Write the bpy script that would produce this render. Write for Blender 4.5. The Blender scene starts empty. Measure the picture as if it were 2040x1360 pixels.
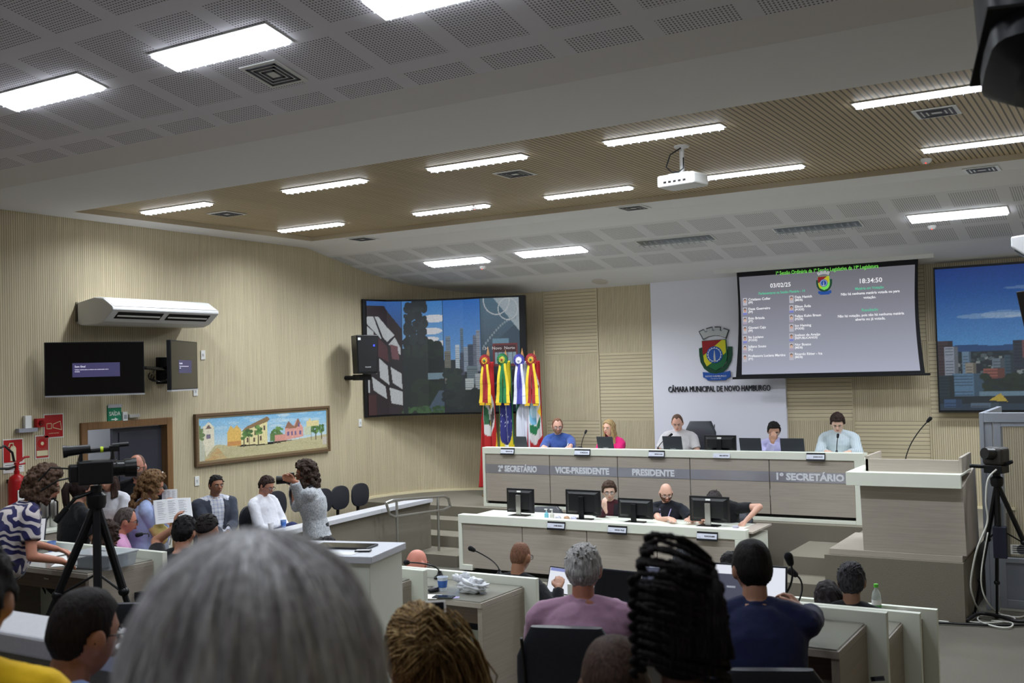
import bpy, bmesh, math, random
import numpy as np
from mathutils import Vector, Matrix, Euler
random.seed(7); rng = np.random.RandomState(11)
SC = bpy.context.scene
COL = SC.collection
R = math.radians
# ------------------------------------------------------------------ camera
CX, CY, CAMZ = 1020.0, 680.0, 2.6
_VX = np.array([-2450-CX, 835-CY]); _VY = np.array([2275-CX, 705-CY])
FPX = math.sqrt(-float(_VX@_VY))
def _n(v): return v/np.linalg.norm(v)
_ey = _n(np.array([_VY[0], _VY[1], FPX])); _ex = -_n(np.array([_VX[0], _VX[1], FPX])); _ex = _n(_ex-(_ex@_ey)*_ey)
_ez = np.cross(_ex, _ey)
CM = np.array([_ex, _ey, _ez]); CAM = np.array([0, 0, CAMZ])
def ray(px, py): return CM@np.array([px-CX, py-CY, FPX])
def PY(px, py, y): r = ray(px, py); return Vector(CAM+r*(y/r[1]))
def PX(px, py, x): r = ray(px, py); return Vector(CAM+r*(x/r[0]))
def PZ(px, py, z): r = ray(px, py); return Vector(CAM+r*((z-CAMZ)/r[2]))
def PD(px, py, d): return Vector(CAM+ray(px, py)*(d/FPX))
cd = bpy.data.cameras.new('camera'); cam = bpy.data.objects.new('camera', cd); COL.objects.link(cam)
cd.sensor_fit = 'HORIZONTAL'; cd.sensor_width = 36.0; cd.lens = FPX/2040*36
cd.clip_start = 0.05; cd.clip_end = 100
m = Matrix.Identity(4)
for i in range(3):
    m[i][0] = CM[i][0]; m[i][1] = -CM[i][1]; m[i][2] = -CM[i][2]; m[i][3] = CAM[i]
cam.matrix_world = m
cd.dof.use_dof = True; cd.dof.focus_distance = 11.5; cd.dof.aperture_fstop = 4.5
SC.camera = cam
# ------------------------------------------------------------------ world, exposure
w = bpy.data.worlds.new('world'); SC.world = w; w.use_nodes = True
w.node_tree.nodes['Background'].inputs[0].default_value = (0.75, 0.82, 1.0, 1)
w.node_tree.nodes['Background'].inputs[1].default_value = 0.05
SC.view_settings.view_transform = 'Standard'; SC.view_settings.look = 'None'
SC.view_settings.exposure = -0.15; SC.view_settings.gamma = 1.0; SC.view_settings.use_curve_mapping = False
SC.cycles.use_denoising = True
SC.cycles.max_bounces = 8; SC.cycles.diffuse_bounces = 4; SC.cycles.glossy_bounces = 3; SC.cycles.transmission_bounces = 6
SC.cycles.transparent_max_bounces = 8; SC.cycles.caustics_reflective = False; SC.cycles.caustics_refractive = False
SC.cycles.sample_clamp_indirect = 4.0
LAMP_NEAR, LAMP_WOOD, LAMP_FRONT = 22.0, 39.0, 64.0      # watts per fitting
LAMP_FACE, LAMP_SPREAD = 14.0, 152.0
# ------------------------------------------------------------------ materials
def srgb(r, g, b):
    f = lambda c: (c/255/12.92 if c/255 <= .04045 else ((c/255+.055)/1.055)**2.4)
    return (f(r), f(g), f(b), 1)
MATS = {}
def nmat(name):
    mt = bpy.data.materials.new(name); mt.use_nodes = True
    nt = mt.node_tree; return mt, nt, nt.nodes['Principled BSDF']
def N(nt, t, **kw):
    n = nt.nodes.new(t)
    for k, v in kw.items():
        if k.startswith('i_'): n.inputs[int(k[2:])].default_value = v
        else: setattr(n, k, v)
    return n
def lk(nt, a, ao, b, bi): nt.links.new(a.outputs[ao], b.inputs[bi])
def math_(nt, op, a=None, b=None, av=0., bv=0.):
    n = N(nt, 'ShaderNodeMath', operation=op)
    n.inputs[0].default_value = av; n.inputs[1].default_value = bv
    if a: nt.links.new(a, n.inputs[0])
    if b: nt.links.new(b, n.inputs[1])
    return n.outputs[0]
def mix_(nt, fac, a, b):
    n = N(nt, 'ShaderNodeMix', data_type='RGBA')
    for s, v in ((0, fac), (6, a), (7, b)):
        if hasattr(v, 'is_linked'): nt.links.new(v, n.inputs[s])
        else: n.inputs[s].default_value = v
    return n.outputs[2]
def flat(name, rgb, rough=.5, metal=0., noise=.06, scale=30., bump=0., spec=.4, stretch=None, coord='Object', bscale=None, sheen=0.):
    """plain surface with a little procedural variation"""
    if name in MATS: return MATS[name]
    mt, nt, b = nmat(name); c = srgb(*rgb)
    tc = N(nt, 'ShaderNodeTexCoord'); mp = N(nt, 'ShaderNodeMapping')
    if stretch: mp.inputs['Scale'].default_value = stretch
    lk(nt, tc, coord, mp, 0)
    nz = N(nt, 'ShaderNodeTexNoise'); nz.inputs['Scale'].default_value = scale; nz.inputs['Detail'].default_value = 4
    lk(nt, mp, 0, nz, 'Vector')
    lo = tuple(x*(1-noise) for x in c[:3])+(1,); hi = tuple(min(1, x*(1+noise)) for x in c[:3])+(1,)
    nt.links.new(mix_(nt, nz.outputs[0], lo, hi), b.inputs['Base Color'])
    b.inputs['Roughness'].default_value = rough; b.inputs['Metallic'].default_value = metal
    b.inputs['Specular IOR Level'].default_value = spec
    if sheen: b.inputs['Sheen Weight'].default_value = sheen
    if bump:
        n2 = nz
        if bscale:
            n2 = N(nt, 'ShaderNodeTexNoise'); n2.inputs['Scale'].default_value = bscale; n2.inputs['Detail'].default_value = 3; lk(nt, mp, 0, n2, 'Vector')
        bp = N(nt, 'ShaderNodeBump'); bp.inputs['Strength'].default_value = bump; bp.inputs['Distance'].default_value = .01
        lk(nt, n2, 0, bp, 'Height'); lk(nt, bp, 0, b, 'Normal')
    MATS[name] = mt; return mt
def emit(name, rgb, s):
    if name in MATS: return MATS[name]
    mt, nt, b = nmat(name); b.inputs['Base Color'].default_value = (.02, .02, .02, 1)
    b.inputs['Emission Color'].default_value = srgb(*rgb); b.inputs['Emission Strength'].default_value = s
    b.inputs['Roughness'].default_value = .6; MATS[name] = mt; return mt
def slat_mat(name, rgb, pitch, axis, groove=.2, dark=.35, knots=.12):
    """timber slats: grooves every `pitch` metres along UV axis; uv are metres"""
    mt, nt, b = nmat(name); tc = N(nt, 'ShaderNodeTexCoord'); sp = N(nt, 'ShaderNodeSeparateXYZ'); lk(nt, tc, 'UV', sp, 0)
    u = sp.outputs[axis]; t = math_(nt, 'DIVIDE', u, bv=pitch); fr = math_(nt, 'FRACT', t); fl = math_(nt, 'FLOOR', t)
    g = math_(nt, 'LESS_THAN', fr, bv=groove)
    wn = N(nt, 'ShaderNodeTexWhiteNoise', noise_dimensions='1D'); nt.links.new(fl, wn.inputs['W'])
    mp = N(nt, 'ShaderNodeMapping'); lk(nt, tc, 'UV', mp, 0)
    mp.inputs['Scale'].default_value = (38, 1.6, 1) if axis == 0 else (1.6, 38, 1)
    nz = N(nt, 'ShaderNodeTexNoise'); nz.inputs['Scale'].default_value = 1.0; nz.inputs['Detail'].default_value = 5; lk(nt, mp, 0, nz, 'Vector')
    n3 = N(nt, 'ShaderNodeTexNoise'); n3.inputs['Scale'].default_value = .9; lk(nt, tc, 'UV', n3, 'Vector')
    c = srgb(*rgb)[:3]
    lo = tuple(x*(1-knots*1.6) for x in c)+(1,); hi = tuple(min(1, x*(1+knots)) for x in c)+(1,)
    col = mix_(nt, nz.outputs[0], lo, hi)
    s = math_(nt, 'MULTIPLY', wn.outputs[0], bv=.22)
    s2 = math_(nt, 'ADD', s, math_(nt, 'MULTIPLY', n3.outputs[0], bv=.18))
    col = mix_(nt, s2, col, tuple(x*.55 for x in c)+(1,))
    col = mix_(nt, g, col, tuple(x*dark for x in c)+(1,))
    nt.links.new(col, b.inputs['Base Color']); b.inputs['Roughness'].default_value = .55; b.inputs['Specular IOR Level'].default_value = .25
    bp = N(nt, 'ShaderNodeBump'); bp.inputs['Strength'].default_value = .5; bp.inputs['Distance'].default_value = .01; bp.invert = True
    nt.links.new(g, bp.inputs['Height']); lk(nt, bp, 0, b, 'Normal')
    MATS[name] = mt; return mt
def wood_mat(name, rgb, axis=0, amt=.12, rough=.45, scale=1.0):
    mt, nt, b = nmat(name); tc = N(nt, 'ShaderNodeTexCoord'); mp = N(nt, 'ShaderNodeMapping'); lk(nt, tc, 'Object', mp, 0)
    s = [60*scale]*3; s[axis] = 2.2*scale; mp.inputs['Scale'].default_value = s
    nz = N(nt, 'ShaderNodeTexNoise'); nz.inputs['Scale'].default_value = 1; nz.inputs['Detail'].default_value = 6; nz.inputs['Roughness'].default_value = .65
    lk(nt, mp, 0, nz, 'Vector'); c = srgb(*rgb)[:3]
    rp = N(nt, 'ShaderNodeValToRGB'); lk(nt, nz, 0, rp, 0)
    rp.color_ramp.elements[0].position = .3; rp.color_ramp.elements[1].position = .72
    rp.color_ramp.elements[0].color = tuple(x*(1-amt*1.8) for x in c)+(1,); rp.color_ramp.elements[1].color = tuple(min(1, x*(1+amt)) for x in c)+(1,)
    lk(nt, rp, 0, b, 'Base Color'); b.inputs['Roughness'].default_value = rough; b.inputs['Specular IOR Level'].default_value = .35
    MATS[name] = mt; return mt
def perf_mat(name, rgb, pitch=.026, r=.33):
    """perforated plaster panels: grid of dark holes in uv metres, blank margins between square fields (uv v/u in metres)"""
    mt, nt, b = nmat(name); tc = N(nt, 'ShaderNodeTexCoord'); sp = N(nt, 'ShaderNodeSeparateXYZ'); lk(nt, tc, 'UV', sp, 0)
    W = []
    fs = []
    for ax, off in ((0, 0.), (1, 0.)):
        t = math_(nt, 'DIVIDE', sp.outputs[ax], bv=pitch)
        f = math_(nt, 'SUBTRACT', math_(nt, 'FRACT', t), bv=.5); fs.append(math_(nt, 'MULTIPLY', f, f))
        T = math_(nt, 'FRACT', math_(nt, 'DIVIDE', sp.outputs[ax], bv=PERF_P))
        W.append(math_(nt, 'LESS_THAN', math_(nt, 'ABSOLUTE', math_(nt, 'SUBTRACT', T, bv=.5)), bv=.39))
    d = math_(nt, 'SQRT', math_(nt, 'ADD', fs[0], fs[1])); h = math_(nt, 'LESS_THAN', d, bv=r)
    inside = math_(nt, 'MULTIPLY', W[0], W[1]); h = math_(nt, 'MULTIPLY', h, inside)
    c = srgb(*rgb)
    nz = N(nt, 'ShaderNodeTexNoise'); nz.inputs['Scale'].default_value = 1.5; lk(nt, tc, 'Object', nz, 'Vector')
    base = mix_(nt, nz.outputs[0], tuple(x*.97 for x in c[:3])+(1,), c)
    nt.links.new(mix_(nt, h, base, tuple(x*.18 for x in c[:3])+(1,)), b.inputs['Base Color'])
    b.inputs['Roughness'].default_value = .8; b.inputs['Specular IOR Level'].default_value = .15
    MATS[name] = mt; return mt
PERF_P = .62
# ------------------------------------------------------------------ mesh builder
class MB:
    def __init__(s): s.v = []; s.f = []; s.m = []; s.uv = {}
    def add(s, vs, fs, mi=0):
        o = len(s.v); s.v.extend([tuple(v) for v in vs])
        for f in fs: s.f.append(tuple(i+o for i in f)); s.m.append(mi)
        return s
    def box(s, c, d, rot=None, mi=0):
        x, y, z = [q/2 for q in d]
        vs = [Vector(p) for p in ((-x,-y,-z),(x,-y,-z),(x,y,-z),(-x,y,-z),(-x,-y,z),(x,-y,z),(x,y,z),(-x,y,z))]
        if rot is not None:
            M = rot if isinstance(rot, Matrix) else Euler(rot).to_matrix()
            vs = [M@v for v in vs]
        vs = [v+Vector(c) for v in vs]
        return s.add(vs, [(0,3,2,1),(4,5,6,7),(0,1,5,4),(1,2,6,5),(2,3,7,6),(3,0,4,7)], mi)
    def bb(s, a, b, mi=0):
        return s.box([(p+q)/2 for p, q in zip(a, b)], [abs(q-p) for p, q in zip(a, b)], None, mi)
    def hexa(s, p, mi=0):   # 8 points bottom 4 then top 4
        return s.add(p, [(0,3,2,1),(4,5,6,7),(0,1,5,4),(1,2,6,5),(2,3,7,6),(3,0,4,7)], mi)
    def tube(s, pts, r, n=8, mi=0, cap=True, flat_=1.):
        pts = [Vector(p) for p in pts]; rs = r if isinstance(r, (list, tuple)) else [r]*len(pts)
        o = len(s.v); prev = None
        for i, p in enumerate(pts):
            t = (pts[min(i+1, len(pts)-1)]-pts[max(i-1, 0)])
            t = t.normalized() if t.length > 1e-9 else Vector((0, 0, 1))
            if prev is None:
                a = Vector((0, 0, 1)) if abs(t.z) < .9 else Vector((1, 0, 0))
                u = t.cross(a).normalized()
            else:
                u = (prev-t*prev.dot(t)); u = u.normalized() if u.length > 1e-6 else t.orthogonal().normalized()
            prev = u; v = t.cross(u)
            for k in range(n):
                a = 2*math.pi*k/n; s.v.append(tuple(p+(u*math.cos(a)+v*math.sin(a)*flat_)*rs[i]))
        for i in range(len(pts)-1):
            for k in range(n):
                s.f.append((o+i*n+k, o+i*n+(k+1) % n, o+(i+1)*n+(k+1) % n, o+(i+1)*n+k)); s.m.append(mi)
        if cap:
            s.f.append(tuple(o+k for k in reversed(range(n)))); s.m.append(mi)
            e = o+(len(pts)-1)*n; s.f.append(tuple(e+k for k in range(n))); s.m.append(mi)
        return s
    def cyl(s, a, b, r, r2=None, n=16, mi=0): return s.tube([a, b], [r, r if r2 is None else r2], n, mi)
    def capsule(s, a, b, ra, rb=None, n=10, mi=0):
        rb = ra if rb is None else rb; a = Vector(a); b = Vector(b); t = (b-a)
        t = t.normalized() if t.length > 1e-6 else Vector((0, 0, 1))
        ps, rs = [], []
        for k in (1.0, .8, .45, 0): ps.append(a-t*ra*k); rs.append(max(ra*math.sqrt(max(0, 1-k*k)), ra*.08))
        for k in (0, .45, .8, 1.0): ps.append(b+t*rb*k); rs.append(max(rb*math.sqrt(max(0, 1-k*k)), rb*.08))
        return s.tube(ps, rs, n, mi)
    def ell(s, c, r, rot=None, n=16, m_=10, mi=0, fn=None):
        vs = []; fs = []; c = Vector(c)
        M = None if rot is None else (rot if isinstance(rot, Matrix) else Euler(rot).to_matrix())
        for j in range(m_+1):
            th = math.pi*j/m_
            for i in range(n):
                ph = 2*math.pi*i/n
                d = Vector((math.sin(th)*math.cos(ph), math.sin(th)*math.sin(ph), math.cos(th)))
                p = Vector((d.x*r[0], d.y*r[1], d.z*r[2]))
                if fn: p = fn(p, d)
                if M: p = M@p
                vs.append(p+c)
        for j in range(m_):
            for i in range(n):
                a = j*n+i; b = j*n+(i+1) % n
                if j == 0: fs.append((a, (j+1)*n+i, (j+1)*n+(i+1) % n))
                elif j == m_-1: fs.append((a, (j+1)*n+i, b))
                else: fs.append((a, (j+1)*n+i, (j+1)*n+(i+1) % n, b))
        return s.add(vs, fs, mi)
    def loft(s, secs, n=16, mi=0, cap=True, power=2.):
        """secs: list of (center, ux, uy) with half-axis vectors"""
        o = len(s.v)
        for c, ux, uy in secs:
            c, ux, uy = Vector(c), Vector(ux), Vector(uy)
            for k in range(n):
                a = 2*math.pi*k/n; ca, sa = math.cos(a), math.sin(a)
                q = 2/power
                s.v.append(tuple(c+ux*math.copysign(abs(ca)**q, ca)+uy*math.copysign(abs(sa)**q, sa)))
        for i in range(len(secs)-1):
            for k in range(n):
                s.f.append((o+i*n+k, o+i*n+(k+1) % n, o+(i+1)*n+(k+1) % n, o+(i+1)*n+k)); s.m.append(mi)
        if cap:
            s.f.append(tuple(o+k for k in reversed(range(n)))); s.m.append(mi)
            e = o+(len(secs)-1)*n; s.f.append(tuple(e+k for k in range(n))); s.m.append(mi)
        return s
    def prism(s, poly, d, M=None, mi=0):
        """poly in xy, extruded from z=0 to z=d, transformed by 4x4 M"""
        n = len(poly); vs = [Vector((x, y, 0)) for x, y in poly]+[Vector((x, y, d)) for x, y in poly]
        if M is not None: vs = [M@v for v in vs]
        return s.add(vs, [tuple(reversed(range(n))), tuple(range(n, 2*n))]+[(i, (i+1) % n, n+(i+1) % n, n+i) for i in range(n)], mi)
    def lathe(s, prof, c=(0, 0, 0), n=20, mi=0, cap=True):
        return s.tube([Vector(c)+Vector((0, 0, z)) for r, z in prof], [max(r, 1e-4) for r, z in prof], n, mi, cap) if False else s._lathe(prof, c, n, mi, cap)
    def _lathe(s, prof, c, n, mi, cap):
        o = len(s.v); c = Vector(c)
        for r, z in prof:
            for k in range(n):
                a = 2*math.pi*k/n; s.v.append(tuple(c+Vector((r*math.cos(a), r*math.sin(a), z))))
        for i in range(len(prof)-1):
            for k in range(n):
                s.f.append((o+i*n+k, o+i*n+(k+1) % n, o+(i+1)*n+(k+1) % n, o+(i+1)*n+k)); s.m.append(mi)
        if cap:
            s.f.append(tuple(o+k for k in reversed(range(n)))); s.m.append(mi)
            e = o+(len(prof)-1)*n; s.f.append(tuple(e+k for k in range(n))); s.m.append(mi)
        return s
    def mesh(s, name):
        me = bpy.data.meshes.new(name); me.from_pydata([tuple(v) for v in s.v], [], s.f); return me
    def build(s, name, mat, parent=None, smooth=False, bevel=0., seg=2, loc=None, rot=None, wn=False):
        me = s.mesh(name); mats = mat if isinstance(mat, (list, tuple)) else [mat]
        for q in mats: me.materials.append(q)
        if len(mats) > 1: me.polygons.foreach_set('material_index', s.m)
        bm = bmesh.new(); bm.from_mesh(me); bmesh.ops.recalc_face_normals(bm, faces=bm.faces)
        if bevel:
            es = [e for e in bm.edges if len(e.link_faces) == 2 and e.calc_face_angle(0) > .6]
            bmesh.ops.bevel(bm, geom=es, offset=bevel, segments=seg, profile=.5, affect='EDGES', clamp_overlap=True)
        bm.to_mesh(me); bm.free()
        if smooth:
            me.polygons.foreach_set('use_smooth', [True]*len(me.polygons))
            if smooth is not True: 
                try: me.set_sharp_from_angle(angle=R(smooth))
                except Exception: pass
        me.update()
        o = bpy.data.objects.new(name, me); COL.objects.link(o)
        if parent is not None: o.parent = parent
        if loc is not None: o.location = loc
        if rot is not None: o.rotation_euler = rot
        return o
def tag(o, label, cat, group=None, kind=None):
    o['label'] = label; o['category'] = cat
    if group: o['group'] = group
    if kind: o['kind'] = kind
    return o
def thing(name, label, cat, loc=(0, 0, 0), rz=0., group=None, rot=None):
    o = bpy.data.objects.new(name, None); COL.objects.link(o); o.location = loc
    o.rotation_euler = rot if rot is not None else (0, 0, rz); o.empty_display_size = .1
    return tag(o, label, cat, group)
def struct(o): o['kind'] = 'structure'; return o
def dup(root, loc=None, rz=None, label=None, group=None, rot=None):
    r = root.copy(); COL.objects.link(r)
    if loc is not None: r.location = loc
    if rz is not None: r.rotation_euler = (0, 0, rz)
    if rot is not None: r.rotation_euler = rot
    if label: r['label'] = label
    if group: r['group'] = group
    for ch in list(root.children):
        c = ch.copy(); COL.objects.link(c); c.parent = r
        for g in list(ch.children):
            d = g.copy(); COL.objects.link(d); d.parent = c
    return r
def uvgrid(me, fn):
    """assign uv per loop from vertex position"""
    uv = me.uv_layers.new(name='UVMap'); 
    for lp in me.loops: uv.data[lp.index].uv = fn(me.vertices[lp.vertex_index].co)
def text_obj(name, s, size, mat, parent=None, M=None, depth=.002, align='CENTER', width=None, bold=0., loc=None, rot=None):
    cu = bpy.data.curves.new(name, 'FONT'); cu.body = s; cu.size = size; cu.extrude = depth; cu.align_x = align; cu.align_y = 'CENTER'; cu.offset = bold
    cu.resolution_u = 2
    t = bpy.data.objects.new(name, cu); COL.objects.link(t)
    dg = bpy.context.evaluated_depsgraph_get(); me = bpy.data.meshes.new_from_object(t.evaluated_get(dg))
    bpy.data.objects.remove(t); me.name = name; me.materials.clear(); me.materials.append(mat)
    if width:
        xs = [v.co.x for v in me.vertices]; w_ = max(xs)-min(xs)
        if w_ > 0:
            k = width/w_
            for v in me.vertices: v.co.x *= k
    o = bpy.data.objects.new(name, me); COL.objects.link(o)
    if parent is not None: o.parent = parent
    if M is not None: o.matrix_local = M
    if loc is not None: o.location = loc
    if rot is not None: o.rotation_euler = rot
    return o
# ================================================================== SETTING
XL, XR, YF, YB = -10.8, 2.0, 15.2, -2.2
ZF = 4.555            # flat ceiling strip
TIER = {1: 0.0, 2: .27, 3: .49, 'g': .70}
carpet = flat('carpet', (122, 116, 104), rough=.95, noise=.28, scale=160, bump=.35, spec=.1)
carpet_floor = flat('carpet_floor', (98, 95, 87), rough=.95, noise=.25, scale=120, bump=.3, spec=.1)
plaster = flat('plaster', (228, 227, 229), rough=.85, noise=.02, scale=3, spec=.15)
plaster_dim = flat('plaster_dim', (226, 222, 222), rough=.85, noise=.02, scale=3, spec=.15)
perf = perf_mat('perforated_plaster', (228, 225, 232), .025, .27)
perf2 = perf_mat('perforated_plaster_front', (220, 219, 222), .025, .27)
slat_v = slat_mat('slats_vertical', (214, 200, 168), .028, 0)
slat_h = slat_mat('slats_horizontal', (214, 200, 168), .055, 1, groove=.14)
slat_c = slat_mat('slats_ceiling', (200, 180, 146), .05, 0, groove=.28, dark=.22)
white_lam = flat('white_laminate', (232, 235, 222), rough=.35, noise=.015, scale=8)
granite = flat('white_granite', (200, 200, 206), rough=.3, noise=.12, scale=60)
wood_desk = wood_mat('grey_oak', (176, 166, 155), 0, .07)
wood_desk_v = wood_mat('grey_oak_vertical', (166, 155, 142), 1, .07)
wood_brown = wood_mat('brown_timber', (134, 98, 62), 2, .15)
white_paint = flat('white_paint', (228, 228, 222), rough=.5, noise=.02)
white_pl = flat('white_plastic', (226, 226, 224), rough=.4, noise=.02)
black_pl = flat('black_plastic', (20, 20, 23), rough=.38, noise=.1)
black_soft = flat('black_leather', (42, 44, 52), rough=.42, noise=.15, scale=60, bump=.15)
black_metal = flat('black_metal', (22, 22, 25), rough=.35, noise=.1, metal=.3)
steel = flat('brushed_steel', (178, 176, 172), rough=.28, noise=.06, metal=.9, scale=80)
alu = flat('grey_aluminium', (142, 146, 156), rough=.45, noise=.05, metal=.25)
red_paint = flat('red_paint', (176, 22, 26), rough=.35, noise=.05)
paper = flat('paper', (236, 236, 234), rough=.7, noise=.02)
ink = flat('ink', (40, 40, 48), rough=.7)
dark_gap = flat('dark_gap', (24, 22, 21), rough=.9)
def glass_mat(name, rgb=(225, 235, 232), rough=.03):
    if name in MATS: return MATS[name]
    mt, nt, b = nmat(name); b.inputs['Base Color'].default_value = srgb(*rgb); b.inputs['Transmission Weight'].default_value = 1.; b.inputs['Roughness'].default_value = rough; b.inputs['IOR'].default_value = 1.3
    MATS[name] = mt; return mt
def pane_mat(name, rgb, a):
    if name in MATS: return MATS[name]
    mt, nt, b = nmat(name); out = nt.nodes['Material Output']
    b.inputs['Base Color'].default_value = srgb(*rgb); b.inputs['Roughness'].default_value = .08; b.inputs['Alpha'].default_value = a
    MATS[name] = mt; return mt
glass = pane_mat('clear_glass', (60, 66, 72), .3)

def quad_obj(name, pts, mat, uvs=None):
    me = bpy.data.meshes.new(name); me.from_pydata([tuple(p) for p in pts], [], [tuple(range(len(pts)))]); me.materials.append(mat)
    uv = me.uv_layers.new(name='UVMap')
    for i in range(len(pts)): uv.data[i].uv = uvs[i] if uvs else (pts[i][0], pts[i][1])
    o = bpy.data.objects.new(name, me); COL.objects.link(o); return struct(o)
def slab(name, pts, th, mat, uvf=None):
    """solid slab: polygon pts (3d) thickened by vector th"""
    n = len(pts); th = Vector(th)
    b = MB(); b.add([Vector(p) for p in pts]+[Vector(p)+th for p in pts], [tuple(range(n)), tuple(reversed(range(n, 2*n)))]+[(i, n+i, n+(i+1) % n, (i+1) % n) for i in range(n)])
    o = b.build(name, mat); 
    if uvf: uvgrid(o.data, uvf)
    return struct(o)
# floors
fl = MB()
fl.bb((XL-1.6, YB, -.2), (XR, YF+.3, 0))
struct(fl.build('floor', carpet_floor))
for nm, y0, y1, z, x0 in (('a', 5.66, 6.72, TIER[2], -7.9), ('b', 2.5, 5.66, TIER[3], -8.3), ('e', 2.5, 3.3, TIER['g'], -2.3), ('c', YB, 2.5, TIER['g'], XL), ('d', YB, 1.45, 1.0, XL)):
    b = MB(); b.bb((x0, y0, 0.0 if nm != 'd' else TIER['g']), (XR, y1, z)); struct(b.build('floor', carpet_floor))
# stage with left steps, right steps and lectern block
b = MB(); b.bb((XL, 13.05, 0), (-1.575, YF, .6)); b.bb((-2.92, 11.07, 0), (-1.575, 13.05, .6))
o = b.build('stage_platform', carpet); struct(o)
b = MB()
for y, z in ((12.68, .45), (12.23, .30), (11.65, .15)): b.bb((-9.6, y, 0), (-7.55 if z > .2 else -7.95, 13.05, z))
struct(b.build('stage_steps', carpet))
b = MB(); b.bb((-3.62, 11.95, 0), (-2.92, 13.05, .40)); b.bb((-3.62, 11.45, 0), (-2.92, 12.4, .20)); struct(b.build('stage_steps', carpet))
# left wall: wood slats with doorway y 8.07-9.27 z..2.03
DY0, DY1, DZ = 8.08, 9.26, 2.04
def wall_piece(a, b_, z0, z1):
    (x0, y0, u0), (x1, y1, u1) = a, b_
    return [(x0, y0, z0), (x1, y1, z0), (x1, y1, z1), (x0, y0, z1)], [(u0, z0), (u1, z0), (u1, z1), (u0, z1)]
def wall_mesh(name, pieces, mats, th=None):
    v, f, uvs, mi = [], [], [], []
    for (p, u), k in pieces:
        o = len(v); v += p; f.append((o, o+1, o+2, o+3)); uvs += u; mi.append(k)
    me = bpy.data.meshes.new(name); me.from_pydata(v, [], f)
    for q in mats: me.materials.append(q)
    me.polygons.foreach_set('material_index', mi)
    uv = me.uv_layers.new(name='UVMap')
    for i, q in enumerate(uvs): uv.data[i].uv = q
    o = bpy.data.objects.new(name, me); COL.objects.link(o); return struct(o)
TOPL = 5.2
W = lambda y0, y1, z0, z1: wall_piece((XL, y0, y0), (XL, y1, y1), z0, z1)
wall_mesh('wall_left', [(W(YB, DY0, 0, 7.0), 0), (W(DY0, DY1, DZ, TOPL), 0), (W(DY1, 13.05, 0, TOPL), 0)], [slat_v])
CURVE = [(-10.8, 13.05), (-10.81, 13.5), (-10.72, 13.95), (-10.52, 14.4), (-10.22, 14.74), (-9.85, 14.98), (-9.4, 15.13), (-8.9, 15.19), (-8.5, 15.2)]
pc = []; L0 = 13.05; acc = []
for (x0, y0), (x1, y1) in zip(CURVE[:-1], CURVE[1:]):
    d = math.hypot(x1-x0, y1-y0); acc.append((x0, y0, L0)); pc.append((wall_piece((x0, y0, L0), (x1, y1, L0+d), .0, TOPL), 0)); L0 += d
acc.append((*CURVE[-1], L0))
wall_mesh('wall_left_corner', pc, [slat_v])
# front wall: checkerboard of vertical and horizontal slat fields
xe = [-8.5, PY(1192, 700, YF).x, PY(1299, 700, YF).x, PY(1566, 800, YF).x, PY(1700, 800, YF).x, PY(1852, 800, YF).x, -1.2, 0, XR]
ze = [0.6, PY(1190, 837, YF).z, PY(1190, 704, YF).z, TOPL]
pcs = []
for i in range(len(xe)-1):
    for j in range(3):
        hor = ((i+j) % 2 == 0) if i < 2 else ((i+j) % 2 == 0)
        if i == 0: hor = (j % 2 == 0)
        if i == 1: hor = (j % 2 == 1)
        if i == 2: hor = False
        if i == 3: hor = (j % 2 == 1)
        if i == 4: hor = (j % 2 == 0)
        if i == 5: hor = (j % 2 == 1)
        pcs.append((wall_piece((xe[i], YF, xe[i]), (xe[i+1], YF, xe[i+1]), ze[j] if j else 0., ze[j+1]), 1 if hor else 0))
wall_mesh('wall_front', pcs, [slat_v, slat_h])
o = wall_mesh('wall_right', [(wall_piece((XR, YF, 0), (XR, YB, YF-YB), 0, 7.0), 0)], [slat_v])
o = wall_mesh('wall_back', [(wall_piece((XR, YB, 0), (XL, YB, XR-XL), 0, 7.0), 0)], [plaster])
# pale skirting along the foot of the stage walls
b = MB()
pts = [(x, y) for x, y in CURVE if y > 13.04]+[(-1.5, YF)]
for (x0, y0), (x1, y1) in zip(pts[:-1], pts[1:]):
    d = Vector((x1-x0, y1-y0, 0)); n_ = Vector((d.y, -d.x, 0)).normalized()
    a, c = Vector((x0, y0, 0))+n_*.025, Vector((x1, y1, 0))+n_*.025; a0, c0 = Vector((x0, y0, 0)), Vector((x1, y1, 0))
    z0, z1 = .6, .635
    b.hexa([v+Vector((0, 0, z0)) for v in (a0, a, c, c0)]+[v+Vector((0, 0, z1)) for v in (a0, a, c, c0)])
o = b.build('baseboard_front', [flat('cream_trim', (226, 214, 178), rough=.5), carpet]); struct(o)
# narrow timber battens between the slat fields of the front wall
b = MB()
for x in xe[:3]+xe[3:6]:
    b.bb((x-.012, YF-.012, .68), (x+.012, YF, TOPL-.9))
struct(b.build('trim_1', slat_v)); uvgrid(bpy.data.objects['trim_1'].data, lambda c: (c.x, c.z))
# white emblem panel (stands 4 cm proud of the wall)
x0, x1 = PY(1299, 700, YF-.06).x, PY(1566, 800, YF-.06).x
b = MB(); b.bb((x0, YF-.06, .68), (x1, YF, 4.6)); struct(b.build('wall_front_panel', flat('panel_white', (232, 232, 244), rough=.6, noise=.015, scale=3)))
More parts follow.
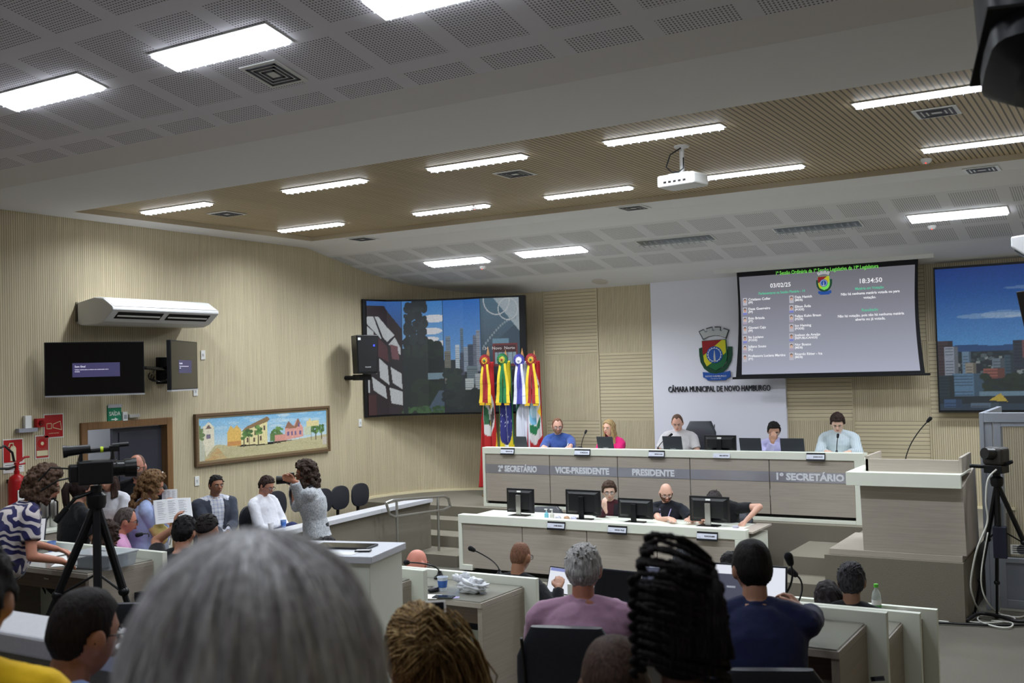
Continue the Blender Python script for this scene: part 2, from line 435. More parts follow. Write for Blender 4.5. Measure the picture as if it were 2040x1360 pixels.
# ------------------------------------------------------------------ ceiling
def near_z(y): return ZF+.2*(6.29-y)
def front_z(y): return ZF-.194*(y-12.0) if y < 14.74 else ZF-.194*2.74-.25*(y-14.74)
sl = math.sqrt(1+.2*.2)
xa, xb = XL-.1, XR
PH_U, PH_V = 0.0, 0.0
quad_obj('ceiling', [(xa, YB, near_z(YB)), (xb, YB, near_z(YB)), (xb, 5.95, near_z(5.95)), (xa, 5.95, near_z(5.95))], perf,
         [(xa+PH_U, PH_V-(6.29-YB)*sl), (xb+PH_U, PH_V-(6.29-YB)*sl), (xb+PH_U, PH_V-.34*sl), (xa+PH_U, PH_V-.34*sl)])
quad_obj('ceiling', [(xa, 5.95, near_z(5.95)), (xb, 5.95, near_z(5.95)), (xb, 6.29, ZF), (xa, 6.29, ZF)], plaster_dim)
WX0, WX1, WY0, WY1, WZ = -10.38, 1.6, 7.64, 11.44, 4.615
WCs = [(WX0, WY0), (WX1, WY0), (WX1, WY1), (-10.2, WY1)]
# flat plaster around the timber field
quad_obj('ceiling', [(xa, 6.29, ZF), (xb, 6.29, ZF), (xb, WY0, ZF), (xa, WY0, ZF)], plaster)
quad_obj('ceiling', [(xa, WY0, ZF), (WX0, WY0, ZF), (-10.2, WY1, ZF), (xa, WY1, ZF)], plaster)
quad_obj('ceiling', [(WX1, WY0, ZF), (xb, WY0, ZF), (xb, WY1, ZF), (WX1, WY1, ZF)], plaster)
quad_obj('ceiling', [(xa, WY1, ZF), (xb, WY1, ZF), (xb, 12.0, ZF), (xa, 12.0, ZF)], plaster)
quad_obj('ceiling', [(x, y, WZ) for x, y in WCs], slat_c, [(x, y) for x, y in WCs])
b = MB()
for (xA, yA), (xB, yB) in zip(WCs, WCs[1:]+WCs[:1]): b.add([(xA, yA, ZF), (xB, yB, ZF), (xB, yB, WZ), (xA, yA, WZ)], [(0, 1, 2, 3)])
struct(b.build('ceiling', flat('recess_edge', (178, 164, 140), rough=.8)))
s2 = math.sqrt(1+.194**2); FPY0, FPY1 = 12.45, 14.35
quad_obj('ceiling', [(xa, 12.0, ZF), (xb, 12.0, ZF), (xb, FPY0, front_z(FPY0)), (xa, FPY0, front_z(FPY0))], plaster)
quad_obj('ceiling', [(xa, FPY0, front_z(FPY0)), (xb, FPY0, front_z(FPY0)), (xb, FPY1, front_z(FPY1)), (xa, FPY1, front_z(FPY1))], perf2,
         [(xa, 0), (xb, 0), (xb, PERF_P*3), (xa, PERF_P*3)])
quad_obj('ceiling', [(xa, FPY1, front_z(FPY1)), (xb, FPY1, front_z(FPY1)), (xb, 14.74, front_z(14.739)), (xa, 14.74, front_z(14.739))], plaster)
quad_obj('ceiling', [(xa, 14.74, front_z(14.739)), (xb, 14.74, front_z(14.739)), (xb, YF+.05, front_z(YF+.05)), (xa, YF+.05, front_z(YF+.05))], plaster)
# unseen outer lid, added so that no light leaks in
b = MB(); b.bb((XL-1.8, YB-.1, 7.0), (XR+.1, YF+.4, 7.1)); struct(b.build('roof_slab', plaster_dim))
# corridor behind the doorway
b = MB(); cw = flat('corridor_white', (205, 208, 214), rough=.7, noise=.02)
b.bb((XL-1.6, 7.4, 0), (XL-1.55, 10.4, 2.7)); b.bb((XL-1.55, 7.4, 0), (XL-.12, 7.45, 2.7)); b.bb((XL-1.55, 10.35, 0), (XL-.12, 10.4, 2.7)); b.bb((XL-1.6, 7.4, 2.7), (XL-.12, 10.4, 2.75))
struct(b.build('wall_corridor', cw))
tc_ = thing('ceiling_light', 'small lamp on the ceiling of the corridor behind the doorway', 'light', (XL-.9, 8.3, 2.69))
MB().lathe([(.14, 0), (.14, -.03), (.09, -.05), (.0, -.05)]).build('lamp_panel', emit('lamp_corridor', (240, 246, 255), 90), tc_, smooth=40)
# door opening lining in the thickness of the wall, timber casing, dark padded leaf
d = struct(MB().bb((XL-.14, DY0-.09, 0), (XL+.03, DY0, DZ+.09)).bb((XL-.14, DY1, 0), (XL+.03, DY1+.09, DZ+.09)).bb((XL-.14, DY0, DZ), (XL+.03, DY1, DZ+.09)).build('door_1', wood_brown, bevel=.006))
leaf = MB(); leaf.bb((XL-.11, DY0+.42, .02), (XL-.06, DY1-.02, DZ-.01)); 
lf = leaf.build('door_leaf', flat('dark_padded_door', (58, 58, 68), rough=.5, noise=.1), d)
b = MB()
for z0, z1 in ((.1, .62), (.66, 1.2), (1.24, DZ-.06)): b.bb((XL-.06, DY0+.5, z0), (XL-.045, DY1-.12, z1))
b.build('door_pad', flat('dark_pad', (46, 47, 58), rough=.45, noise=.1), lf, bevel=.006)
# gallery parapet in front of the public seats
b = MB(); b.bb((XL, 2.14, .70), (-2.28, 2.29, 1.72)); struct(b.build('wall_gallery_parapet', carpet))
b = MB(); b.bb((XL, 2.10, 1.72), (-2.25, 2.32, 1.79)); struct(b.build('trim_2', granite, bevel=.01))
# left parapet: granite-capped low wall beside the wall chairs
pl = [PZ(758, 1006, .85), PZ(632, 1040, .85), PZ(470, 1078, .85)]
px0 = pl[0].x
b = MB(); pth = [(-8.75, 12.1), (-8.72, 10.9), (-8.62, 9.6), (-8.5, 8.1), (-8.45, 7.2)]
cp = MB()
for (xA, yA), (xB, yB) in zip(pth[:-1], pth[1:]):
    for bb_, w_, z0, z1 in ((b, .06, 0, .79), (cp, .11, .79, .85)):
        bb_.hexa([(xA-w_, yA, z0), (xA+w_, yA, z0), (xB+w_, yB, z0), (xB-w_, yB, z0), (xA-w_, yA, z1), (xA+w_, yA, z1), (xB+w_, yB, z1), (xB-w_, yB, z1)])
struct(b.build('wall_side_parapet', carpet)); struct(cp.build('trim_3', granite, bevel=.006))
# ------------------------------------------------------------------ light fittings
def on_near(px, py):
    r = ray(px, py); t = (ZF+.2*6.29-CAMZ)/(r[2]+.2*r[1]); return Vector(CAM+r*t)
def on_front(px, py):
    r = ray(px, py); t = (ZF+.194*12.0-CAMZ)/(r[2]+.194*r[1]); return Vector(CAM+r*t)
louv = flat('louvre_white', (225, 230, 236), rough=.25, noise=.02, metal=.4)
def make_light(nm, L, Wd, e, lit=True):
    t = thing('ceiling_light', 'x', 'light')
    b = MB(); f = .018
    for q in ((-L/2-f, -Wd/2-f, L/2+f, -Wd/2), (-L/2-f, Wd/2, L/2+f, Wd/2+f), (-L/2-f, -Wd/2, -L/2, Wd/2), (L/2, -Wd/2, L/2+f, Wd/2)): b.bb((q[0], q[1], -.01), (q[2], q[3], .0))
    b.build('frame', white_pl, t)
    b = MB()
    n = 13
    for i in range(n):
        x = -L/2+L*(i+.5)/n; b.bb((x-.002, -Wd/2, -.04), (x+.002, Wd/2, -.026))
    b.bb((-L/2, -.002, -.042), (L/2, .002, -.026))
    b.build('louvre', louv, t)
    if lit: MB().bb((-L/2+.002, -Wd/2+.002, -.028), (L/2-.002, Wd/2-.002, -.002)).build('lamp_panel', emit('lamp_'+nm, (240, 246, 255), LAMP_FACE), t)
    if lit:
        la = bpy.data.lights.new('lamp', 'AREA'); la.shape = 'RECTANGLE'; la.size = L; la.size_y = Wd; la.energy = e; la.spread = R(LAMP_SPREAD); la.color = (.87, .94, 1.0)
        lo_ = bpy.data.objects.new('lamp', la); COL.objects.link(lo_); lo_.parent = t; lo_.location = (0, 0, -.043)
    if not lit:
        MB().bb((-L/2, -Wd/2, -.008), (L/2, Wd/2, -.004)).build('lamp_panel', flat('unlit_reflector', (120, 126, 128), rough=.3, metal=.5, noise=.25, scale=40), t)
    return t
def fix(proto, n, loc, slope, label, group):
    o = proto if n == 0 else dup(proto)
    o.location = loc; o.rotation_euler = (-math.atan(slope), 0, 0); o['label'] = label; o['group'] = group
ln = make_light('near', 1.06, .235, LAMP_NEAR); lw = make_light('wood', 1.06, .13, LAMP_WOOD); lf_ = make_light('front', 1.06, .24, LAMP_FRONT)
a = on_near(437, 94); 
near = []
b1 = on_near(82, 178); stepx = (a.x-b1.x)
for i, (k, lab) in enumerate([(0, 'bright troffer in the perforated ceiling, the one beside the square air vent'), (-1, 'bright troffer cut by the left picture edge'), (1, 'bright troffer cut by the top edge of the picture, perforated ceiling')]):
    fix(ln, i, Vector((a.x+stepx*k, a.y, near_z(a.y)-.001)), .2, lab, 'bright fittings in the perforated gallery ceiling')
for k in (-1, 0, 1, 2): fix(ln, 1, Vector((a.x+stepx*k, a.y-2.9, near_z(a.y-2.9)-.001)), .2, 'unseen troffer added to brighten the public seats', 'bright fittings in the perforated gallery ceiling')  # extra row out of view, added to brighten the foreground
wl = [((1320, 266), 'slim light strip in the near row of the timber ceiling, just above the projector'), ((1845, 184), 'slim light strip in the timber ceiling next to the big black loudspeaker'),
      ((948, 322), 'slim light strip in the near row of the timber ceiling, third from the loudspeaker'), ((646, 368), 'slim light strip in the near row of the timber ceiling, second from the left wall'),
      ((356, 413), 'slim light strip in the timber ceiling nearest the left wall'),
      ((1960, 283), 'slim light strip of the timber ceiling cut by the right picture edge'), ((1498, 341), 'slim light strip just beside the white ceiling projector'),
      ((1170, 381), 'slim light strip in the far row of the timber ceiling, left of the projector'), ((895, 415), 'slim light strip with a small detector beside it in the timber ceiling'),
      ((621, 451), 'slim light strip in the far row of the timber ceiling, nearest the left wall')]
ys = [np.mean([PZ(*q, WZ).y for q, _ in wl[:5]]), np.mean([PZ(*q, WZ).y for q, _ in wl[5:]])]
for i, (q, lab) in enumerate(wl):
    p = PZ(*q, WZ); fix(lw, i, Vector((p.x, ys[0] if i < 5 else ys[1], WZ-.001)), 0., lab, 'slim lights in the timber ceiling')
for i, (q, lab) in enumerate([((910, 520), 'bright ceiling troffer above the left video wall'), ((1098, 500), 'bright ceiling troffer above the flags and slat wall'), ((1907, 426), 'bright ceiling troffer above the right video wall')]):
    p = on_front(*q); fix(lf_, i, Vector((p.x, p.y, front_z(p.y)-.001)), .194, lab, 'bright fittings in the front ceiling')
fix(lf_, 1, Vector((.1, 13.5, front_z(13.5)-.001)), .194, 'bright ceiling troffer beyond the right picture edge', 'bright fittings in the front ceiling')
lo = make_light('off', 1.06, .24, 0, False)
for i, (q, lab) in enumerate([((1345, 478), 'unlit grey louvred fitting above the white emblem panel'), ((1628, 452), 'unlit grey louvred fitting above the projection screen')]):
    p = on_front(*q); fix(lo, i, Vector((p.x, p.y, front_z(p.y)-.001)), .194, lab, 'unlit fittings in the front ceiling')
tag(lo, lo['label'], 'light')
# air vents
def make_vent(s):
    t = thing('air_vent', 'x', 'vent'); b = MB(); b.bb((-s/2, -s/2, -.008), (s/2, s/2, 0)); b.build('vent_plate', white_pl, t, bevel=.003)
    b = MB()
    for k in (.4, .29, .18):
        q = s*k
        for (x0, y0, x1, y1) in ((-q, -q, q, -q+.02), (-q, q-.02, q, q), (-q, -q, -q+.02, q), (q-.02, -q, q, q)): b.bb((x0, y0, -.012), (x1, y1, -.0075))
    b.build('vent_slots', flat('vent_dark', (70, 72, 80), rough=.6), t)
    return t
v0 = make_vent(.34)
vents = [(on_near(545, 146), .2, 'square grey air vent in the perforated ceiling'), (PZ(1026, 345, WZ), 0, 'square white air vent in the timber ceiling, middle of three'), (PZ(1866, 222, WZ), 0, 'rectangular air vent in the timber ceiling by the black loudspeaker'),
         (PZ(452, 425, WZ), 0, 'square air vent in the timber ceiling near the left wall'), (PZ(1262, 413, ZF), 0, 'small air vent in the plaster strip below the projector'), (PZ(1956, 337, ZF), 0, 'small air vent in the plaster strip near the right edge'), (PZ(722, 475, ZF), 0, 'faint air vent in the plaster near the left wall')]
for i, (p, s_, lab) in enumerate(vents):
    o = v0 if i == 0 else dup(v0)
    z = {0: near_z(p.y)}.get(i, WZ if i in (1, 2, 3) else ZF)
    o.location = (p.x, min(p.y, 11.9), z-.003); o.rotation_euler = (-math.atan(s_), 0, 0); o['label'] = lab; o['group'] = 'ceiling air vents'
# smoke detectors
def make_det():
    t = thing('smoke_detector', 'x', 'smoke detector'); MB().lathe([(.055, 0), (.055, -.02), (.035, -.045), (.01, -.05)]).build('detector_body', white_pl, t, smooth=40)
    MB().ell((0, -.03, -.047), (.008, .008, .006)).build('indicator_light', emit('red_led', (255, 40, 30), 4), t); return t
d0 = make_det()
for i, (p, lab) in enumerate([(on_front(962, 530), 'smoke detector with red light below the left bright troffers'), (on_front(1857, 449), 'smoke detector with red light under the right front troffer'), (PZ(1845, 316, WZ), 'smoke detector with tiny red light on the timber ceiling'), (PZ(948, 409, WZ), 'small detector beside a light strip of the timber ceiling')]):
    o = d0 if i == 0 else dup(d0); z = front_z(p.y) if i < 2 else WZ; o.location = (p.x, p.y, z-.002); o['label'] = lab; o['group'] = 'smoke detectors'
t = thing('ceiling_speaker', 'round flush white loudspeaker in the ceiling edge above the slat wall', 'ceiling speaker', PY(1195, 566, 14.9))
t.location.z = front_z(14.9)-.002; t.rotation_euler = (-math.atan(.25), 0, 0)
MB().lathe([(.13, 0), (.13, -.008), (.115, -.012), (.0, -.012)], n=28).build('grille', flat('grille_white', (205, 198, 192), rough=.6), t)
# ================================================================== pictures drawn by code on fine grids
class Canvas:
    def __init__(s, w, h, col=(0, 0, 0)):
        s.w, s.h = w, h; s.a = np.zeros((h, w, 3)); s.a[:] = [c/255 for c in col]
        s.X, s.Y = np.meshgrid((np.arange(w)+.5)/w, (np.arange(h)+.5)/h)      # y up
    def put(s, msk, col, al=1.): c = np.array(col)/255; s.a[msk] = s.a[msk]*(1-al)+c*al; return s
    def poly(s, pts, col, al=1.):
        msk = np.zeros((s.h, s.w), bool); n = len(pts)
        for i in range(n):
            (x0, y0), (x1, y1) = pts[i], pts[(i+1) % n]
            if y0 == y1: continue
            c = ((y0 <= s.Y) & (s.Y < y1)) | ((y1 <= s.Y) & (s.Y < y0))
            msk ^= c & (s.X < x0+(s.Y-y0)*(x1-x0)/(y1-y0))
        return s.put(msk, col, al)
    def rect(s, x0, y0, x1, y1, col, al=1.): return s.put((s.X >= x0) & (s.X < x1) & (s.Y >= y0) & (s.Y < y1), col, al)
    def ell(s, x, y, rx, ry, col, al=1.): return s.put(((s.X-x)/rx)**2+((s.Y-y)/ry)**2 < 1, col, al)
    def ring(s, x, y, r, w, asp, col): d = np.hypot(s.X-x, (s.Y-y)*asp); return s.put(np.abs(d-r) < w, col)
    def line(s, x0, y0, x1, y1, w, col, asp=1.):
        dx, dy = x1-x0, (y1-y0)*asp; L = math.hypot(dx, dy); t = np.clip(((s.X-x0)*dx+(s.Y-y0)*asp*dy)/L**2, 0, 1)
        return s.put(np.hypot(s.X-x0-t*dx, (s.Y-y0)*asp-t*dy) < w, col)
    def grad(s, x0, y0, x1, y1, c0, c1):
        msk = (s.X >= x0) & (s.X < x1) & (s.Y >= y0) & (s.Y < y1); t = ((s.Y-y0)/(y1-y0))[msk][:, None]
        s.a[msk] = np.array(c0)/255*(1-t)+np.array(c1)/255*t; return s
    def blobs(s, x0, y0, x1, y1, n, r, cols, al=1., asp=1.):
        for _ in range(n):
            q = r*rng.uniform(.5, 1.2); s.ell(rng.uniform(x0, x1), rng.uniform(y0, y1), q, q*asp, cols[rng.randint(len(cols))], al)
        return s
    def noise(s, k): s.a = np.clip(s.a*(1+k*(rng.rand(s.h, s.w, 1)-.5)), 0, 1); return s
def vcol_mat(name, emission=0., rough=.5, base=True):
    mt, nt, b = nmat(name); at = N(nt, 'ShaderNodeVertexColor', layer_name='picture')
    if base: lk(nt, at, 0, b, 'Base Color')
    else: b.inputs['Base Color'].default_value = (.015, .015, .015, 1)
    if emission: lk(nt, at, 0, b, 'Emission Color'); b.inputs['Emission Strength'].default_value = emission
    b.inputs['Roughness'].default_value = rough; MATS[name] = mt; return mt
def pic_obj(name, cv, fn, mat, parent=None, thick=None):
    """fn(u, v) -> point; one quad per canvas pixel grid cell, colour per point"""
    h, w = cv.h, cv.w
    vs = [tuple(fn((i+.0)/(w-1), j/(h-1))) for j in range(h) for i in range(w)]
    fs = [(j*w+i, j*w+i+1, (j+1)*w+i+1, (j+1)*w+i) for j in range(h-1) for i in range(w-1)]
    me = bpy.data.meshes.new(name); me.from_pydata(vs, [], fs); me.materials.append(mat)
    ca = me.color_attributes.new('picture', 'FLOAT_COLOR', 'POINT')
    lin = np.where(cv.a <= .04045, cv.a/12.92, ((cv.a+.055)/1.055)**2.4).reshape(-1, 3)
    ca.data.foreach_set('color', np.concatenate([lin, np.ones((len(lin), 1))], 1).astype(np.float32).ravel())
    me.polygons.foreach_set('use_smooth', [True]*len(fs)); me.update()
    o = bpy.data.objects.new(name, me); COL.objects.link(o)
    if parent is not None: o.parent = parent
    return o
lerp = lambda a, b, t: a+(b-a)*t
# ------------------------------------------------------------------ left video wall, bent round the corner
vt = [(722, 598), (770, 599.5), (850, 598.5), (922, 595.5), (962, 593), (1037, 590.2)]
VZ1 = CAMZ+1.215
vp = [PZ(x, y, VZ1) for x, y in vt]; vp = [Vector((p.x, p.y, 0)) for p in vp]
vp.append(vp[-1]+(vp[-1]-vp[-2]).normalized()*.07)
vb = [(728, 829), (850, 824), (960, 818)]
def curve_at(px): 
    r = ray(px, 700); best = None
    for a, c in zip(vp[:-1], vp[1:]):
        d = c-a; den = r[0]*d.y-r[1]*d.x
        if abs(den) < 1e-9: continue
        t = (a.x*d.y-a.y*d.x)/den; q = (a.x*r[1]-a.y*r[0])/den
        best = t if best is None or -1e-3 <= q <= 1.001 else best
    return best
zs = [CAMZ+ray(x, y)[2]*curve_at(x) for x, y in vb]; VZ0 = float(np.mean(zs))
seg = [0.]
for a, c in zip(vp[:-1], vp[1:]): seg.append(seg[-1]+(c-a).length)
def on_curve(u, off=0.):
    L = u*seg[-1]
    for i in range(len(seg)-1):
        if L <= seg[i+1] or i == len(seg)-2:
            t = (L-seg[i])/(seg[i+1]-seg[i]); p = lerp(vp[i], vp[i+1], t); d = (vp[min(i+2, len(vp)-1)]-vp[max(i-1, 0)] if i > 0 else vp[2]-vp[0]).normalized()
            return p+Vector((d.y, -d.x, 0))*off
c = Canvas(300, 190)
S1, S2, S3 = .245, .505, .755
c.grad(0, 0, S1, 1, (20, 22, 30), (54, 110, 190))          # half-timbered gable
c.poly([(0, .96), (.13, .96), (.245, .75), (.245, 0), (0, 0)], (40, 26, 32)); c.poly([(0, .86), (.05, .87), (.19, .68), (.245, .58), (.245, .2), (0, .25)], (32, 24, 30))
wht = (200, 205, 208)
for p in ([(0, .86), (.05, .865), (.11, .66), (.0, .8)], [(.06, .865), (.09, .86), (.2, .7), (.15, .64), (.12, .68)], [(.0, .78), (.05, .73), (.05, .66), (.0, .68)], [(.16, .62), (.2, .68), (.235, .58), (.235, .52)],
          [(.02, .53), (.055, .52), (.07, .36), (.03, .39)], [(.085, .5), (.15, .43), (.16, .26), (.09, .33)], [(.17, .42), (.235, .36), (.24, .22), (.18, .28)], [(.03, .34), (.13, .25), (.14, .14), (.04, .22)], [(.16, .24), (.24, .2), (.24, .08), (.17, .1)], [(.0, .34), (.015, .33), (.015, .2), (.0, .2)]): c.poly(p, wht)
c.poly([(.05, .72), (.15, .6), (.16, .46), (.06, .53)], (84, 50, 56)); c.poly([(.17, .62), (.215, .6), (.225, .48), (.18, .49)], (116, 76, 84)); c.rect(0, 0, .06, .18, (70, 34, 38)); c.rect(.06, 0, .245, .07, (40, 26, 34))
c.grad(S1, .4, S2, 1, (150, 190, 225), (70, 140, 215))      # tree by the water
for x, y, rx, ry in ((.45, .84, .08, .035), (.43, .73, .07, .03), (.46, .62, .07, .025), (.42, .66, .06, .02)): c.ell(x, y, rx, ry, (225, 228, 234))
c.rect(S1, 0, S2, .58, (24, 32, 34)); c.blobs(S1+.02, .52, S2-.02, .62, 60, .03, [(28, 40, 38), (34, 48, 40)], asp=1.2)
c.line(.3, .5, .3, .95, .006, (26, 30, 32)); c.blobs(S1+.02, .62, .39, 1.0, 90, .022, [(30, 40, 46), (36, 48, 52), (24, 34, 38)], asp=1.6)
c.rect(.4, .3, S2, .36, (120, 146, 160)); c.blobs(.3, .05, S2, .28, 60, .03, [(26, 38, 34), (32, 48, 36)], asp=1.3); c.poly([(.38, 0), (.47, .2), (S2, .2), (S2, 0)], (74, 92, 110)); c.blobs(S1, 0, S2, .06, 60, .015, [(46, 76, 42), (60, 96, 52)]); c.rect(S1, 0, S1+.03, .5, (26, 34, 36))
c.grad(S2, .45, S3, 1, (110, 165, 220), (52, 118, 205))     # skyline
c.rect(S2, 0, S3, .47, (34, 44, 52))
for x, y, w_, h_, cl in ((.52, .4, .03, .28, (120, 140, 160)), (.615, .4, .017, .35, (96, 124, 150)), (.58, .35, .028, .25, (190, 205, 216)), (.61, .33, .03, .2, (74, 84, 104)), (.635, .36, .03, .22, (150, 166, 186)), (.665, .36, .04, .24, (72, 84, 104)), (.7, .34, .03, .34, (110, 120, 140)), (.725, .36, .025, .36, (150, 160, 176)), (.655, .25, .07, .16, (110, 128, 138)), (.64, .2, .06, .1, (188, 198, 200)), (.71, .18, .045, .16, (170, 180, 186)), (.51, .25, .04, .3, (120, 120, 112))):
    c.rect(x, y, x+w_, y+h_, cl)
    for k in range(int(h_/.018)): c.rect(x, y+k*.018, x+w_, y+k*.018+.006, tuple(q*.75 for q in cl))
c.rect(S2, 0, S3, .2, (24, 32, 38)); c.blobs(S2, .05, S3, .2, 50, .03, [(26, 36, 38), (34, 44, 44)]); c.blobs(S2, .2, .6, .38, 30, .025, [(30, 44, 44), (40, 56, 50)])
c.grad(S3, 0, 1, 1, (30, 40, 54), (88, 120, 140))           # station roof and train
c.poly([(S3, .5), (1, .8), (1, .4), (S3, .4)], (56, 80, 98)); c.poly([(.84, 1), (1, .7), (1, 1)], (170, 184, 192))
for k in range(16): t = k/15; c.ell(S3+.02+t*.2, .58+.24*math.sin(t*1.5), .006, .012, (140, 156, 166))
c.ring(.86, .98, .08, .003, .63, (200, 206, 210)); c.ring(.93, .9, .06, .003, .63, (200, 206, 210))
c.rect(.83, .4, .985, .6, (116, 44, 46)); c.rect(.845, .52, .975, .585, (70, 26, 30)); c.rect(.845, .42, .975, .52, (150, 176, 190)); 
for k in range(4): c.rect(.86+k*.03, .42, .865+k*.03, .52, (60, 40, 44))
c.rect(S3, 0, 1, .4, (30, 38, 50)); c.line(S3, .05, 1, .3, .008, (70, 84, 100)); c.line(S3, .15, .95, .38, .005, (60, 74, 92)); c.rect(.83, .6, .93, .64, (110, 150, 172))
for k in (S1, S2, S3): c.rect(k-.003, 0, k+.001, 1, (20, 26, 36))
c.noise(.12)
vw = thing('video_wall', 'big curved video wall showing four city photographs, mounted in the left corner behind the flags', 'screen', (0, 0, 0))
b = MB(); n = 24
pts_f = [on_curve(i/n, .0) for i in range(n+1)]; pts_b = [on_curve(i/n, -.16) for i in range(n+1)]
for i in range(n):
    b.hexa([Vector((p.x, p.y, VZ0-.03)) for p in (pts_f[i], pts_f[i+1], pts_b[i+1], pts_b[i])]+[Vector((p.x, p.y, VZ1+.02)) for p in (pts_f[i], pts_f[i+1], pts_b[i+1], pts_b[i])])
b.build('casing', black_pl, vw)
e0, e1 = .025, .965
pic_obj('display', c, lambda u, v: on_curve(e0+(e1-e0)*u, .012)+Vector((0, 0, lerp(VZ0+.0, VZ1-.01, v))), vcol_mat('video_picture', .62, .4, base=False), vw)
# lettering on the train
def curve_M(u, z, off=.016):
    p = on_curve(u, off); q = on_curve(min(1, u+.02), off); d = (q-p).normalized(); M = Matrix.Identity(4)
    for i in range(3): M[i][0] = d[i]; M[i][1] = (0, 0, 1)[i]; M[i][2] = (d.y, -d.x, 0)[i]; M[i][3] = (p.x, p.y, z)[i]
    return M
hz = lambda v: lerp(VZ0, VZ1, v)
text_obj('train_lettering', '134   Novo  Norte', .07, emit('lettering_glow', (230, 225, 225), .7), vw, curve_M(.84, hz(.555)), depth=.001)
# ------------------------------------------------------------------ right video wall
p0 = PY(1862, 537, YF-.16); p1 = PY(1868, 817, YF-.16); rx1 = .45
c = Canvas(230, 190)
c.grad(0, .42, 1, 1, (92, 160, 222), (22, 66, 150)); 
for x, y, rx, ry, al in ((.25, .655, .16, .02, .35), (.42, .645, .12, .012, .3), (.3, .66, .1, .028, .3), (.42, .84, .12, .012, .3), (.5, .87, .08, .01, .3)): c.ell(x, y, rx, ry, (215, 225, 235), al)
c.poly([(0, .45), (.15, .46), (.26, .445), (.36, .46), (.5, .44), (.7, .46), (1, .44), (1, .3), (0, .3)], (40, 78, 130)); c.rect(0, 0, 1, .41, (30, 42, 52)); c.blobs(.05, .25, .95, .41, 160, .014, [(56, 72, 78), (90, 104, 110), (34, 52, 46), (140, 150, 150)])
def bld(x, y, w_, h_, cl, k=.022, cx_=.02):
    c.rect(x, y, x+w_, y+h_, cl); c.rect(x+w_*.7, y, x+w_, y+h_, tuple(q*.7 for q in cl))
    for j in range(int(h_/k)): c.rect(x+.004, y+j*k+.006, x+w_*.66, y+j*k+k*.5, tuple(q*.55 for q in cl))
bld(.0, .25, .07, .24, (70, 56, 62)); bld(.03, .25, .06, .2, (150, 160, 176)); bld(.11, .26, .04, .15, (110, 140, 166)); bld(.12, .25, .05, .08, (150, 146, 134)); bld(.24, .26, .05, .1, (110, 126, 140)); bld(.29, .24, .04, .14, (60, 84, 100))
bld(.33, .28, .06, .2, (44, 54, 70)); bld(.37, .36, .03, .12, (120, 80, 84)); bld(.2, .22, .09, .07, (150, 92, 84)); bld(.38, .22, .06, .2, (120, 156, 184)); bld(.4, .02, .11, .33, (196, 196, 188), .03); bld(.06, .1, .14, .16, (92, 128, 160)); bld(.0, .09, .07, .16, (36, 56, 66)); c.blobs(.2, .13, .4, .24, 60, .02, [(26, 40, 30), (34, 50, 38)])
bld(.62, .05, .12, .5, (60, 70, 92)); bld(.8, .1, .14, .35, (130, 140, 150)); c.rect(.18, .1, .42, .13, (110, 140, 160)); c.poly([(.22, .07), (.27, .12), (.3, .06)], (200, 176, 70)); c.rect(.0, .0, 1, .05, (46, 64, 82)); bld(.02, .02, .08, .06, (60, 90, 130)); bld(.14, .02, .12, .035, (90, 110, 130))
c.noise(.12)
rw = thing('video_wall', 'video wall at the right edge showing a city skyline under blue sky', 'screen')
b = MB(); b.bb((p0.x-.02, YF-.15, p1.z-.03), (rx1, YF-.02, p0.z+.03)); b.build('casing', black_pl, rw)
pic_obj('display', c, lambda u, v: Vector((lerp(p0.x, rx1-.02, u), YF-.155, lerp(p1.z, p0.z, v))), vcol_mat('video_picture_right', .55, .4, base=False), rw)
# ------------------------------------------------------------------ projection screen
YS = 14.85
def sp(px, py): return PY(px, py, YS)
ps = thing('projection_screen', 'pull-down projection screen showing the voting list, hanging before the white emblem panel', 'projection screen')
oL, oR = sp(1467.5, 543), sp(1829, 518); bL, bR = sp(1460, 752), sp(1853, 745)
def xl(t): return lerp(oL.x, sp(1466, 752).x, t)+.0+.10*math.sin(math.pi*min(1, t))*.35
def xr(t): return lerp(oR.x, sp(1843, 745).x, t**1.6)-.03*math.sin(math.pi*t)
zt, zb = oL.z, bL.z; n = 12
b = MB()
for i in range(n):
    t0, t1 = i/n, (i+1)/n; z0, z1 = lerp(zt, zb, t1), lerp(zt, zb, t0)
    b.hexa([(xl(t1), YS, z0), (xr(t1), YS, z0), (xr(t1), YS+.008, z0), (xl(t1), YS+.008, z0), (xl(t0), YS, z1), (xr(t0), YS, z1), (xr(t0), YS+.008, z1), (xl(t0), YS+.008, z1)])
b.build('screen_border', flat('screen_black', (24, 24, 30), rough=.8), ps)
iL, iR, jL, jR = sp(1472.5, 552), sp(1823, 530), sp(1478, 746), sp(1833.5, 739)
c = Canvas(60, 60); c.grad(0, 0, 1, 1, (172, 176, 194), (112, 112, 120)); 
def on_scr(u, v, off=.004): 
    t = 1-v; x0 = lerp(iL.x, jL.x, t)+.015*math.sin(math.pi*t); x1 = lerp(iR.x, jR.x, t)-.03*math.sin(math.pi*t)
    return Vector((lerp(x0, x1, u), YS-off, lerp(jL.z, iL.z, v)))
pic_obj('projected_image', c, lambda u, v: on_scr(u, v), vcol_mat('projected_slide', .95, .8, base=False), ps)
b = MB(); b.bb((bL.x, YS-.02, bL.z-.025), (bR.x, YS+.03, bL.z+.008)); b.build('bottom_bar', black_pl, ps, bevel=.004)
b = MB(); b.bb((sp(1425, 548).x, YS-.06, zt-.0), (sp(1862, 515).x, YS+.04, zt+.06)); b.build('screen_housing', white_pl, ps, bevel=.006)
tw, tg, tm = emit('slide_white', (245, 245, 250), 1.0), emit('slide_green', (120, 226, 90), .9), emit('slide_mint', (96, 214, 170), .85)
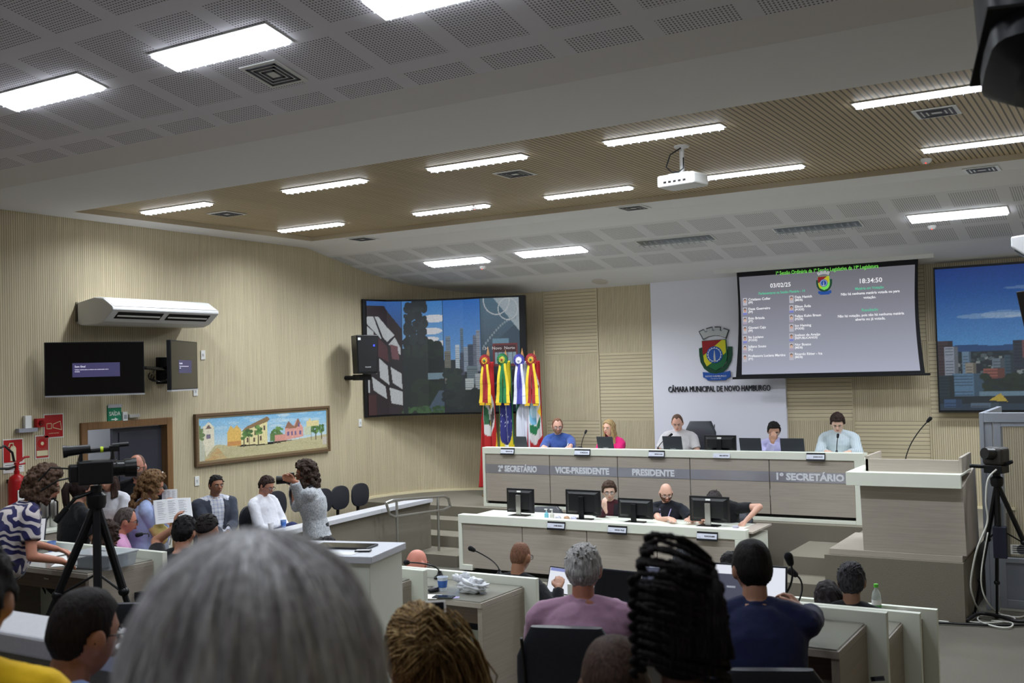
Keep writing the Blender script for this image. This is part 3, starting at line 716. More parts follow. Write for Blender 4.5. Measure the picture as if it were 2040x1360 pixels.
def stx(s_, u, v, size, mt, al='LEFT', wd=None):
    p = on_scr(u, v, .006)
    M = Matrix(((1, 0, 0, p.x), (0, 0, -1, p.y), (0, 1, 0, p.z), (0, 0, 0, 1)))
    return text_obj('slide_text', s_, size, mt, ps, M, depth=.0005, align=al, width=wd, bold=.001)
def suv(px, py):   # where a spot of the slide lies, 0..1
    p = sp(px, py); v = (p.z-jL.z)/(iL.z-jL.z); a, d = on_scr(0, v), on_scr(1, v); return (p.x-a.x)/(d.x-a.x), v
def st(px, py, s_, size, mt, al='LEFT', wd=None): u, v = suv(px, py); return stx(s_, u, v, size, mt, al, wd)
st(1645, 537.5, '1ª Sessão Ordinária da 1ª Sessão Legislativa da 19ª Legislatura', .075, tg, 'CENTER', 1.42)
st(1555, 568, '03/02/25', .085, tw, 'CENTER'); st(1734, 559, '18:34:50', .092, tw, 'CENTER')
st(1557, 582, 'Parlamentares na Sessão Plenária - 14', .052, tm, 'CENTER', .67)
st(1732, 573.5, 'Matéria em Votação', .052, tm, 'CENTER', .38)
st(1733, 583, 'Não há nenhuma matéria votada ou para', .05, tw, 'CENTER', .78); st(1733, 592, 'votação.', .05, tw, 'CENTER')
st(1733, 617, 'Resultado', .055, tm, 'CENTER'); st(1734, 627, 'Não há votação, pois não há nenhuma matéria', .05, tw, 'CENTER', .88); st(1734, 635, 'aberta ou já votada.', .05, tw, 'CENTER')
nl = ['Cristiano Coller|(PP)', 'Deza Guerreiro|(PP)', 'Enio Brizola|(PT)', 'Giovani Caju|(PP)', 'Ito Luciano|(PODE)', 'Juliano Souto|(PL)', 'Professora Luciana Martins|(PT)']
nr = ['Daia Hanich|(MDB)', 'Eliton Ávila|(PODE)', 'Felipe Kuhn Braun|(PSDB)', 'Ico Heming|(PODE)', 'Joelson de Araújo|(REPUBLICANOS)', 'Nor Boeno|(MDB)', 'Ricardo Ritter - Ica|(MDB)']
skin_e = [emit('slide_face_%d' % i, c_, .8) for i, c_ in enumerate([(226, 178, 158), (214, 160, 140), (232, 190, 166)])]
bg_e = [emit('slide_shirt_%d' % i, c_, .75) for i, c_ in enumerate([(206, 206, 220), (140, 146, 226), (190, 176, 200)])]
hair_e = emit('slide_hair', (90, 72, 66), .7)
for k in range(7):
    for lst, x, y in ((nl, 1491, 597+18.7*k), (nr, 1583.5, 592+18.9*k)):
        a, d = lst[k].split('|'); st(x, y, a, .05, tw); st(x, y+6, d, .042, tw)
        u, v = suv(x-6.5, y+4); p = on_scr(u, v, .0055); h = .055
        b = MB(); b.bb((p.x-.032, p.y-.0006, p.z-h), (p.x+.032, p.y, p.z+h), 0); b.bb((p.x-.03, p.y-.0008, p.z-h), (p.x+.03, p.y-.0005, p.z-h*.45), 1)
        b.ell((p.x, p.y-.001, p.z+.008), (.016, .0006, .024), mi=2); b.ell((p.x, p.y-.0008, p.z+.02), (.019, .0006, .02), mi=3)
        b.build('slide_portrait', [emit('slide_card', (208, 206, 216), .75), bg_e[k % 3], skin_e[k % 3], hair_e], ps)
# ------------------------------------------------------------------ emblem of the town and wall lettering
YE = YF-.062
def emblem(parent, cx_, cz, s, y, em=None, d=.02, name=''):
    """crown, shield with red-yellow-green bands and blue cogged disc, green garland, ribbon; s = metres per unit (crop pixel)"""
    def mt(n_, rgb): return emit('slide_'+n_, rgb, em) if em else flat('emblem_'+n_, rgb, rough=.4, noise=.03)
    def P(pts): return [((x-450)*s, -(y_-600)*s) for x, y_ in pts]
    M = lambda off: Matrix(((1, 0, 0, cx_), (0, 0, -1, y-off), (0, 1, 0, cz), (0, 0, 0, 1)))
    def pr(nm, pts, rgb, off, th=d): return MB().prism(P(pts), th, M(off)).build(nm, mt(rgb if isinstance(rgb, str) else nm, COLS[rgb]), parent)
    COLS = dict(red=(150, 26, 32), yellow=(206, 200, 40), green=(22, 98, 58), dgreen=(18, 70, 46), blue=(34, 84, 168), silver=(186, 190, 192), dark=(62, 64, 72), white=(226, 228, 232))
    arc = lambda x0, y0, r, a0, a1, n=14: [(x0+r*math.cos(R(a0+(a1-a0)*k/n)), y0+r*math.sin(R(a0+(a1-a0)*k/n))) for k in range(n+1)]
    pr('garland', [(185, 505), (245, 490), (245, 640)]+[(280, 740), (350, 810), (450, 840), (560, 810), (615, 740), (640, 640), (645, 490), (715, 495)]+[(712, 620), (690, 720), (630, 820), (560, 880), (450, 910), (340, 880), (260, 820), (205, 720), (188, 620)], 'dgreen', 0, d*.8)
    pr('shield', [(240, 390), (625, 380), (640, 600), (625, 700), (570, 790), (450, 850), (330, 790), (265, 700), (250, 600)], 'green', d*.5)
    pr('shield_red', [(248, 396), (560, 388), (262, 608), (250, 590)], 'red', d*.5+.004)
    pr('shield_band', [(560, 388), (618, 392), (622, 575), (600, 600), (310, 785), (270, 710), (258, 620)], 'yellow', d*.5+.003)
    pr('shield_disc', arc(440, 610, 128, 0, 360, 28)[:-1], 'blue', d*.5+.008)
    for k in range(16): 
        a0 = 360/16*k; pr('cog_tooth', [(440+104*math.cos(R(a0-5)), 610+104*math.sin(R(a0-5))), (440+104*math.cos(R(a0+5)), 610+104*math.sin(R(a0+5))), (440+118*math.cos(R(a0)), 610+118*math.sin(R(a0)))], 'white', d*.5+.012) if not em else None
    b = MB(); ro, ri = arc(440, 610, 104, 0, 360, 32), arc(440, 610, 97, 0, 360, 32)
    for k in range(32): b.prism(P([ro[k], ro[k+1], ri[k+1], ri[k]]), d, M(d*.5+.012))
    b.build('cog_ring', mt('white', COLS['white']), parent)
    pr('monument', [(428, 720), (425, 640), (434, 560), (440, 540), (446, 560), (455, 640), (460, 720)], 'silver', d*.5+.012)
    crown_o = [(190, 245), (265, 212), (285, 258), (325, 245), (312, 200), (405, 180), (412, 235), (448, 232), (450, 180), (545, 185), (538, 240), (572, 250), (590, 205), (680, 240), (630, 375), (540, 330), (440, 318), (340, 335), (255, 375)]
    pr('crown_back', crown_o, 'dark', 0)
    pr('crown_face', [(450+(x-450)*.93, 285+(y_-285)*.84) for x, y_ in crown_o], 'silver', .006)
    pr('ribbon', [(240, 870), (330, 880), (450, 900), (570, 880), (672, 858), (680, 950), (620, 975), (600, 1000), (320, 1000), (290, 970), (245, 950)], 'blue', d*.6)
    if not em:
        text_obj('ribbon_lettering', 'NOVO HAMBURGO', 38*s, mt('white', COLS['white']), parent, M(d*1.65)@Matrix.Translation((0, -338*s, 0)), depth=.001)
        text_obj('ribbon_lettering', '5 de abril de 1927', 22*s, mt('white', COLS['white']), parent, M(d*1.65)@Matrix.Translation((0, -373*s, 0)), depth=.001)
em = thing('town_emblem', 'painted town coat of arms with grey crown and blue ribbon on the white panel', 'emblem')
pe = PY(1370+450/8, 630+600/8, YE); s_ = (PY(1370+715/8, 700, YE).x-PY(1370+185/8, 700, YE).x)/530
emblem(em, pe.x, pe.z, s_, YE)
u, v = suv(1642, 563); p = on_scr(u, v, .006); emblem(ps, p.x, p.z, .00042, p.y, .8, .001)
p = PY(1432, 774.5, YE); x0_, x1_ = PY(1332, 775, YE).x, PY(1535, 772, YE).x
M = Matrix(((1, 0, 0, (x0_+x1_)/2), (0, 0, -1, YE-.001), (0, 1, 0, p.z), (0, 0, 0, 1)))
tag(text_obj('wall_lettering', 'CÂMARA MUNICIPAL DE NOVO HAMBURGO', .125, flat('letter_grey', (52, 52, 58), rough=.35, metal=.3), None, M, depth=.018, width=x1_-x0_), 'raised grey lettering reading CÂMARA MUNICIPAL DE NOVO HAMBURGO below the emblem', 'lettering')
# ------------------------------------------------------------------ painting of a street on the left wall
a = PX(388, 825, XL+.03); d_ = PX(657, 898, XL+.03); Y0, Y1, Z0, Z1 = a.y, d_.y, d_.z, a.z
pt = thing('framed_painting', 'wide framed painting of a village street on the left slat wall', 'painting', (XL, (Y0+Y1)/2, (Z0+Z1)/2))
W2, H2 = (Y1-Y0)/2, (Z1-Z0)/2
b = MB()
for o_, f_, t_, mi in ((0, .035, .05, 0), (.035, .03, .035, 1)):
    w_, h_ = W2-o_, H2-o_
    b.bb((.002, -w_, h_-f_), (t_, w_, h_), mi); b.bb((.002, -w_, -h_), (t_, w_, -h_+f_), mi); b.bb((.002, -w_, -h_+f_), (t_, -w_+f_, h_-f_), mi); b.bb((.002, w_-f_, -h_+f_), (t_, w_, h_-f_), mi)
b.build('frame', [wood_mat('frame_wood', (104, 82, 60), 1), wood_mat('frame_wood_light', (140, 122, 92), 1)], pt)
c = Canvas(240, 70); c.grad(0, .3, 1, 1, (196, 214, 220), (120, 176, 214)); c.blobs(0, .6, 1, 1, 40, .05, [(214, 222, 226), (150, 192, 220), (232, 230, 224)], .35, .8)
c.poly([(0, 0), (1, 0), (1, .36), (.72, .3), (.52, .24), (.3, .26), (.14, .36), (0, .3)], (190, 180, 140)); c.poly([(.03, 0), (.2, 0), (.13, .3)], (196, 160, 108)); c.blobs(0, 0, 1, .22, 60, .04, [(196, 186, 146), (180, 172, 132)], .4)
c.rect(0, .02, .04, .6, (190, 190, 170)); c.poly([(.03, .5), (.03, .78), (.07, .9), (.11, .78), (.11, .35), (.05, .1)], (222, 214, 190)); c.poly([(.05, .75), (.07, .84), (.09, .75)], (110, 90, 80)); c.rect(.055, .52, .085, .62, (120, 110, 130)); c.blobs(0, .5, .03, .8, 14, .015, [(110, 130, 84)], asp=3)
c.poly([(.2, .3), (.2, .62), (.225, .78), (.25, .7), (.27, .78), (.3, .66), (.3, .28)], (222, 180, 96)); c.rect(.2, .3, .3, .4, (200, 140, 80))
c.poly([(.3, .3), (.3, .62), (.5, .82), (.5, .26)], (226, 214, 160)); c.poly([(.3, .6), (.34, .72), (.5, .93), (.52, .86), (.5, .8), (.32, .62)], (140, 112, 76))
for x, y in ((.4, .5), (.47, .6), (.34, .35), (.39, .34), (.44, .36)): c.rect(x, y, x+.014, y+.11, (90, 66, 56))
for x, y in ((.32, .52), (.36, .55), (.43, .6), (.55, .5), (.58, .55), (.6, .5), (.86, .5), (.9, .5), (.95, .5)): c.line(x, .25, x, y, .003, (90, 80, 56), .3); c.blobs(x-.018, y-.08, x+.018, y+.1, 14, .013, [(84, 120, 62), (110, 146, 76), (70, 100, 56)], asp=3)
c.rect(.52, .32, .62, .5, (96, 124, 70)); c.rect(.56, .3, .66, .46, (214, 150, 136)); c.poly([(.64, .3), (.64, .6), (.67, .75), (.71, .62), (.74, .82), (.79, .6), (.79, .36)], (218, 158, 146)); c.poly([(.64, .6), (.67, .78), (.72, .62), (.75, .84), (.77, .7), (.73, .58)], (150, 106, 84))
for x, y in ((.66, .42), (.69, .42), (.72, .42), (.75, .62), (.76, .42)): c.rect(x, y, x+.013, y+.1, (110, 96, 140))
c.rect(.8, .38, .86, .6, (200, 206, 176)); c.rect(.82, .6, .93, .74, (222, 206, 150)); c.rect(.84, .74, .86, .8, (222, 206, 150)); c.rect(.96, .1, 1, .3, (196, 186, 176)); c.noise(.15)
pic_obj('painted_canvas', c, lambda u, v: Vector((.03, lerp(-W2+.06, W2-.06, u), lerp(-H2+.06, H2-.06, v))), vcol_mat('painted_street', 0, .6), pt)
# ================================================================== things on the walls and ceiling
def facing(px, py): # rz that turns local -Y toward the camera for something at this pixel
    r = ray(px, py); return math.atan2(r[1], r[0])-math.pi/2
# ceiling-type air conditioner on the left wall
ac = thing('air_conditioner', 'white under-ceiling air conditioner on the left wall above the black television', 'air conditioner', (XL, 7.96, 3.28))
Lc = 1.62
prof = [(.01, .03), (.01, .27), (.34, .32), (.5, .3), (.66, .2), (.67, .16), (.5, .03), (.4, .0), (.1, .0)]
Mx = Matrix(((1, 0, 0, 0), (0, 0, 1, 0), (0, 1, 0, 0), (0, 0, 0, 1)))
MB().prism(prof, Lc, Mx).build('body', flat('ac_white', (214, 214, 216), rough=.4, noise=.02), ac, bevel=.012)
b = MB(); b.prism([(.36, .325), (.5, .305), (.66, .205), (.64, .2), (.5, .29)], Lc-.04, Matrix.Translation((0, .02, 0))@Mx); b.build('front_cover', white_pl, ac)
for y0, y1 in ((.1, .76), (.84, 1.5)):
    def slot(d0, d1): 
        f = lambda d: .03+(d-.5)/.17*.13
        return d0, f(d0), d1, f(d1)
    d0, z0, d1, z1 = slot(.55, .64)
    b = MB(); b.hexa([(d0, y0, z0-.004), (d1, y0, z1-.004), (d1, y1, z1-.004), (d0, y1, z0-.004), (d0, y0, z0+.004), (d1, y0, z1+.004), (d1, y1, z1+.004), (d0, y1, z0+.004)])
    s_ = b.build('air_outlet', dark_gap, ac)
    b = MB(); b.hexa([(.585, y0+.02, .085), (.6, y0+.02, .097), (.6, y1-.02, .097), (.585, y1-.02, .085), (.585, y0+.02, .09), (.6, y0+.02, .102), (.6, y1-.02, .102), (.585, y1-.02, .09)]); b.build('outlet_flap', white_pl, s_)
b = MB(); b.bb((0, .0, .05), (.04, .05, .28)); b.bb((0, Lc-.05, .05), (.04, Lc, .28)); b.build('wall_bracket', steel, ac)
# televisions on one double arm
def make_tv(loc, rz, label, name='television'):
    t = thing(name, label, 'television', loc, rz); w_, h_ = .535, .303
    b = MB(); b.bb((-w_, 0, -h_), (w_, .05, h_)); b.bb((-.2, .05, -.2), (.2, .08, .12)); b.build('casing', black_pl, t, bevel=.006)
    b = MB(); b.bb((-w_+.012, -.003, -h_+.012), (w_-.012, 0, h_-.012)); b.build('screen', flat('tv_glass', (10, 10, 14), rough=.16, noise=.02, spec=.5), t)
    b = MB(); b.bb((-w_, -.006, -h_-.018), (w_, .05, -h_)); b.build('lower_trim', flat('silver_trim', (190, 190, 196), rough=.35, metal=.3), t)
    b = MB(); b.bb((-.245, -.0045, -.1), (.265, -.003, .062)); m_ = b.build('message_box', emit('tv_box', (66, 62, 108), .8), t)
    Mt = lambda x, z: Matrix(((1, 0, 0, x), (0, 0, -1, -.005), (0, 1, 0, z), (0, 0, 0, 1)))
    te = emit('tv_text', (230, 228, 250), 1.)
    for s_, z, q in (('Sem Sinal', .02, .03), ('Verifique a entrada externa ou selecione outra entrada usando o botão', -.015, .0125), ('SOURCE.', -.038, .0135)): text_obj('message_text', s_, q, te, m_, Mt(-.22, z), depth=.0004, align='LEFT', bold=.0006)
    return t
make_tv(PX(190, 733, -10.33), facing(190, 733)+R(2), 'black television facing the seats on the left wall, showing a small blue no-signal box')
make_tv(PX(368, 727, -10.28), math.atan2(.857, -.515), 'black television seen almost edge-on, turned toward the stage, right of the other wall television')
pm = PX(322, 738, XL)
mnt = thing('television_mount', 'black wall arm with coiled cables between the two televisions', 'wall bracket', pm)
b = MB(); b.bb((0, -.09, -.17), (.05, .09, .17)); b.build('wall_plate', black_metal, mnt)
t1_, t2_ = [o for o in bpy.data.objects if o.name.startswith('television') and o.type == 'EMPTY' and 'no-signal' in o['label']][0], [o for o in bpy.data.objects if o.type == 'EMPTY' and 'edge-on, turned' in o.get('label', '')][0]
b = MB()
for q_ in (t1_, t2_):
    e_ = q_.location+Matrix.Rotation(q_.rotation_euler.z, 3, 'Z')@Vector((0, .085, 0))-pm; b.tube([(.04, 0, e_.z*.5), (e_.x*.6, e_.y*.35, e_.z), tuple(e_)], .022)
b.build('arm', black_metal, mnt)
b = MB()
for k in range(3):
    b.tube([(.08+.12*math.sin(q*.7+k), -.1+.11*math.cos(q*.8+k*1.3)-.05*k, -.05-.09*math.sin(q*.5+k)) for q in range(9)], .008, n=6)
b.build('cable', black_pl, mnt)
# small plates, signs and alarms on the left wall
def wall_box(name, cat, label, px, py, w_, h_, d, mat, parts=None, z=None, group=None):
    p = PX(px, py, XL+d); t = thing(name, label, cat, (XL, p.y, p.z), group=group)
    MB().bb((0.001, -w_/2, -h_/2), (d, w_/2, h_/2)).build('box', mat, t, bevel=.004)
    return t
def on_left(x, y, z): return Matrix(((0, 0, 1, x), (1, 0, 0, y), (0, 1, 0, z), (0, 0, 0, 1)))   # text plane facing +X
for i, (px, py, lab) in enumerate([(405, 707, 'white wall plate right of the edge-on television'), (390, 779, 'white wall plate just under the edge-on television'), (718, 842, 'white wall plate below the loudspeaker by the video wall'), (393, 958, 'white light switch plate below the painting')]):
    t = wall_box('wall_plate', 'wall plate', lab, px, py, .075, .125, .012, white_pl, group='white wall plates')
    MB().bb((.012, -.012, -.018), (.016, .012, .018)).build('rocker', flat('rocker_grey', (190, 190, 190)), t)
t = wall_box('exit_sign', 'exit sign', 'green SAÍDA exit sign with arrow above the doorway', 228.5, 824, .2, .2, .02, flat('sign_green', (24, 128, 92), rough=.4))
sw = flat('sign_white', (226, 232, 228), rough=.5)
text_obj('sign_lettering', 'SAÍDA', .07, sw, t, on_left(.021, 0, .0), depth=.001, width=.16, bold=.001)
MB().bb((.02, -.1, .075), (.03, .1, .115)).build('lamp_bar', flat('lamp_bar_grey', (176, 176, 184)), t)
b = MB(); b.prism([(-.05, -.06), (.0, -.06), (.0, -.045), (.05, -.068), (.0, -.09), (.0, -.075), (-.05, -.075)], .001, on_left(.0205, 0, -.0)); b.build('arrow', sw, t)
t = wall_box('fire_alarm_call_point', 'alarm', 'small white call point right beside the green exit sign', 250, 829, .07, .11, .04, white_pl); MB().bb((.04, -.02, -.03), (.044, .02, .02)).build('button', flat('button_grey', (150, 156, 160)), t)
t = wall_box('emergency_lamp', 'emergency light', 'slim grey emergency lamp right of the exit sign', 269, 828, .16, .045, .05, flat('lamp_grey', (186, 184, 180)))
t = wall_box('emergency_lamp', 'emergency light', 'white emergency lamp with grey shelf, left of the red siren', 57, 841, .08, .15, .05, white_pl)
MB().bb((.0, -.13, -.11), (.07, .1, -.065)).build('battery_box', flat('lamp_grey2', (150, 150, 160)), t)
t = wall_box('alarm_siren', 'siren', 'small red alarm siren box on the left wall', 82, 842, .1, .1, .06, red_paint); MB().lathe([(.03, 0), (.03, .02), (.02, .03)]).build('lens', flat('red_lens', (120, 14, 18), rough=.15), t, rot=(0, R(90), 0), loc=(.06, 0, 0))
def sign(label, px, py, w_, h_, face, draw):
    t = wall_box('safety_sign', 'sign', label, px, py, w_, h_, .006, flat('sign_border', (222, 222, 216)))
    MB().bb((.006, -w_/2+.012, -h_/2+.012), (.0075, w_/2-.012, h_/2-.012)).build('sign_face', face, t); draw(t); return t
cream = flat('sign_cream', (222, 214, 176))
def siren_pic(t):
    b = MB()
    for pts in ([(-.09, -.03), (-.03, -.03), (-.03, .03), (-.09, .03)], [(-.01, -.02), (.1, -.05), (.085, .05), (-.01, .02)]):
        n_ = len(pts)
        for i in range(n_): b.tube([(.0085, *pts[i]), (.0085, *pts[(i+1) % n_])], .004, n=4)
    b.build('siren_symbol', cream, t); text_obj('sign_lettering', 'ALARME SONORO', .016, cream, t, on_left(.0078, 0, -.085), depth=.0005)
sign('red sign with siren symbol right of the red alarm box', 107, 848, .26, .28, red_paint, siren_pic)
def ext_pic(t):
    b = MB(); b.prism([(-.035, -.11), (.035, -.11), (.035, .03), (.02, .055), (-.02, .055), (-.035, .03)], .002, on_left(.0076, 0, 0)); b.tube([(.009, 0, .05), (.009, 0, .085), (.009, -.04, .085), (.009, -.055, .05)], .008, n=5); b.build('extinguisher_symbol', cream, t)
sign('red sign with white fire extinguisher symbol at the left picture edge', 26, 898, .25, .27, red_paint, ext_pic)
def hose_pic(t):
    b = MB(); b.prism([(.055*math.cos(k*.3), .04+.055*math.sin(k*.3)) for k in range(21)], .002, on_left(.0076, 0, 0)); b.build('alarm_disc', red_paint, t)
    b = MB(); b.prism([(.02*math.cos(k*.3), .04+.02*math.sin(k*.3)) for k in range(21)], .001, on_left(.0098, 0, 0)); b.bb((.0076, -.07, -.1), (.0086, .07, -.04)); b.build('sign_center', cream, t)
sign('cream and red alarm button sign beside the extinguisher sign', 84, 890, .18, .27, flat('sign_red_frame', (170, 60, 52)), hose_pic)
t = wall_box('instruction_card', 'sign', 'white instruction card with green heading above the fire extinguisher', 27, 927, .25, .16, .004, paper)
MB().bb((.004, -.12, .05), (.005, .12, .075)).build('card_heading', flat('card_green', (60, 130, 100)), t)
b = MB()
for k in range(4): b.bb((.004, -.1, .03-.025*k), (.005, .1-.02*(k % 2), .036-.025*k))
b.build('card_text', ink, t)
pe_ = PX(34, 985, XL+.13)
t = thing('fire_extinguisher', 'red fire extinguisher with black hose hanging on the left wall', 'fire extinguisher', (XL+.13, pe_.y, 1.12))
MB().lathe([(.02, 0), (.085, .01), (.09, .05), (.09, .42), (.075, .47), (.03, .5), (.03, .54)], n=24).build('cylinder', red_paint, t, smooth=40)
b = MB(); b.cyl((0, 0, .53), (0, 0, .6), .022); b.bb((-.02, -.02, .6), (.02, .02, .63)); b.tube([(0, 0, .62), (.03, .08, .68), (.03, .13, .68)], .012); b.tube([(0, 0, .6), (.02, .09, .61)], .01); b.build('valve', red_paint, t)
MB().tube([(0, -.02, .58), (0, -.1, .57), (0, -.24, .58), (0, -.3, .66), (0, -.26, .78), (0, -.14, .82), (0, -.05, .74), (0, -.03, .64)], .014, n=8).build('hose', black_pl, t, smooth=True)
MB().bb((.083, -.05, .2), (.093, .05, .33)).build('label_plate', paper, t)
b = MB(); b.bb((-.128, -.04, .4), (-.08, .04, .44)); b.build('wall_hook', black_metal, t)
# loudspeaker beside the left video wall
p = PX(724, 706, -10.42)
sp_ = thing('loudspeaker', 'black loudspeaker on a bracket beside the left video wall', 'loudspeaker', p, facing(724, 706)+R(24))
b = MB(); b.loft([((0, -.0, -.3), (.16, 0, 0), (0, .15, 0)), ((0, 0, .3), (.19, 0, 0), (0, .17, 0))], n=4, power=2); 
b = MB(); b.hexa([(-.17, -.15, -.3), (.17, -.15, -.3), (.12, .15, -.3), (-.12, .15, -.3), (-.19, -.17, .3), (.19, -.17, .3), (.14, .15, .3), (-.14, .15, .3)]); b.build('cabinet', black_pl, sp_, bevel=.012)
b = MB(); b.hexa([(-.15, -.156, -.27), (.15, -.156, -.27), (.15, -.15, -.27), (-.15, -.15, -.27), (-.17, -.176, .27), (.17, -.176, .27), (.17, -.165, .27), (-.17, -.165, .27)]); b.build('grille', flat('grille_black', (14, 14, 17), rough=.7, noise=.4, scale=300), sp_)
MB().bb((.09, -.175, .12), (.12, -.172, .15)).build('power_light', emit('blue_led', (50, 70, 255), 1.6), sp_)
text_obj('badge', 'FRAHM', .03, flat('badge_silver', (210, 210, 215), metal=.3), sp_, Matrix(((1, 0, 0, 0), (0, 0, -1, -.166), (0, 1, 0, -.2), (0, 0, 0, 1))), depth=.001)
MB().bb((-.165, -.178, .22), (-.12, -.172, .26)).build('sticker', paper, sp_)
vv = Matrix.Rotation(-sp_.rotation_euler.z, 3, 'Z')@Vector((XL-p.x+.004, 0, 0)); b = MB(); b.bb((-.1, -.05, -.4), (.1, .2, -.31)); b.tube([(0, .1, -.36), (vv.x, vv.y, -.36)], .035); b.build('bracket', black_metal, sp_)
# big loudspeaker hung near the camera
p = PD(2040, 40, 3.2)
sp2 = thing('loudspeaker', 'large black loudspeaker hung from the ceiling at the top right corner', 'loudspeaker', (p.x+.12, p.y, p.z+.12), R(10), rot=(R(-14), R(0), R(14)))
b = MB(); b.loft([((0, 0, -.36), (.17, 0, 0), (0, .15, 0)), ((0, 0, -.3), (.245, 0, 0), (0, .21, 0)), ((0, 0, .42), (.25, 0, 0), (0, .22, 0))], n=24, power=5); b.build('cabinet', flat('speaker_black', (26, 27, 34), rough=.45, noise=.08), sp2, smooth=40)
b = MB(); b.bb((-.08, -.235, .1), (.12, -.2, .26)); b.build('handle_recess', dark_gap, sp2, bevel=.02)
MB().bb((-.26, -.225, -.23), (.26, .225, -.22)).build('joint_line', dark_gap, sp2)
MB().tube([(0, 0, .4), (0, 0, 1.3)], .02).build('hanger', black_metal, sp2)
# cut-off white unit and dark screen at the right picture edge
p = PY(2014, 492, 9.0)
t = thing('air_conditioner', 'white air conditioner end at the right picture edge below the ceiling', 'air conditioner', (p.x, 9.0, p.z-.09))
MB().prism([(0, .09), (0, .17), (.2, .19), (1.5, .19), (1.5, 0), (.12, 0)], .6, Mx).build('body', flat('ac_white', (214, 214, 216)), t, bevel=.012)
b = MB()
for k in range(6): b.hexa([(.02+.016*k, .05, .06-.011*k), (.024+.016*k, .05, .06-.011*k), (.024+.016*k, .55, .06-.011*k), (.02+.016*k, .55, .06-.011*k), (.02+.016*k, .05, .075-.011*k), (.024+.016*k, .05, .075-.011*k), (.024+.016*k, .55, .075-.011*k), (.02+.016*k, .55, .075-.011*k)])
b.build('grille', flat('grille_grey', (150, 160, 176), metal=.3, rough=.3), t)
b = MB(); b.tube([(.7, .3, .19), (.7, .3, ZF-(p.z-.09))], .02); b.tube([(1.2, .3, .19), (1.2, .3, ZF-(p.z-.09))], .02); b.build('hanger', steel, t)
q0, q1 = PY(2024, 581, 8.6), PY(2040, 690, 8.6)
t = thing('television', 'dark back corner of a hanging television cut by the right picture edge', 'television', (q0.x, 8.6, q0.z))
MB().hexa([(.09, 0, -.55), (1.1, .1, -.6), (1.1, .16, -.6), (.09, .06, -.55), (0, 0, 0), (1.05, .1, .08), (1.05, .16, .08), (0, .06, 0)]).build('casing', flat('brown_black', (38, 33, 30), rough=.5), t, bevel=.006)
MB().tube([(.55, .1, 0), (.55, .1, ZF-q0.z)], .025).build('hanger', black_metal, t)
# ceiling projector
p = PZ(1360, 362, WZ-.33)
t = thing('projector', 'white video projector hanging from the timber ceiling on a short pole', 'projector', p, R(-8))
b = MB(); b.bb((-.19, -.14, -.05), (.19, .14, .06)); b.build('body', white_pl, t, bevel=.02, seg=3)
b = MB(); b.cyl((-.1, .14, 0), (-.1, .17, 0), .04); b.build('lens', black_pl, t)
b = MB(); b.cyl((0, 0, .06), (0, 0, .33), .022); b.cyl((0, 0, .315), (0, 0, .33), .07); b.bb((-.1, -.08, .06), (.1, .08, .075)); b.build('ceiling_pole', white_pl, t)
MB().tube([(.02, -.05, .3), (-.08, -.07, .25), (-.12, -.08, .14), (-.05, -.1, .08), (.03, -.12, .07), (.08, -.12, .1), (.06, -.08, .2)], .007, n=6).build('cable', black_pl, t, smooth=True)
b = MB()
for k in range(5): b.bb((-.12+.05*k, -.142, -.02), (-.09+.05*k, -.139, .0))
b.build('port', dark_gap, t)
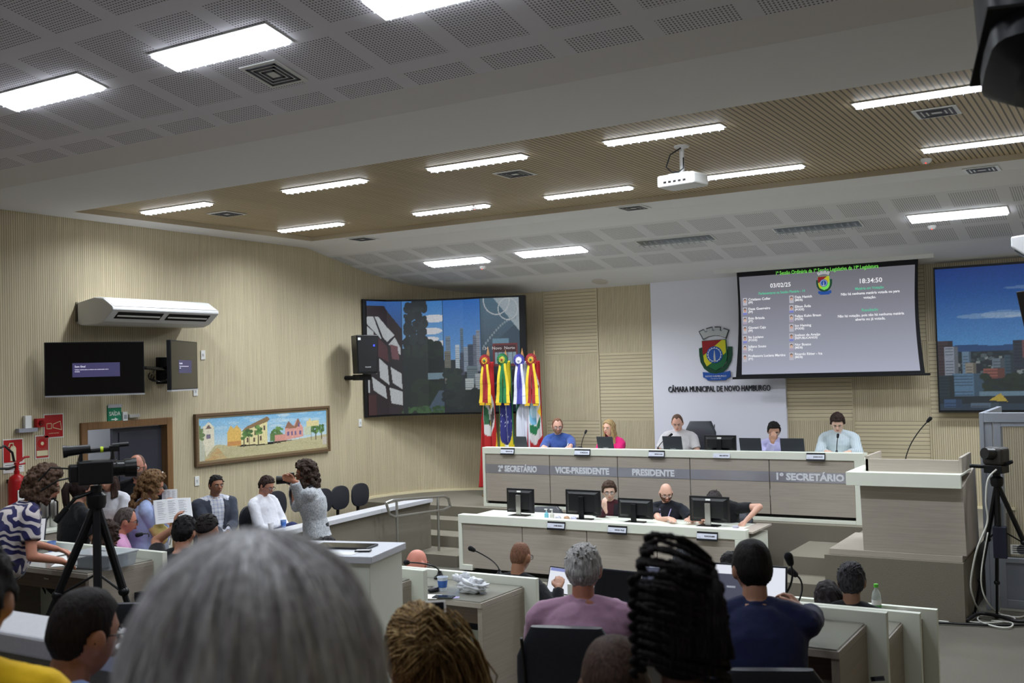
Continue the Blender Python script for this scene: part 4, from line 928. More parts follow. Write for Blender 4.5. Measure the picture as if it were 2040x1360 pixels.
# ------------------------------------------------------------------ four ceremonial flags
YFL = 14.35
def flag(px, tip_y, ros_y, label, ribs, draw, w0=.1, w1=.2, ph=0.):
    top = PY(px, tip_y, YFL); t = thing('ceremonial_flag', label, 'flag', (top.x, YFL, .6), group='ceremonial flags on poles')
    zt = top.z-.6; zr = PY(px, ros_y, YFL).z-.6
    b = MB(); b.cyl((0, 0, 0.02), (0, 0, zt-.15), .014); b.build('pole', wood_mat('pole_wood', (150, 104, 62), 2), t, smooth=40)
    MB().lathe([(.018, 0), (.03, .03), (.026, .06), (.012, .12), (.003, .17)], (0, 0, zt-.17)).build('finial', flat('finial_wood', (168, 122, 74), rough=.35), t, smooth=40)
    MB().lathe([(.16, 0), (.16, .02), (.05, .04), (.03, .08)], n=20).build('base', wood_brown, t, smooth=40)
    # cloth hanging in deep folds
    c = Canvas(44, 110); draw(c); zb = .14
    def fn(u, v):
        z = lerp(zb, zr-.02, v); w_ = lerp(w1, w0, v**.8); x = (u-.5)*2*w_
        y = -.03-.035*math.cos(u*math.pi*5+ph+1.2*math.sin(v*2.2))*(1-.5*v)-.02*(1-v)
        return Vector((x+.012*math.sin(u*9+v*4+ph), y, z))
    o = pic_obj('flag_cloth', c, fn, vcol_mat('flag_cloth', 0, .75), t)
    md = o.modifiers.new('thick', 'SOLIDIFY'); md.thickness = .006
    # rosette
    b = MB(); nn = 24; cols = ribs['ros']
    for k in range(nn):
        a0, a1 = 2*math.pi*k/nn, 2*math.pi*(k+1)/nn; am = (a0+a1)/2
        for ring, (ra, rb, yy) in enumerate(((.0, .055, -.115), (.045, .1, -.1))):
            b.add([(ra*math.cos(a0), yy-.01, ra*math.sin(a0)), (rb*math.cos(a0), yy+.004, rb*math.sin(a0)), (rb*1.03*math.cos(am), yy-.014, rb*1.03*math.sin(am)), (rb*math.cos(a1), yy+.004, rb*math.sin(a1)), (ra*math.cos(a1), yy-.01, ra*math.sin(a1))], [(0, 1, 2, 3, 4)], (1 if k % 2 else 0) if ring == 0 else 2)
    b.ell((0, -.125, 0), (.02, .012, .02), mi=3)
    o = b.build('rosette', [flat('ribbon_'+n_, rgb, rough=.5, sheen=.3) for n_, rgb in cols], t, loc=(0, 0, zr))
    o.modifiers.new('thick', 'SOLIDIFY').thickness = .003
    # two ribbon tails
    zl = PY(px, ribs['end'], YFL).z-.6
    for sgn in (-1, 1):
        b = MB(); nst = len(ribs['tail']); wv = .075
        for k in range(10):
            t0, t1 = k/10, (k+1)/10
            for q in range(nst):
                pts = []
                for tt, uu in ((t0, q), (t0, q+1), (t1, q+1), (t1, q)):
                    x = sgn*(.028+ribs.get('spread', .045)*tt)+(uu/nst-.5)*wv*(1+.7*tt)*sgn
                    pts.append((x, -.105-.02*tt-.012*math.sin(tt*7+sgn), lerp(zr-.06, zl, tt)))
                b.add(pts, [(0, 1, 2, 3)], q)
        mats = [flat('ribbon_'+n_, rgb, rough=.5, sheen=.3) for n_, rgb in ribs['tail']]
        if ribs.get('fringe'):
            x0 = sgn*(.028+ribs.get('spread', .045)); b.bb((x0-.045, -.135, zl-.035), (x0+.045, -.12, zl+.008), nst); mats = mats+[flat('ribbon_gold', (214, 170, 40), rough=.5)]
        b.build('ribbon_tail', mats, t).modifiers.new('thick', 'SOLIDIFY').thickness = .003
    return t
RD, YE_, GR, BL, WH = ('red', (150, 26, 32)), ('yellow', (226, 196, 48)), ('green', (24, 112, 62)), ('blue', (62, 60, 150)), ('white', (214, 214, 226))
def d1(c):
    c.rect(0, 0, 1, 1, (178, 30, 32)); c.poly([(0, 1), (.3, 1), (.0, .55)], (22, 92, 56)); c.poly([(1, 0), (1, .45), (.45, 0)], (222, 186, 44)); c.ell(.5, .6, .42, .19, (208, 206, 204)); c.poly([(.2, .68), (.45, .62), (.5, .5), (.3, .5)], (36, 92, 58)); c.blobs(.4, .5, .75, .68, 14, .05, [(196, 180, 70), (110, 40, 44), (60, 60, 66)], asp=.5); c.line(.62, .46, .85, .6, .03, (70, 66, 66), .6)
def d2(c):
    c.rect(0, 0, 1, 1, (222, 200, 40)); c.rect(.0, 0, .06, 1, (20, 104, 56)); c.rect(.9, .35, 1, 1, (20, 104, 56)); c.poly([(0, 0), (.35, 0), (0, .14)], (20, 104, 56)); c.ell(.5, .58, .42, .25, (40, 42, 112)); c.poly([(.3, .84), (.42, .84), (.62, .36), (.5, .36)], (206, 210, 220)); c.blobs(.18, .42, .4, .6, 10, .014, [(220, 220, 230)], asp=.5); c.blobs(.62, .4, .84, .58, 8, .014, [(220, 220, 230)], asp=.5)
def d3(c):
    c.rect(0, 0, 1, 1, (212, 214, 226)); c.line(0, .58, .35, .74, .02, (28, 84, 72), .5); c.poly([(.44, .3), (.5, .42), (.58, .3), (.72, .26), (.58, .22), (.52, .1), (.46, .22), (.32, .28)], (46, 80, 150)); c.rect(.62, .0, .66, 1, (196, 198, 214))
def d4(c):
    c.rect(0, 0, 1, 1, (172, 28, 34)); c.poly([(.06, .9), (.5, 1.05), (.9, .8), (.9, .42), (.45, .34), (.06, .45)], (210, 206, 206)); c.poly([(.2, .72), (.5, .86), (.88, .8), (.6, .68)], (150, 26, 32)); c.ell(.42, .62, .26, .12, (120, 176, 206)); c.ell(.42, .62, .16, .07, (180, 206, 220)); c.poly([(.12, .52), (.6, .48), (.88, .58), (.8, .48), (.45, .42), (.15, .46)], (30, 110, 66)); c.poly([(.72, .6), (.9, .66), (.9, .56)], (220, 190, 50)); c.ell(.12, .42, .08, .04, (96, 150, 190))
flag(972, 690, 718, 'leftmost ceremonial flag, red with white oval crest, red and yellow rosette', dict(ros=[YE_, RD, RD, GR], tail=[RD, YE_], end=802, fringe=True, spread=.03), d1, ph=.3)
flag(1007, 696, 716, 'ceremonial flag of yellow, green and starry blue disc with green rosette', dict(ros=[YE_, GR, GR, RD], tail=[GR, YE_], end=802, fringe=True, spread=.05), d2, ph=1.7)
flag(1040, 693, 717, 'white ceremonial flag with blue star and blue-white rosette', dict(ros=[WH, WH, BL, WH], tail=[BL, WH], end=804, spread=.03), d3, w1=.17, ph=2.6)
flag(1064, 697, 716, 'rightmost ceremonial flag, red with white field and light blue seal', dict(ros=[YE_, RD, RD, GR], tail=[RD, YE_], end=803, fringe=True, spread=.05), d4, ph=.9)
# ------------------------------------------------------------------ handrail at the stage steps
HX = -8.42
hq = lambda px, py: PX(px, py, HX)
t = thing('handrail', 'looped steel handrail at the foot of the left stage steps', 'handrail', (HX, hq(872, 1060).y, 0))
o_ = Vector(t.location)
loop = [hq(*c)-o_ for c in ((893, 992), (884, 988), (783, 996), (769, 1001), (776, 1024), (786, 1029), (884, 1015), (897, 1008))]
lp = []
for i in range(len(loop)):
    a_, b_, c_ = loop[i-1], loop[i], loop[(i+1) % len(loop)]; lp += [b_.lerp(a_, .12), b_, b_.lerp(c_, .12)]
MB().tube(lp+lp[:2], .018, n=10, cap=False).build('rail', steel, t, smooth=True)
for px_, py_ in ((872, 990), (790, 997)):
    q_ = hq(px_, py_)-o_; MB().cyl((0, q_.y, 0), (0, q_.y, q_.z), .018).build('post', steel, t, smooth=40)
    MB().lathe([(.045, 0), (.045, .008), (.02, .012)], (0, q_.y, 0)).build('floor_flange', steel, t)
# ================================================================== desks, lectern, equipment
def txtM(x, y, z): return Matrix(((1, 0, 0, x), (0, 0, -1, y), (0, 1, 0, z), (0, 0, 0, 1)))   # faces -Y
steel_band = flat('steel_band', (190, 190, 202), rough=.32, noise=.06, metal=.75, scale=5)
letter_white = flat('letter_white', (226, 228, 236), rough=.4)
# presiding table on the stage
D1Y = 13.2; dx0, dx1 = PY(962, 950, D1Y).x, PY(1719, 950, D1Y).x; D1T = 1.48
t = thing('presiding_table', 'long raised presiding table with white frame and lettered oak panels on the stage', 'table', (0, D1Y, .6)); h = D1T-.6
b = MB(); b.bb((dx0, 0, h-.095), (dx1, .14, h)); b.bb((dx0, 0, 0), (dx0+.04, .75, h-.095)); b.bb((dx1-.1, 0, 0), (dx1, .75, h-.095)); b.bb((dx0+.04, 0, 0), (dx1-.1, .1, .045)); b.build('white_frame', white_lam, t, bevel=.004)
b = MB(); b.bb((dx0+.04, .14, h-.08), (dx1-.1, .75, h-.05)); b.build('worktop', white_lam, t)
sx = [dx0+.04]+[PY(x, 950, D1Y).x for x in (1094, 1229.5, 1374, 1532)]+[dx1-.1]
zb0, zb1 = PY(1000, 942.5, D1Y).z-.6, PY(1000, 925, D1Y).z-.6
names = ['2º SECRETÁRIO', 'VICE-PRESIDENTE', 'PRESIDENTE', None, '1º SECRETÁRIO']
for i in range(5):
    b = MB(); b.bb((sx[i]+.006, .02, .085), (sx[i+1]-.006, .05, h-.1)); pn = b.build('front_panel', wood_desk, t, bevel=.003)
    b = MB(); b.bb((sx[i]+.006, .015, zb0), (sx[i+1]-.006, .02, zb1)); b.build('steel_strip', steel_band, pn)
    if names[i]:
        cx_ = PY({0: 1030, 1: 1158.5, 2: 1300, 4: 1611}[i], 945, D1Y).x; text_obj('panel_lettering', names[i], .118, letter_white, pn, txtM(cx_, .014, (zb0+zb1)/2), depth=.003, width={0: .66, 1: .86, 2: .62, 4: .85}[i], bold=.0055)
MB().bb((dx0+.06, .06, .045), (dx1-.12, .09, .2)).build('plinth_or_shade_board', dark_gap, t)  # dark board standing in for the shade in the recess below the panels
# clerks' table on the floor in front of the stage
D2Y = 11.42; ex0, ex1 = PY(913.5, 1080, D2Y).x, PY(1487, 1110, D2Y).x; D2T = (PY(913.4, 1022, D2Y).z+PY(1487, 1059.5, D2Y).z)/2
t = thing('clerks_table', 'long white-framed oak clerks table on the floor below the stage', 'table', (0, D2Y, 0)); h = D2T
b = MB(); b.bb((ex0, 0, h-.11), (ex1, .13, h)); b.bb((ex0, 0, .03), (ex0+.05, .8, h-.11)); b.bb((ex1-.13, 0, .03), (ex1, .8, h-.11)); b.bb((ex0+.05, 0, .03), (ex0+.2, .1, .1)); b.build('white_frame', white_lam, t, bevel=.004)
b = MB(); b.bb((ex0+.05, .13, h-.07), (ex1-.13, .8, h-.04)); b.build('worktop', white_lam, t)
sx = [ex0+.05]+[PY(x, 1100, D2Y).x for x in (1039.5, 1168, 1307.5)]+[ex1-.13]
for i in range(4): MB().bb((sx[i]+.005, .02, .06), (sx[i+1]-.005, .05, h-.112)).build('front_panel', wood_desk, t, bevel=.003)
b = MB(); b.bb((ex0+.12, .06, 0), (ex1-.2, .7, .035)); b.build('plinth_or_shade_board', dark_gap, t)
b = MB(); b.bb((ex1-.13, .1, h-.05), (ex1+.05, .8, h-.03)); b.build('end_top', wood_desk, t)
# lectern
t = thing('lectern', 'broad oak lectern with white front band on the carpeted block', 'lectern', (-2.05, 11.11, .6))
LX = lambda x: x+2.05
b = MB(); b.bb((LX(-2.876), 0, 0), (LX(-1.585), 1.15, .062)); b.build('base', wood_desk, t, bevel=.003)
b = MB(); b.hexa([(LX(-2.535), .03, .062), (LX(-1.55), .03, .062), (LX(-1.55), .95, .062), (LX(-2.535), .95, .062), (LX(-2.55), .03, .745), (LX(-1.56), .03, .745), (LX(-1.56), .95, .87), (LX(-2.55), .95, .87)]); b.build('body', wood_desk, t, bevel=.003)
b = MB(); b.bb((LX(-2.66), -.09, .735), (LX(-1.56), -.03, .872)); b.bb((LX(-2.66), -.03, .735), (LX(-2.6), .72, .872)); b.bb((LX(-2.6), -.03, .85), (LX(-1.56), .6, .868)); b.build('white_band', white_lam, t, bevel=.003)
zt_ = PY(1800, 914, 11.25).z-.6
b = MB(); b.bb((LX(-2.5), .1, .86), (LX(-1.6), .13, zt_)); b.bb((LX(-1.6), .1, .86), (LX(-1.57), .75, zt_+.03)); b.bb((LX(-2.5), .1, .86), (LX(-2.47), .75, zt_+.03)); b.build('reading_rail', wood_desk, t, bevel=.003)
# councillors' desks
def row_desk(label, x0, x1, yp, fz, h=.82, side=(.1, .1), panel=True):
    t = thing('councillor_desk', label, 'desk', ((x0+x1)/2, yp, fz), group="councillors' desks in rows"); w_ = (x1-x0)/2; top = h-.06
    if panel: MB().bb((-w_, 0, 0), (w_, .045, h)).build('privacy_panel', white_lam, t, bevel=.003)
    else: MB().bb((-w_, 0, 0), (w_, .045, h-.07)).build('privacy_panel', white_lam, t, bevel=.003)
    a, c_ = -w_+side[0], w_-side[1]
    b = MB(); b.bb((a, -.58, top-.045), (c_, 0, top-.008)); b.build('desktop', wood_desk, t, bevel=.003)
    MB().bb((a+.01, -.575, top-.008), (c_-.01, -.005, top)).build('glass_top', flat('desk_glass', (136, 134, 124), rough=.12, noise=.02, spec=.8), t)
    for s_ in (a, c_-.04): MB().bb((s_, -.57, 0), (s_+.04, 0, top-.045)).build('side_panel', wood_desk_v, t, bevel=.003)
    nd = max(1, round((c_-a)/1.1))
    for k in range(1, nd): q = a+(c_-a)*k/nd; MB().bb((q-.02, -.57, 0), (q+.02, 0, top-.045)).build('side_panel', wood_desk_v, t)
    for k in range(nd):
        q0, q1 = a+(c_-a)*k/nd+.05, a+(c_-a)*(k+1)/nd-.05
        d_ = MB().bb((q0+(q1-q0)*.12, -.4, top-.2), (q1, -.05, top-.05)).build('drawer', wood_mat('drawer_brown', (120, 100, 88), 0), t)
        MB().bb(((q0+q1)/2-.03, -.412, top-.13), ((q0+q1)/2+.03, -.4, top-.12)).build('drawer_lock', steel, d_)
    return t
X_ = lambda px, py, y: PY(px, py, y).x
R3, R2, R1 = 5.6, 6.62, 7.88
row_desk('right desk of the third row, its white panel end bearing a small sticker', X_(1130, 1170, R3), X_(1765, 1207, R3), R3, TIER[3])
sa = bpy.data.objects['councillor_desk']
e_ = X_(1765, 1207, R3)-sa.location.x
stk = thing('asset_sticker', 'small dark asset sticker on the white desk panel at lower right', 'sticker', (sa.location.x+e_-.055, R3-.0008, TIER[3]+.48), rot=(0, R(-12), 0))
MB().bb((-.035, 0, -.012), (.035, .0008, .012)).build('label', flat('sticker_grey', (96, 98, 108)), stk); text_obj('label_text', 'CMNH', .014, ink, stk, txtM(.008, -.0002, 0), depth=.0003); MB().bb((-.032, -.0004, -.01), (-.014, 0, .01)).build('label_code', ink, stk)
row_desk('middle desk of the third row, partly hidden by the white voting cabinet', X_(560, 1140, R3), X_(843.5, 1145, R3), R3, TIER[3])
row_desk('left desk of the third row with papers and the plastic box', -8.0, -6.38, 5.42, TIER[3])
row_desk('middle desk of the second row with plastic bag, paper cup and computer mouse', X_(700, 1150, R2), X_(1067.5, 1159.5, R2), R2, TIER[2])
row_desk('right desk of the second row, just behind the desk with the sticker', X_(1320, 1190, R2), X_(1832, 1212, R2), R2, TIER[2])
row_desk('right desk of the front row with green-capped bottle and cups', X_(1420, 1180, R1), X_(1866, 1202, R1), R1, 0, h=.84)
row_desk('middle desk of the front row, before the bald councillors', X_(690, 1150, R1), X_(1215, 1150, R1), R1, 0, h=.84, panel=False)
row_desk('left desk of the second row, before the councillor in the pink shirt', X_(250, 1062, 6.9), X_(336, 1072, 6.9), 6.9, TIER[2], side=(.06, .06))
DS = {1: .78, 2: TIER[2]+.76, 3: TIER[3]+.76}
# white voting cabinet with phone and folder on top
wc = PZ(742, 1108, 1.6)
t = thing('cabinet', 'white cabinet with tablet and paper on its top, beside the white-haired head', 'cabinet', (wc.x-.02, wc.y, TIER[3]), R(14)); hc = 1.6-TIER[3]
b = MB(); b.bb((-.85, 0, 0), (0, .45, hc-.04)); b.build('body', white_lam, t, bevel=.004)
MB().bb((-.87, -.02, hc-.04), (.02, .47, hc)).build('top', flat('cabinet_top', (214, 216, 224), rough=.4), t, bevel=.004)
ct = Matrix.Translation((wc.x-.02, wc.y, 1.6))@Matrix.Rotation(R(14), 4, 'Z')
def flat_item(name, label, cat, M, w_, d_, h_, mat, top=None, topn='screen'):
    o = thing(name, label, cat); o.matrix_world = M
    MB().bb((-w_/2, -d_/2, 0.001), (w_/2, d_/2, h_)).build('body', mat, o, bevel=min(.003, h_*.3))
    if top: MB().bb((-w_/2+.006, -d_/2+.006, h_), (w_/2-.006, d_/2-.006, h_+.0008)).build(topn, top, o)
    return o
flat_item('tablet', 'black tablet lying on the white cabinet', 'tablet', ct@Matrix.Translation((-.28, .26, 0)), .36, .16, .012, black_pl, flat('dark_screen', (14, 15, 20), rough=.15))
flat_item('smartphone', 'phone with lit screen lying on the tablet edge of the white cabinet', 'phone', ct@Matrix.Translation((-.1, .13, 0))@Matrix.Rotation(.2, 4, 'Z'), .09, .05, .01, black_pl, emit('phone_lit', (226, 232, 240), .8))
flat_item('paper_sheet', 'white paper sheet lying on the white cabinet by the phone', 'paper', ct@Matrix.Translation((-.22, .06, 0)), .21, .1, .002, paper)
# ------------------------------------------------------------------ laptops, monitors
lap_dark = flat('laptop_dark', (36, 40, 50), rough=.4, noise=.05)
def laptop(label, loc, rz, ang=100, w_=.36, scr=None, d_=.24, hl=.235, mat=None, logo=None, group=None):
    """user sits on the -Y side; lid hinge at +Y"""
    t = thing('laptop', label, 'laptop', loc, rz, group); m_ = mat or lap_dark
    MB().bb((-w_/2, -d_, .0), (w_/2, 0, .018)).build('base', m_, t, bevel=.003)
    MB().bb((-w_/2+.02, -d_+.09, .018), (w_/2-.02, -.02, .0195)).build('keyboard', black_pl, t)
    a = R(ang-90); M = Matrix.Translation((0, 0, .012))@Matrix.Rotation(-a, 4, 'X')
    b = MB(); b.bb((-w_/2, 0, 0), (w_/2, .008, hl)); l_ = b.build('lid', m_, t, bevel=.003); l_.matrix_local = M
    s_ = MB().bb((-w_/2+.01, -.0012, .014), (w_/2-.01, 0, hl-.01)).build('screen', scr or flat('dark_screen', (14, 15, 20), rough=.15), l_)
    if logo: text_obj('lid_lettering', logo, .035, flat('logo_silver', (186, 190, 198), metal=.4), l_, Matrix(((-1, 0, 0, 0), (0, 0, 1, .0085), (0, 1, 0, .03), (0, 0, 0, 1))), depth=.0006)
    return t
def page_screen(nm, cols, bars):
    """lit screen content as its own little drawing"""
    return emit(nm, cols, 1.0)
def add_content(t, w_, hl, bars, hinge=True):
    lid = [c for c in t.children if c.name.startswith('lid') or c.name.startswith('panel')][0]
    for (x0, z0, x1, z1, rgb, nm) in bars:
        MB().bb((-w_/2+w_*x0, -.0022, hl*z0), (-w_/2+w_*x1, -.0013, hl*z1)).build('screen_window', emit('win_'+nm, rgb, .9), lid)
D1S = D1T-.05
for i, (px, py, logo, wpx, lab) in enumerate([(1040, 889, None, 36, 'dark laptop lid beside the rightmost flag on the presiding table'), (1208, 892, 'VAIO', 41, 'dark laptop lid in front of the woman in pink'), (1342, 896, 'VAIO', 44, 'dark laptop lid in front of the man in the big leather chair'),
                                              (1497, 900, None, 46, 'dark laptop lid right of the monitor on the presiding table'), (1580, 902, None, 48, 'dark laptop lid between the man resting his chin and the reading man')]):
    p = PY(px, py, D1Y+.33); sc_ = (p-Vector(CAM)).length/2086
    laptop(lab, (p.x, D1Y+.33, D1S), math.pi+R((-6, -3, 0, 0, 4)[i]), 104, wpx*.0064, None, .23, (.19, .2, .215, .2, .2)[i], lap_dark, logo, 'laptops on the presiding table')
def monitor(label, loc, rz, w_, h_, stand, elev, logo=True, thick=.03):
    """screen faces +Y in local frame, its back faces -Y"""
    t = thing('monitor', label, 'monitor', loc, rz, 'computer monitors seen from behind'); z0 = elev
    b = MB(); b.bb((-w_/2, 0, z0), (w_/2, .022, z0+h_)); b.hexa([(-w_*.38, -.03, z0+.05), (w_*.38, -.03, z0+.05), (w_*.46, 0, z0+.02), (-w_*.46, 0, z0+.02), (-w_*.38, -.03, z0+h_-.05), (w_*.38, -.03, z0+h_-.05), (w_*.46, 0, z0+h_-.02), (-w_*.46, 0, z0+h_-.02)]); b.build('casing', black_pl, t, bevel=.004)
    MB().bb((-w_/2+.01, .022, z0+.015), (w_/2-.01, .0235, z0+h_-.01)).build('screen', emit('monitor_light', (150, 165, 190), .5), t)
    sm = steel if stand == 'steel' else black_metal
    b = MB(); b.bb((-.035, -.055, .015), (.035, -.032, z0+h_*.75)); b.build('stand', sm, t, bevel=.003)
    MB().bb((-.12, -.13, 0), (.12, .07, .015)).build('foot', black_metal, t, bevel=.004)
    if logo: MB().bb((-.03, -.033, z0+h_-.047), (.03, -.0305, z0+h_-.025)).build('badge', paper, t)
    return t
p = PY(1435, 900, D1Y+.4); monitor('black monitor on the presiding table between the leather chair and the man in lilac', (p.x, D1Y+.4, D1S), 0, .45, .22, 'b', .01)
D2S = D2T-.04
for px, py, y_, w_, h_, st_, el, lab in [(1037, 1028, 11.85, .42, .315, 'steel', .04, 'monitor with silver stand, leftmost on the clerks table'), (1162, 1036, 11.8, .5, .315, 'b', .06, 'large black monitor left of the clerk resting his chin'),
                                         (1266, 1045, 11.8, .47, .245, 'b', .05, 'black monitor between the two clerks with glasses'), (1414, 1053, 11.85, .5, .30, 'steel', .05, 'monitor with silver stand hiding the clerk at the right end')]:
    p = PY(px, py, y_); monitor(lab, (p.x, y_, D2S), R(-2), w_, h_, st_, el, st_ == 'steel')
# ------------------------------------------------------------------ name plates
def plate(px, py, y, name, label, w_=.235, frame=True):
    p = PY(px, py, y); t = thing('name_plate', label, 'name plate', (p.x, y-.004, p.z), rot=(R(-14), 0, 0), group='name plates on the table fronts')
    if frame: MB().bb((-w_/2, .0, -.052), (w_/2, .006, .052)).build('holder', black_pl, t)
    MB().bb((-w_/2+.002, -.002, -.028), (w_/2-.01, .0, .03)).build('card', flat('plate_card', (214, 218, 232), rough=.3), t)
    text_obj('card_text', name, .022, ink, t, txtM(.03, -.0022, .0), depth=.0005, width=w_*.5, bold=.001)
    text_obj('card_small_text', 'Câmara', .01, flat('card_blue', (110, 120, 150)), t, txtM(-w_*.36, -.0022, -.012), depth=.0005)
for px, py, nm, lab in [(1011, 899, 'SERVIDOR', 'name plate in front of the laptop by the flags'), (1160, 901.5, 'DEZA', 'name plate between the man in blue and the woman in pink'), (1308, 904.5, 'CRISTIANO COLLER', 'name plate left of the laptop before the leather chair'), (1625, 910, 'JULIANO SOUTO', 'name plate at the right end of the presiding table')]: plate(px, py, D1Y-.012, nm, lab, .235 if px != 1160 else .25)
plate(1438, 907.5, D1Y-.012, 'MESA DIRETORA', 'frameless name plate below the monitor on the presiding table', .24, False)
for px, py, nm, lab in [(1108, 1047, 'ALTEMIR FREDERICO', 'name plate at the sanitiser bottles on the clerks table'), (1230, 1055.5, 'MARCELO TELLES', 'name plate below the middle of the clerks table'), (1409, 1068, 'ELIANE KRAEMER', 'name plate near the right end of the clerks table')]: plate(px, py, D2Y-.016, nm, lab, .25)
# ------------------------------------------------------------------ gooseneck microphones
def mic(label, base, tip, ring=False, mid=None, head=.022):
    base, tip = Vector(base), Vector(tip); t = thing('gooseneck_microphone', label, 'microphone', base)
    d = tip-base; MB().lathe([(.045, 0), (.045, .012), (.02, .03), (.011, .06)]).build('base', black_pl, t, smooth=40)
    m1 = Vector(mid)-base if mid else Vector((d.x*.12, d.y*.12, d.z*.55))
    pts = []
    for k in range(11):
        q = k/10; pts.append((Vector((0, 0, .05))*(1-q)**2+m1*2*q*(1-q)+d*q*q))
    MB().tube(pts, .0058, n=8).build('gooseneck', black_metal, t, smooth=True)
    dr = (pts[-1]-pts[-2]).normalized()
    b = MB(); b.capsule(d-dr*.005, d+dr*.035, head*.8, head); b.build('foam_head', flat('mic_foam', (22, 22, 26), rough=.95, noise=.3, scale=200), t, smooth=True)
    if ring: b = MB(); b.cyl(d-dr*.03, d-dr*.018, .012); b.build('light_ring', emit('mic_red', (255, 40, 30), .8), t)
    return t
def mY(px, py, y): return PY(px, py, y)
y_ = D1Y+.3
for bs, tp, rg, lab in [((1158, 892), (1166, 862), False, 'microphone on the presiding table between the man in blue and the woman in pink'), ((1311, 897), (1334, 868), True, 'microphone with red ring before the man in the leather chair'), ((1667, 903), (1669, 870), False, 'microphone before the standing reader at the right end of the presiding table')]:
    p = mY(*bs, y_); q = mY(*tp, y_+.12); mic(lab, (p.x, y_, D1S), q, rg, head=.018)
p = mY(1802, 914, 11.45); q = mY(1849, 838, 11.35); mic('long thin microphone rising from the lectern', (p.x, 11.45, 1.47), q, False, None, .02)
p = PZ(876, 1152, DS[2]); q = PD(812, 1120, (PZ(876, 1152, DS[2])-Vector(CAM)).length*.985); mic('microphone bent to the left over the desk with the plastic bag', (p.x, p.y, DS[2]), q, False, PD(872, 1121, 7.55))
p = PZ(995, 1147, DS[1]-.02); q = PD(943, 1095, 8.85); mic('microphone standing left of the bald man in black', (p.x, p.y, DS[1]-.02), q, False, PD(992, 1118, 9.0))
p = PZ(1594, 1192, DS[3]+.0); q = PD(1574, 1119, 5.55); mic('microphone right of the man in navy, upright over the white panel', (p.x, min(p.y, R3-.08), DS[3]), q, False, PD(1592, 1165, 5.6), .024)
p = PZ(1640, 1185, DS[2]); q = PD(1583, 1143, 6.6); mic('microphone lying low behind the upright one, over the second row', (p.x, min(p.y, R2-.1), DS[2]), q, False, PD(1612, 1160, 6.65), .024)
p = PZ(306, 1083, DS[2]); q = PD(281, 1064, 9.3); mic('microphone before the councillor in the pink shirt at left', (p.x, min(p.y, 6.82), DS[2]), q, False, PD(306, 1058, 9.35), .02)
# ------------------------------------------------------------------ small things on desks
def cup(label, loc, rgb=(230, 232, 236), band=None, r=.036, h=.085, group='plastic cups'):
    t = thing('plastic_cup', label, 'cup', loc, 0, group)
    MB().lathe([(r*.72, 0), (r, h), (r*1.06, h), (r*1.06, h-.004), (r*.94, h-.004), (r*.68, .006)], n=20).build('cup_body', flat('cup_%d_%d_%d' % rgb, rgb, rough=.3, noise=.02), t, smooth=40)
    if band: MB().lathe([(r*.79+.001, h*.25), (r*.95+.001, h*.75)], n=20, cap=False).build('printed_band', flat('cup_band', band, rough=.4), t, smooth=True)
    return t
def onZ(px, py, z, yl=None): p = PZ(px, py, z); return Vector((p.x, p.y if yl is None else min(p.y, yl), z))
cup('blue and white paper cup on the desk with the plastic bag', onZ(882, 1176, DS[2]), (222, 228, 240), (64, 110, 190), .038, .1)
mo = thing('computer_mouse', 'black computer mouse beside the blue paper cup', 'mouse', onZ(864, 1178, DS[2])); MB().ell((0, 0, .014), (.034, .055, .02)).build('mouse_body', black_pl, mo, smooth=True); MB().tube([(0, .05, .012), (-.06, .12, .006), (-.16, .1, .006), (-.22, .16, .006)], .003, n=5).build('cable', black_pl, mo)
Mz = lambda p, a=0: Matrix.Translation(p)@Matrix.Rotation(a, 4, 'Z')
flat_item('smartphone', 'black phone lying in front of the blue paper cup', 'phone', Mz(onZ(884, 1190, DS[2]), .25), .15, .075, .01, black_pl, flat('dark_screen', (14, 15, 20), rough=.15))
flat_item('paper_sheet', 'white paper on the left end of the desk with the plastic bag', 'paper', Mz(onZ(848, 1188, DS[2]), .3), .2, .14, .002, paper)
flat_item('plastic_card', 'small lilac card beside the black phone', 'card', Mz(onZ(903, 1190, DS[2]), .5), .085, .055, .002, flat('lilac', (170, 160, 206)))
bg = thing('plastic_bag', 'crumpled white plastic bag on the middle desk of the second row', 'bag', onZ(937, 1180, DS[2]))
rb = np.random.RandomState(3)
def crump(p, d): 
    k = .82+.18*math.sin(9*d.x+2)*math.sin(7*d.y+1)+.16*math.sin(13*d.z+5*d.x)+.08*math.sin(21*d.y+17*d.z); return Vector((p.x*k, p.y*k, max(p.z*k, -.048)))
MB().ell((.02, 0, .05), (.14, .09, .062), fn=crump, n=28, m_=18).build('bag_body', flat('bag_white', (222, 224, 230), rough=.35, noise=.06, scale=12, bump=.5), bg, smooth=True)
b = MB(); b.ell((-.1, 0, .09), (.06, .035, .03), rot=(0, .5, .3), fn=crump); b.ell((-.07, .03, .1), (.06, .02, .035), rot=(0, -.4, 0), fn=crump); b.build('knotted_handle', flat('bag_white', (222, 224, 230)), bg, smooth=True)
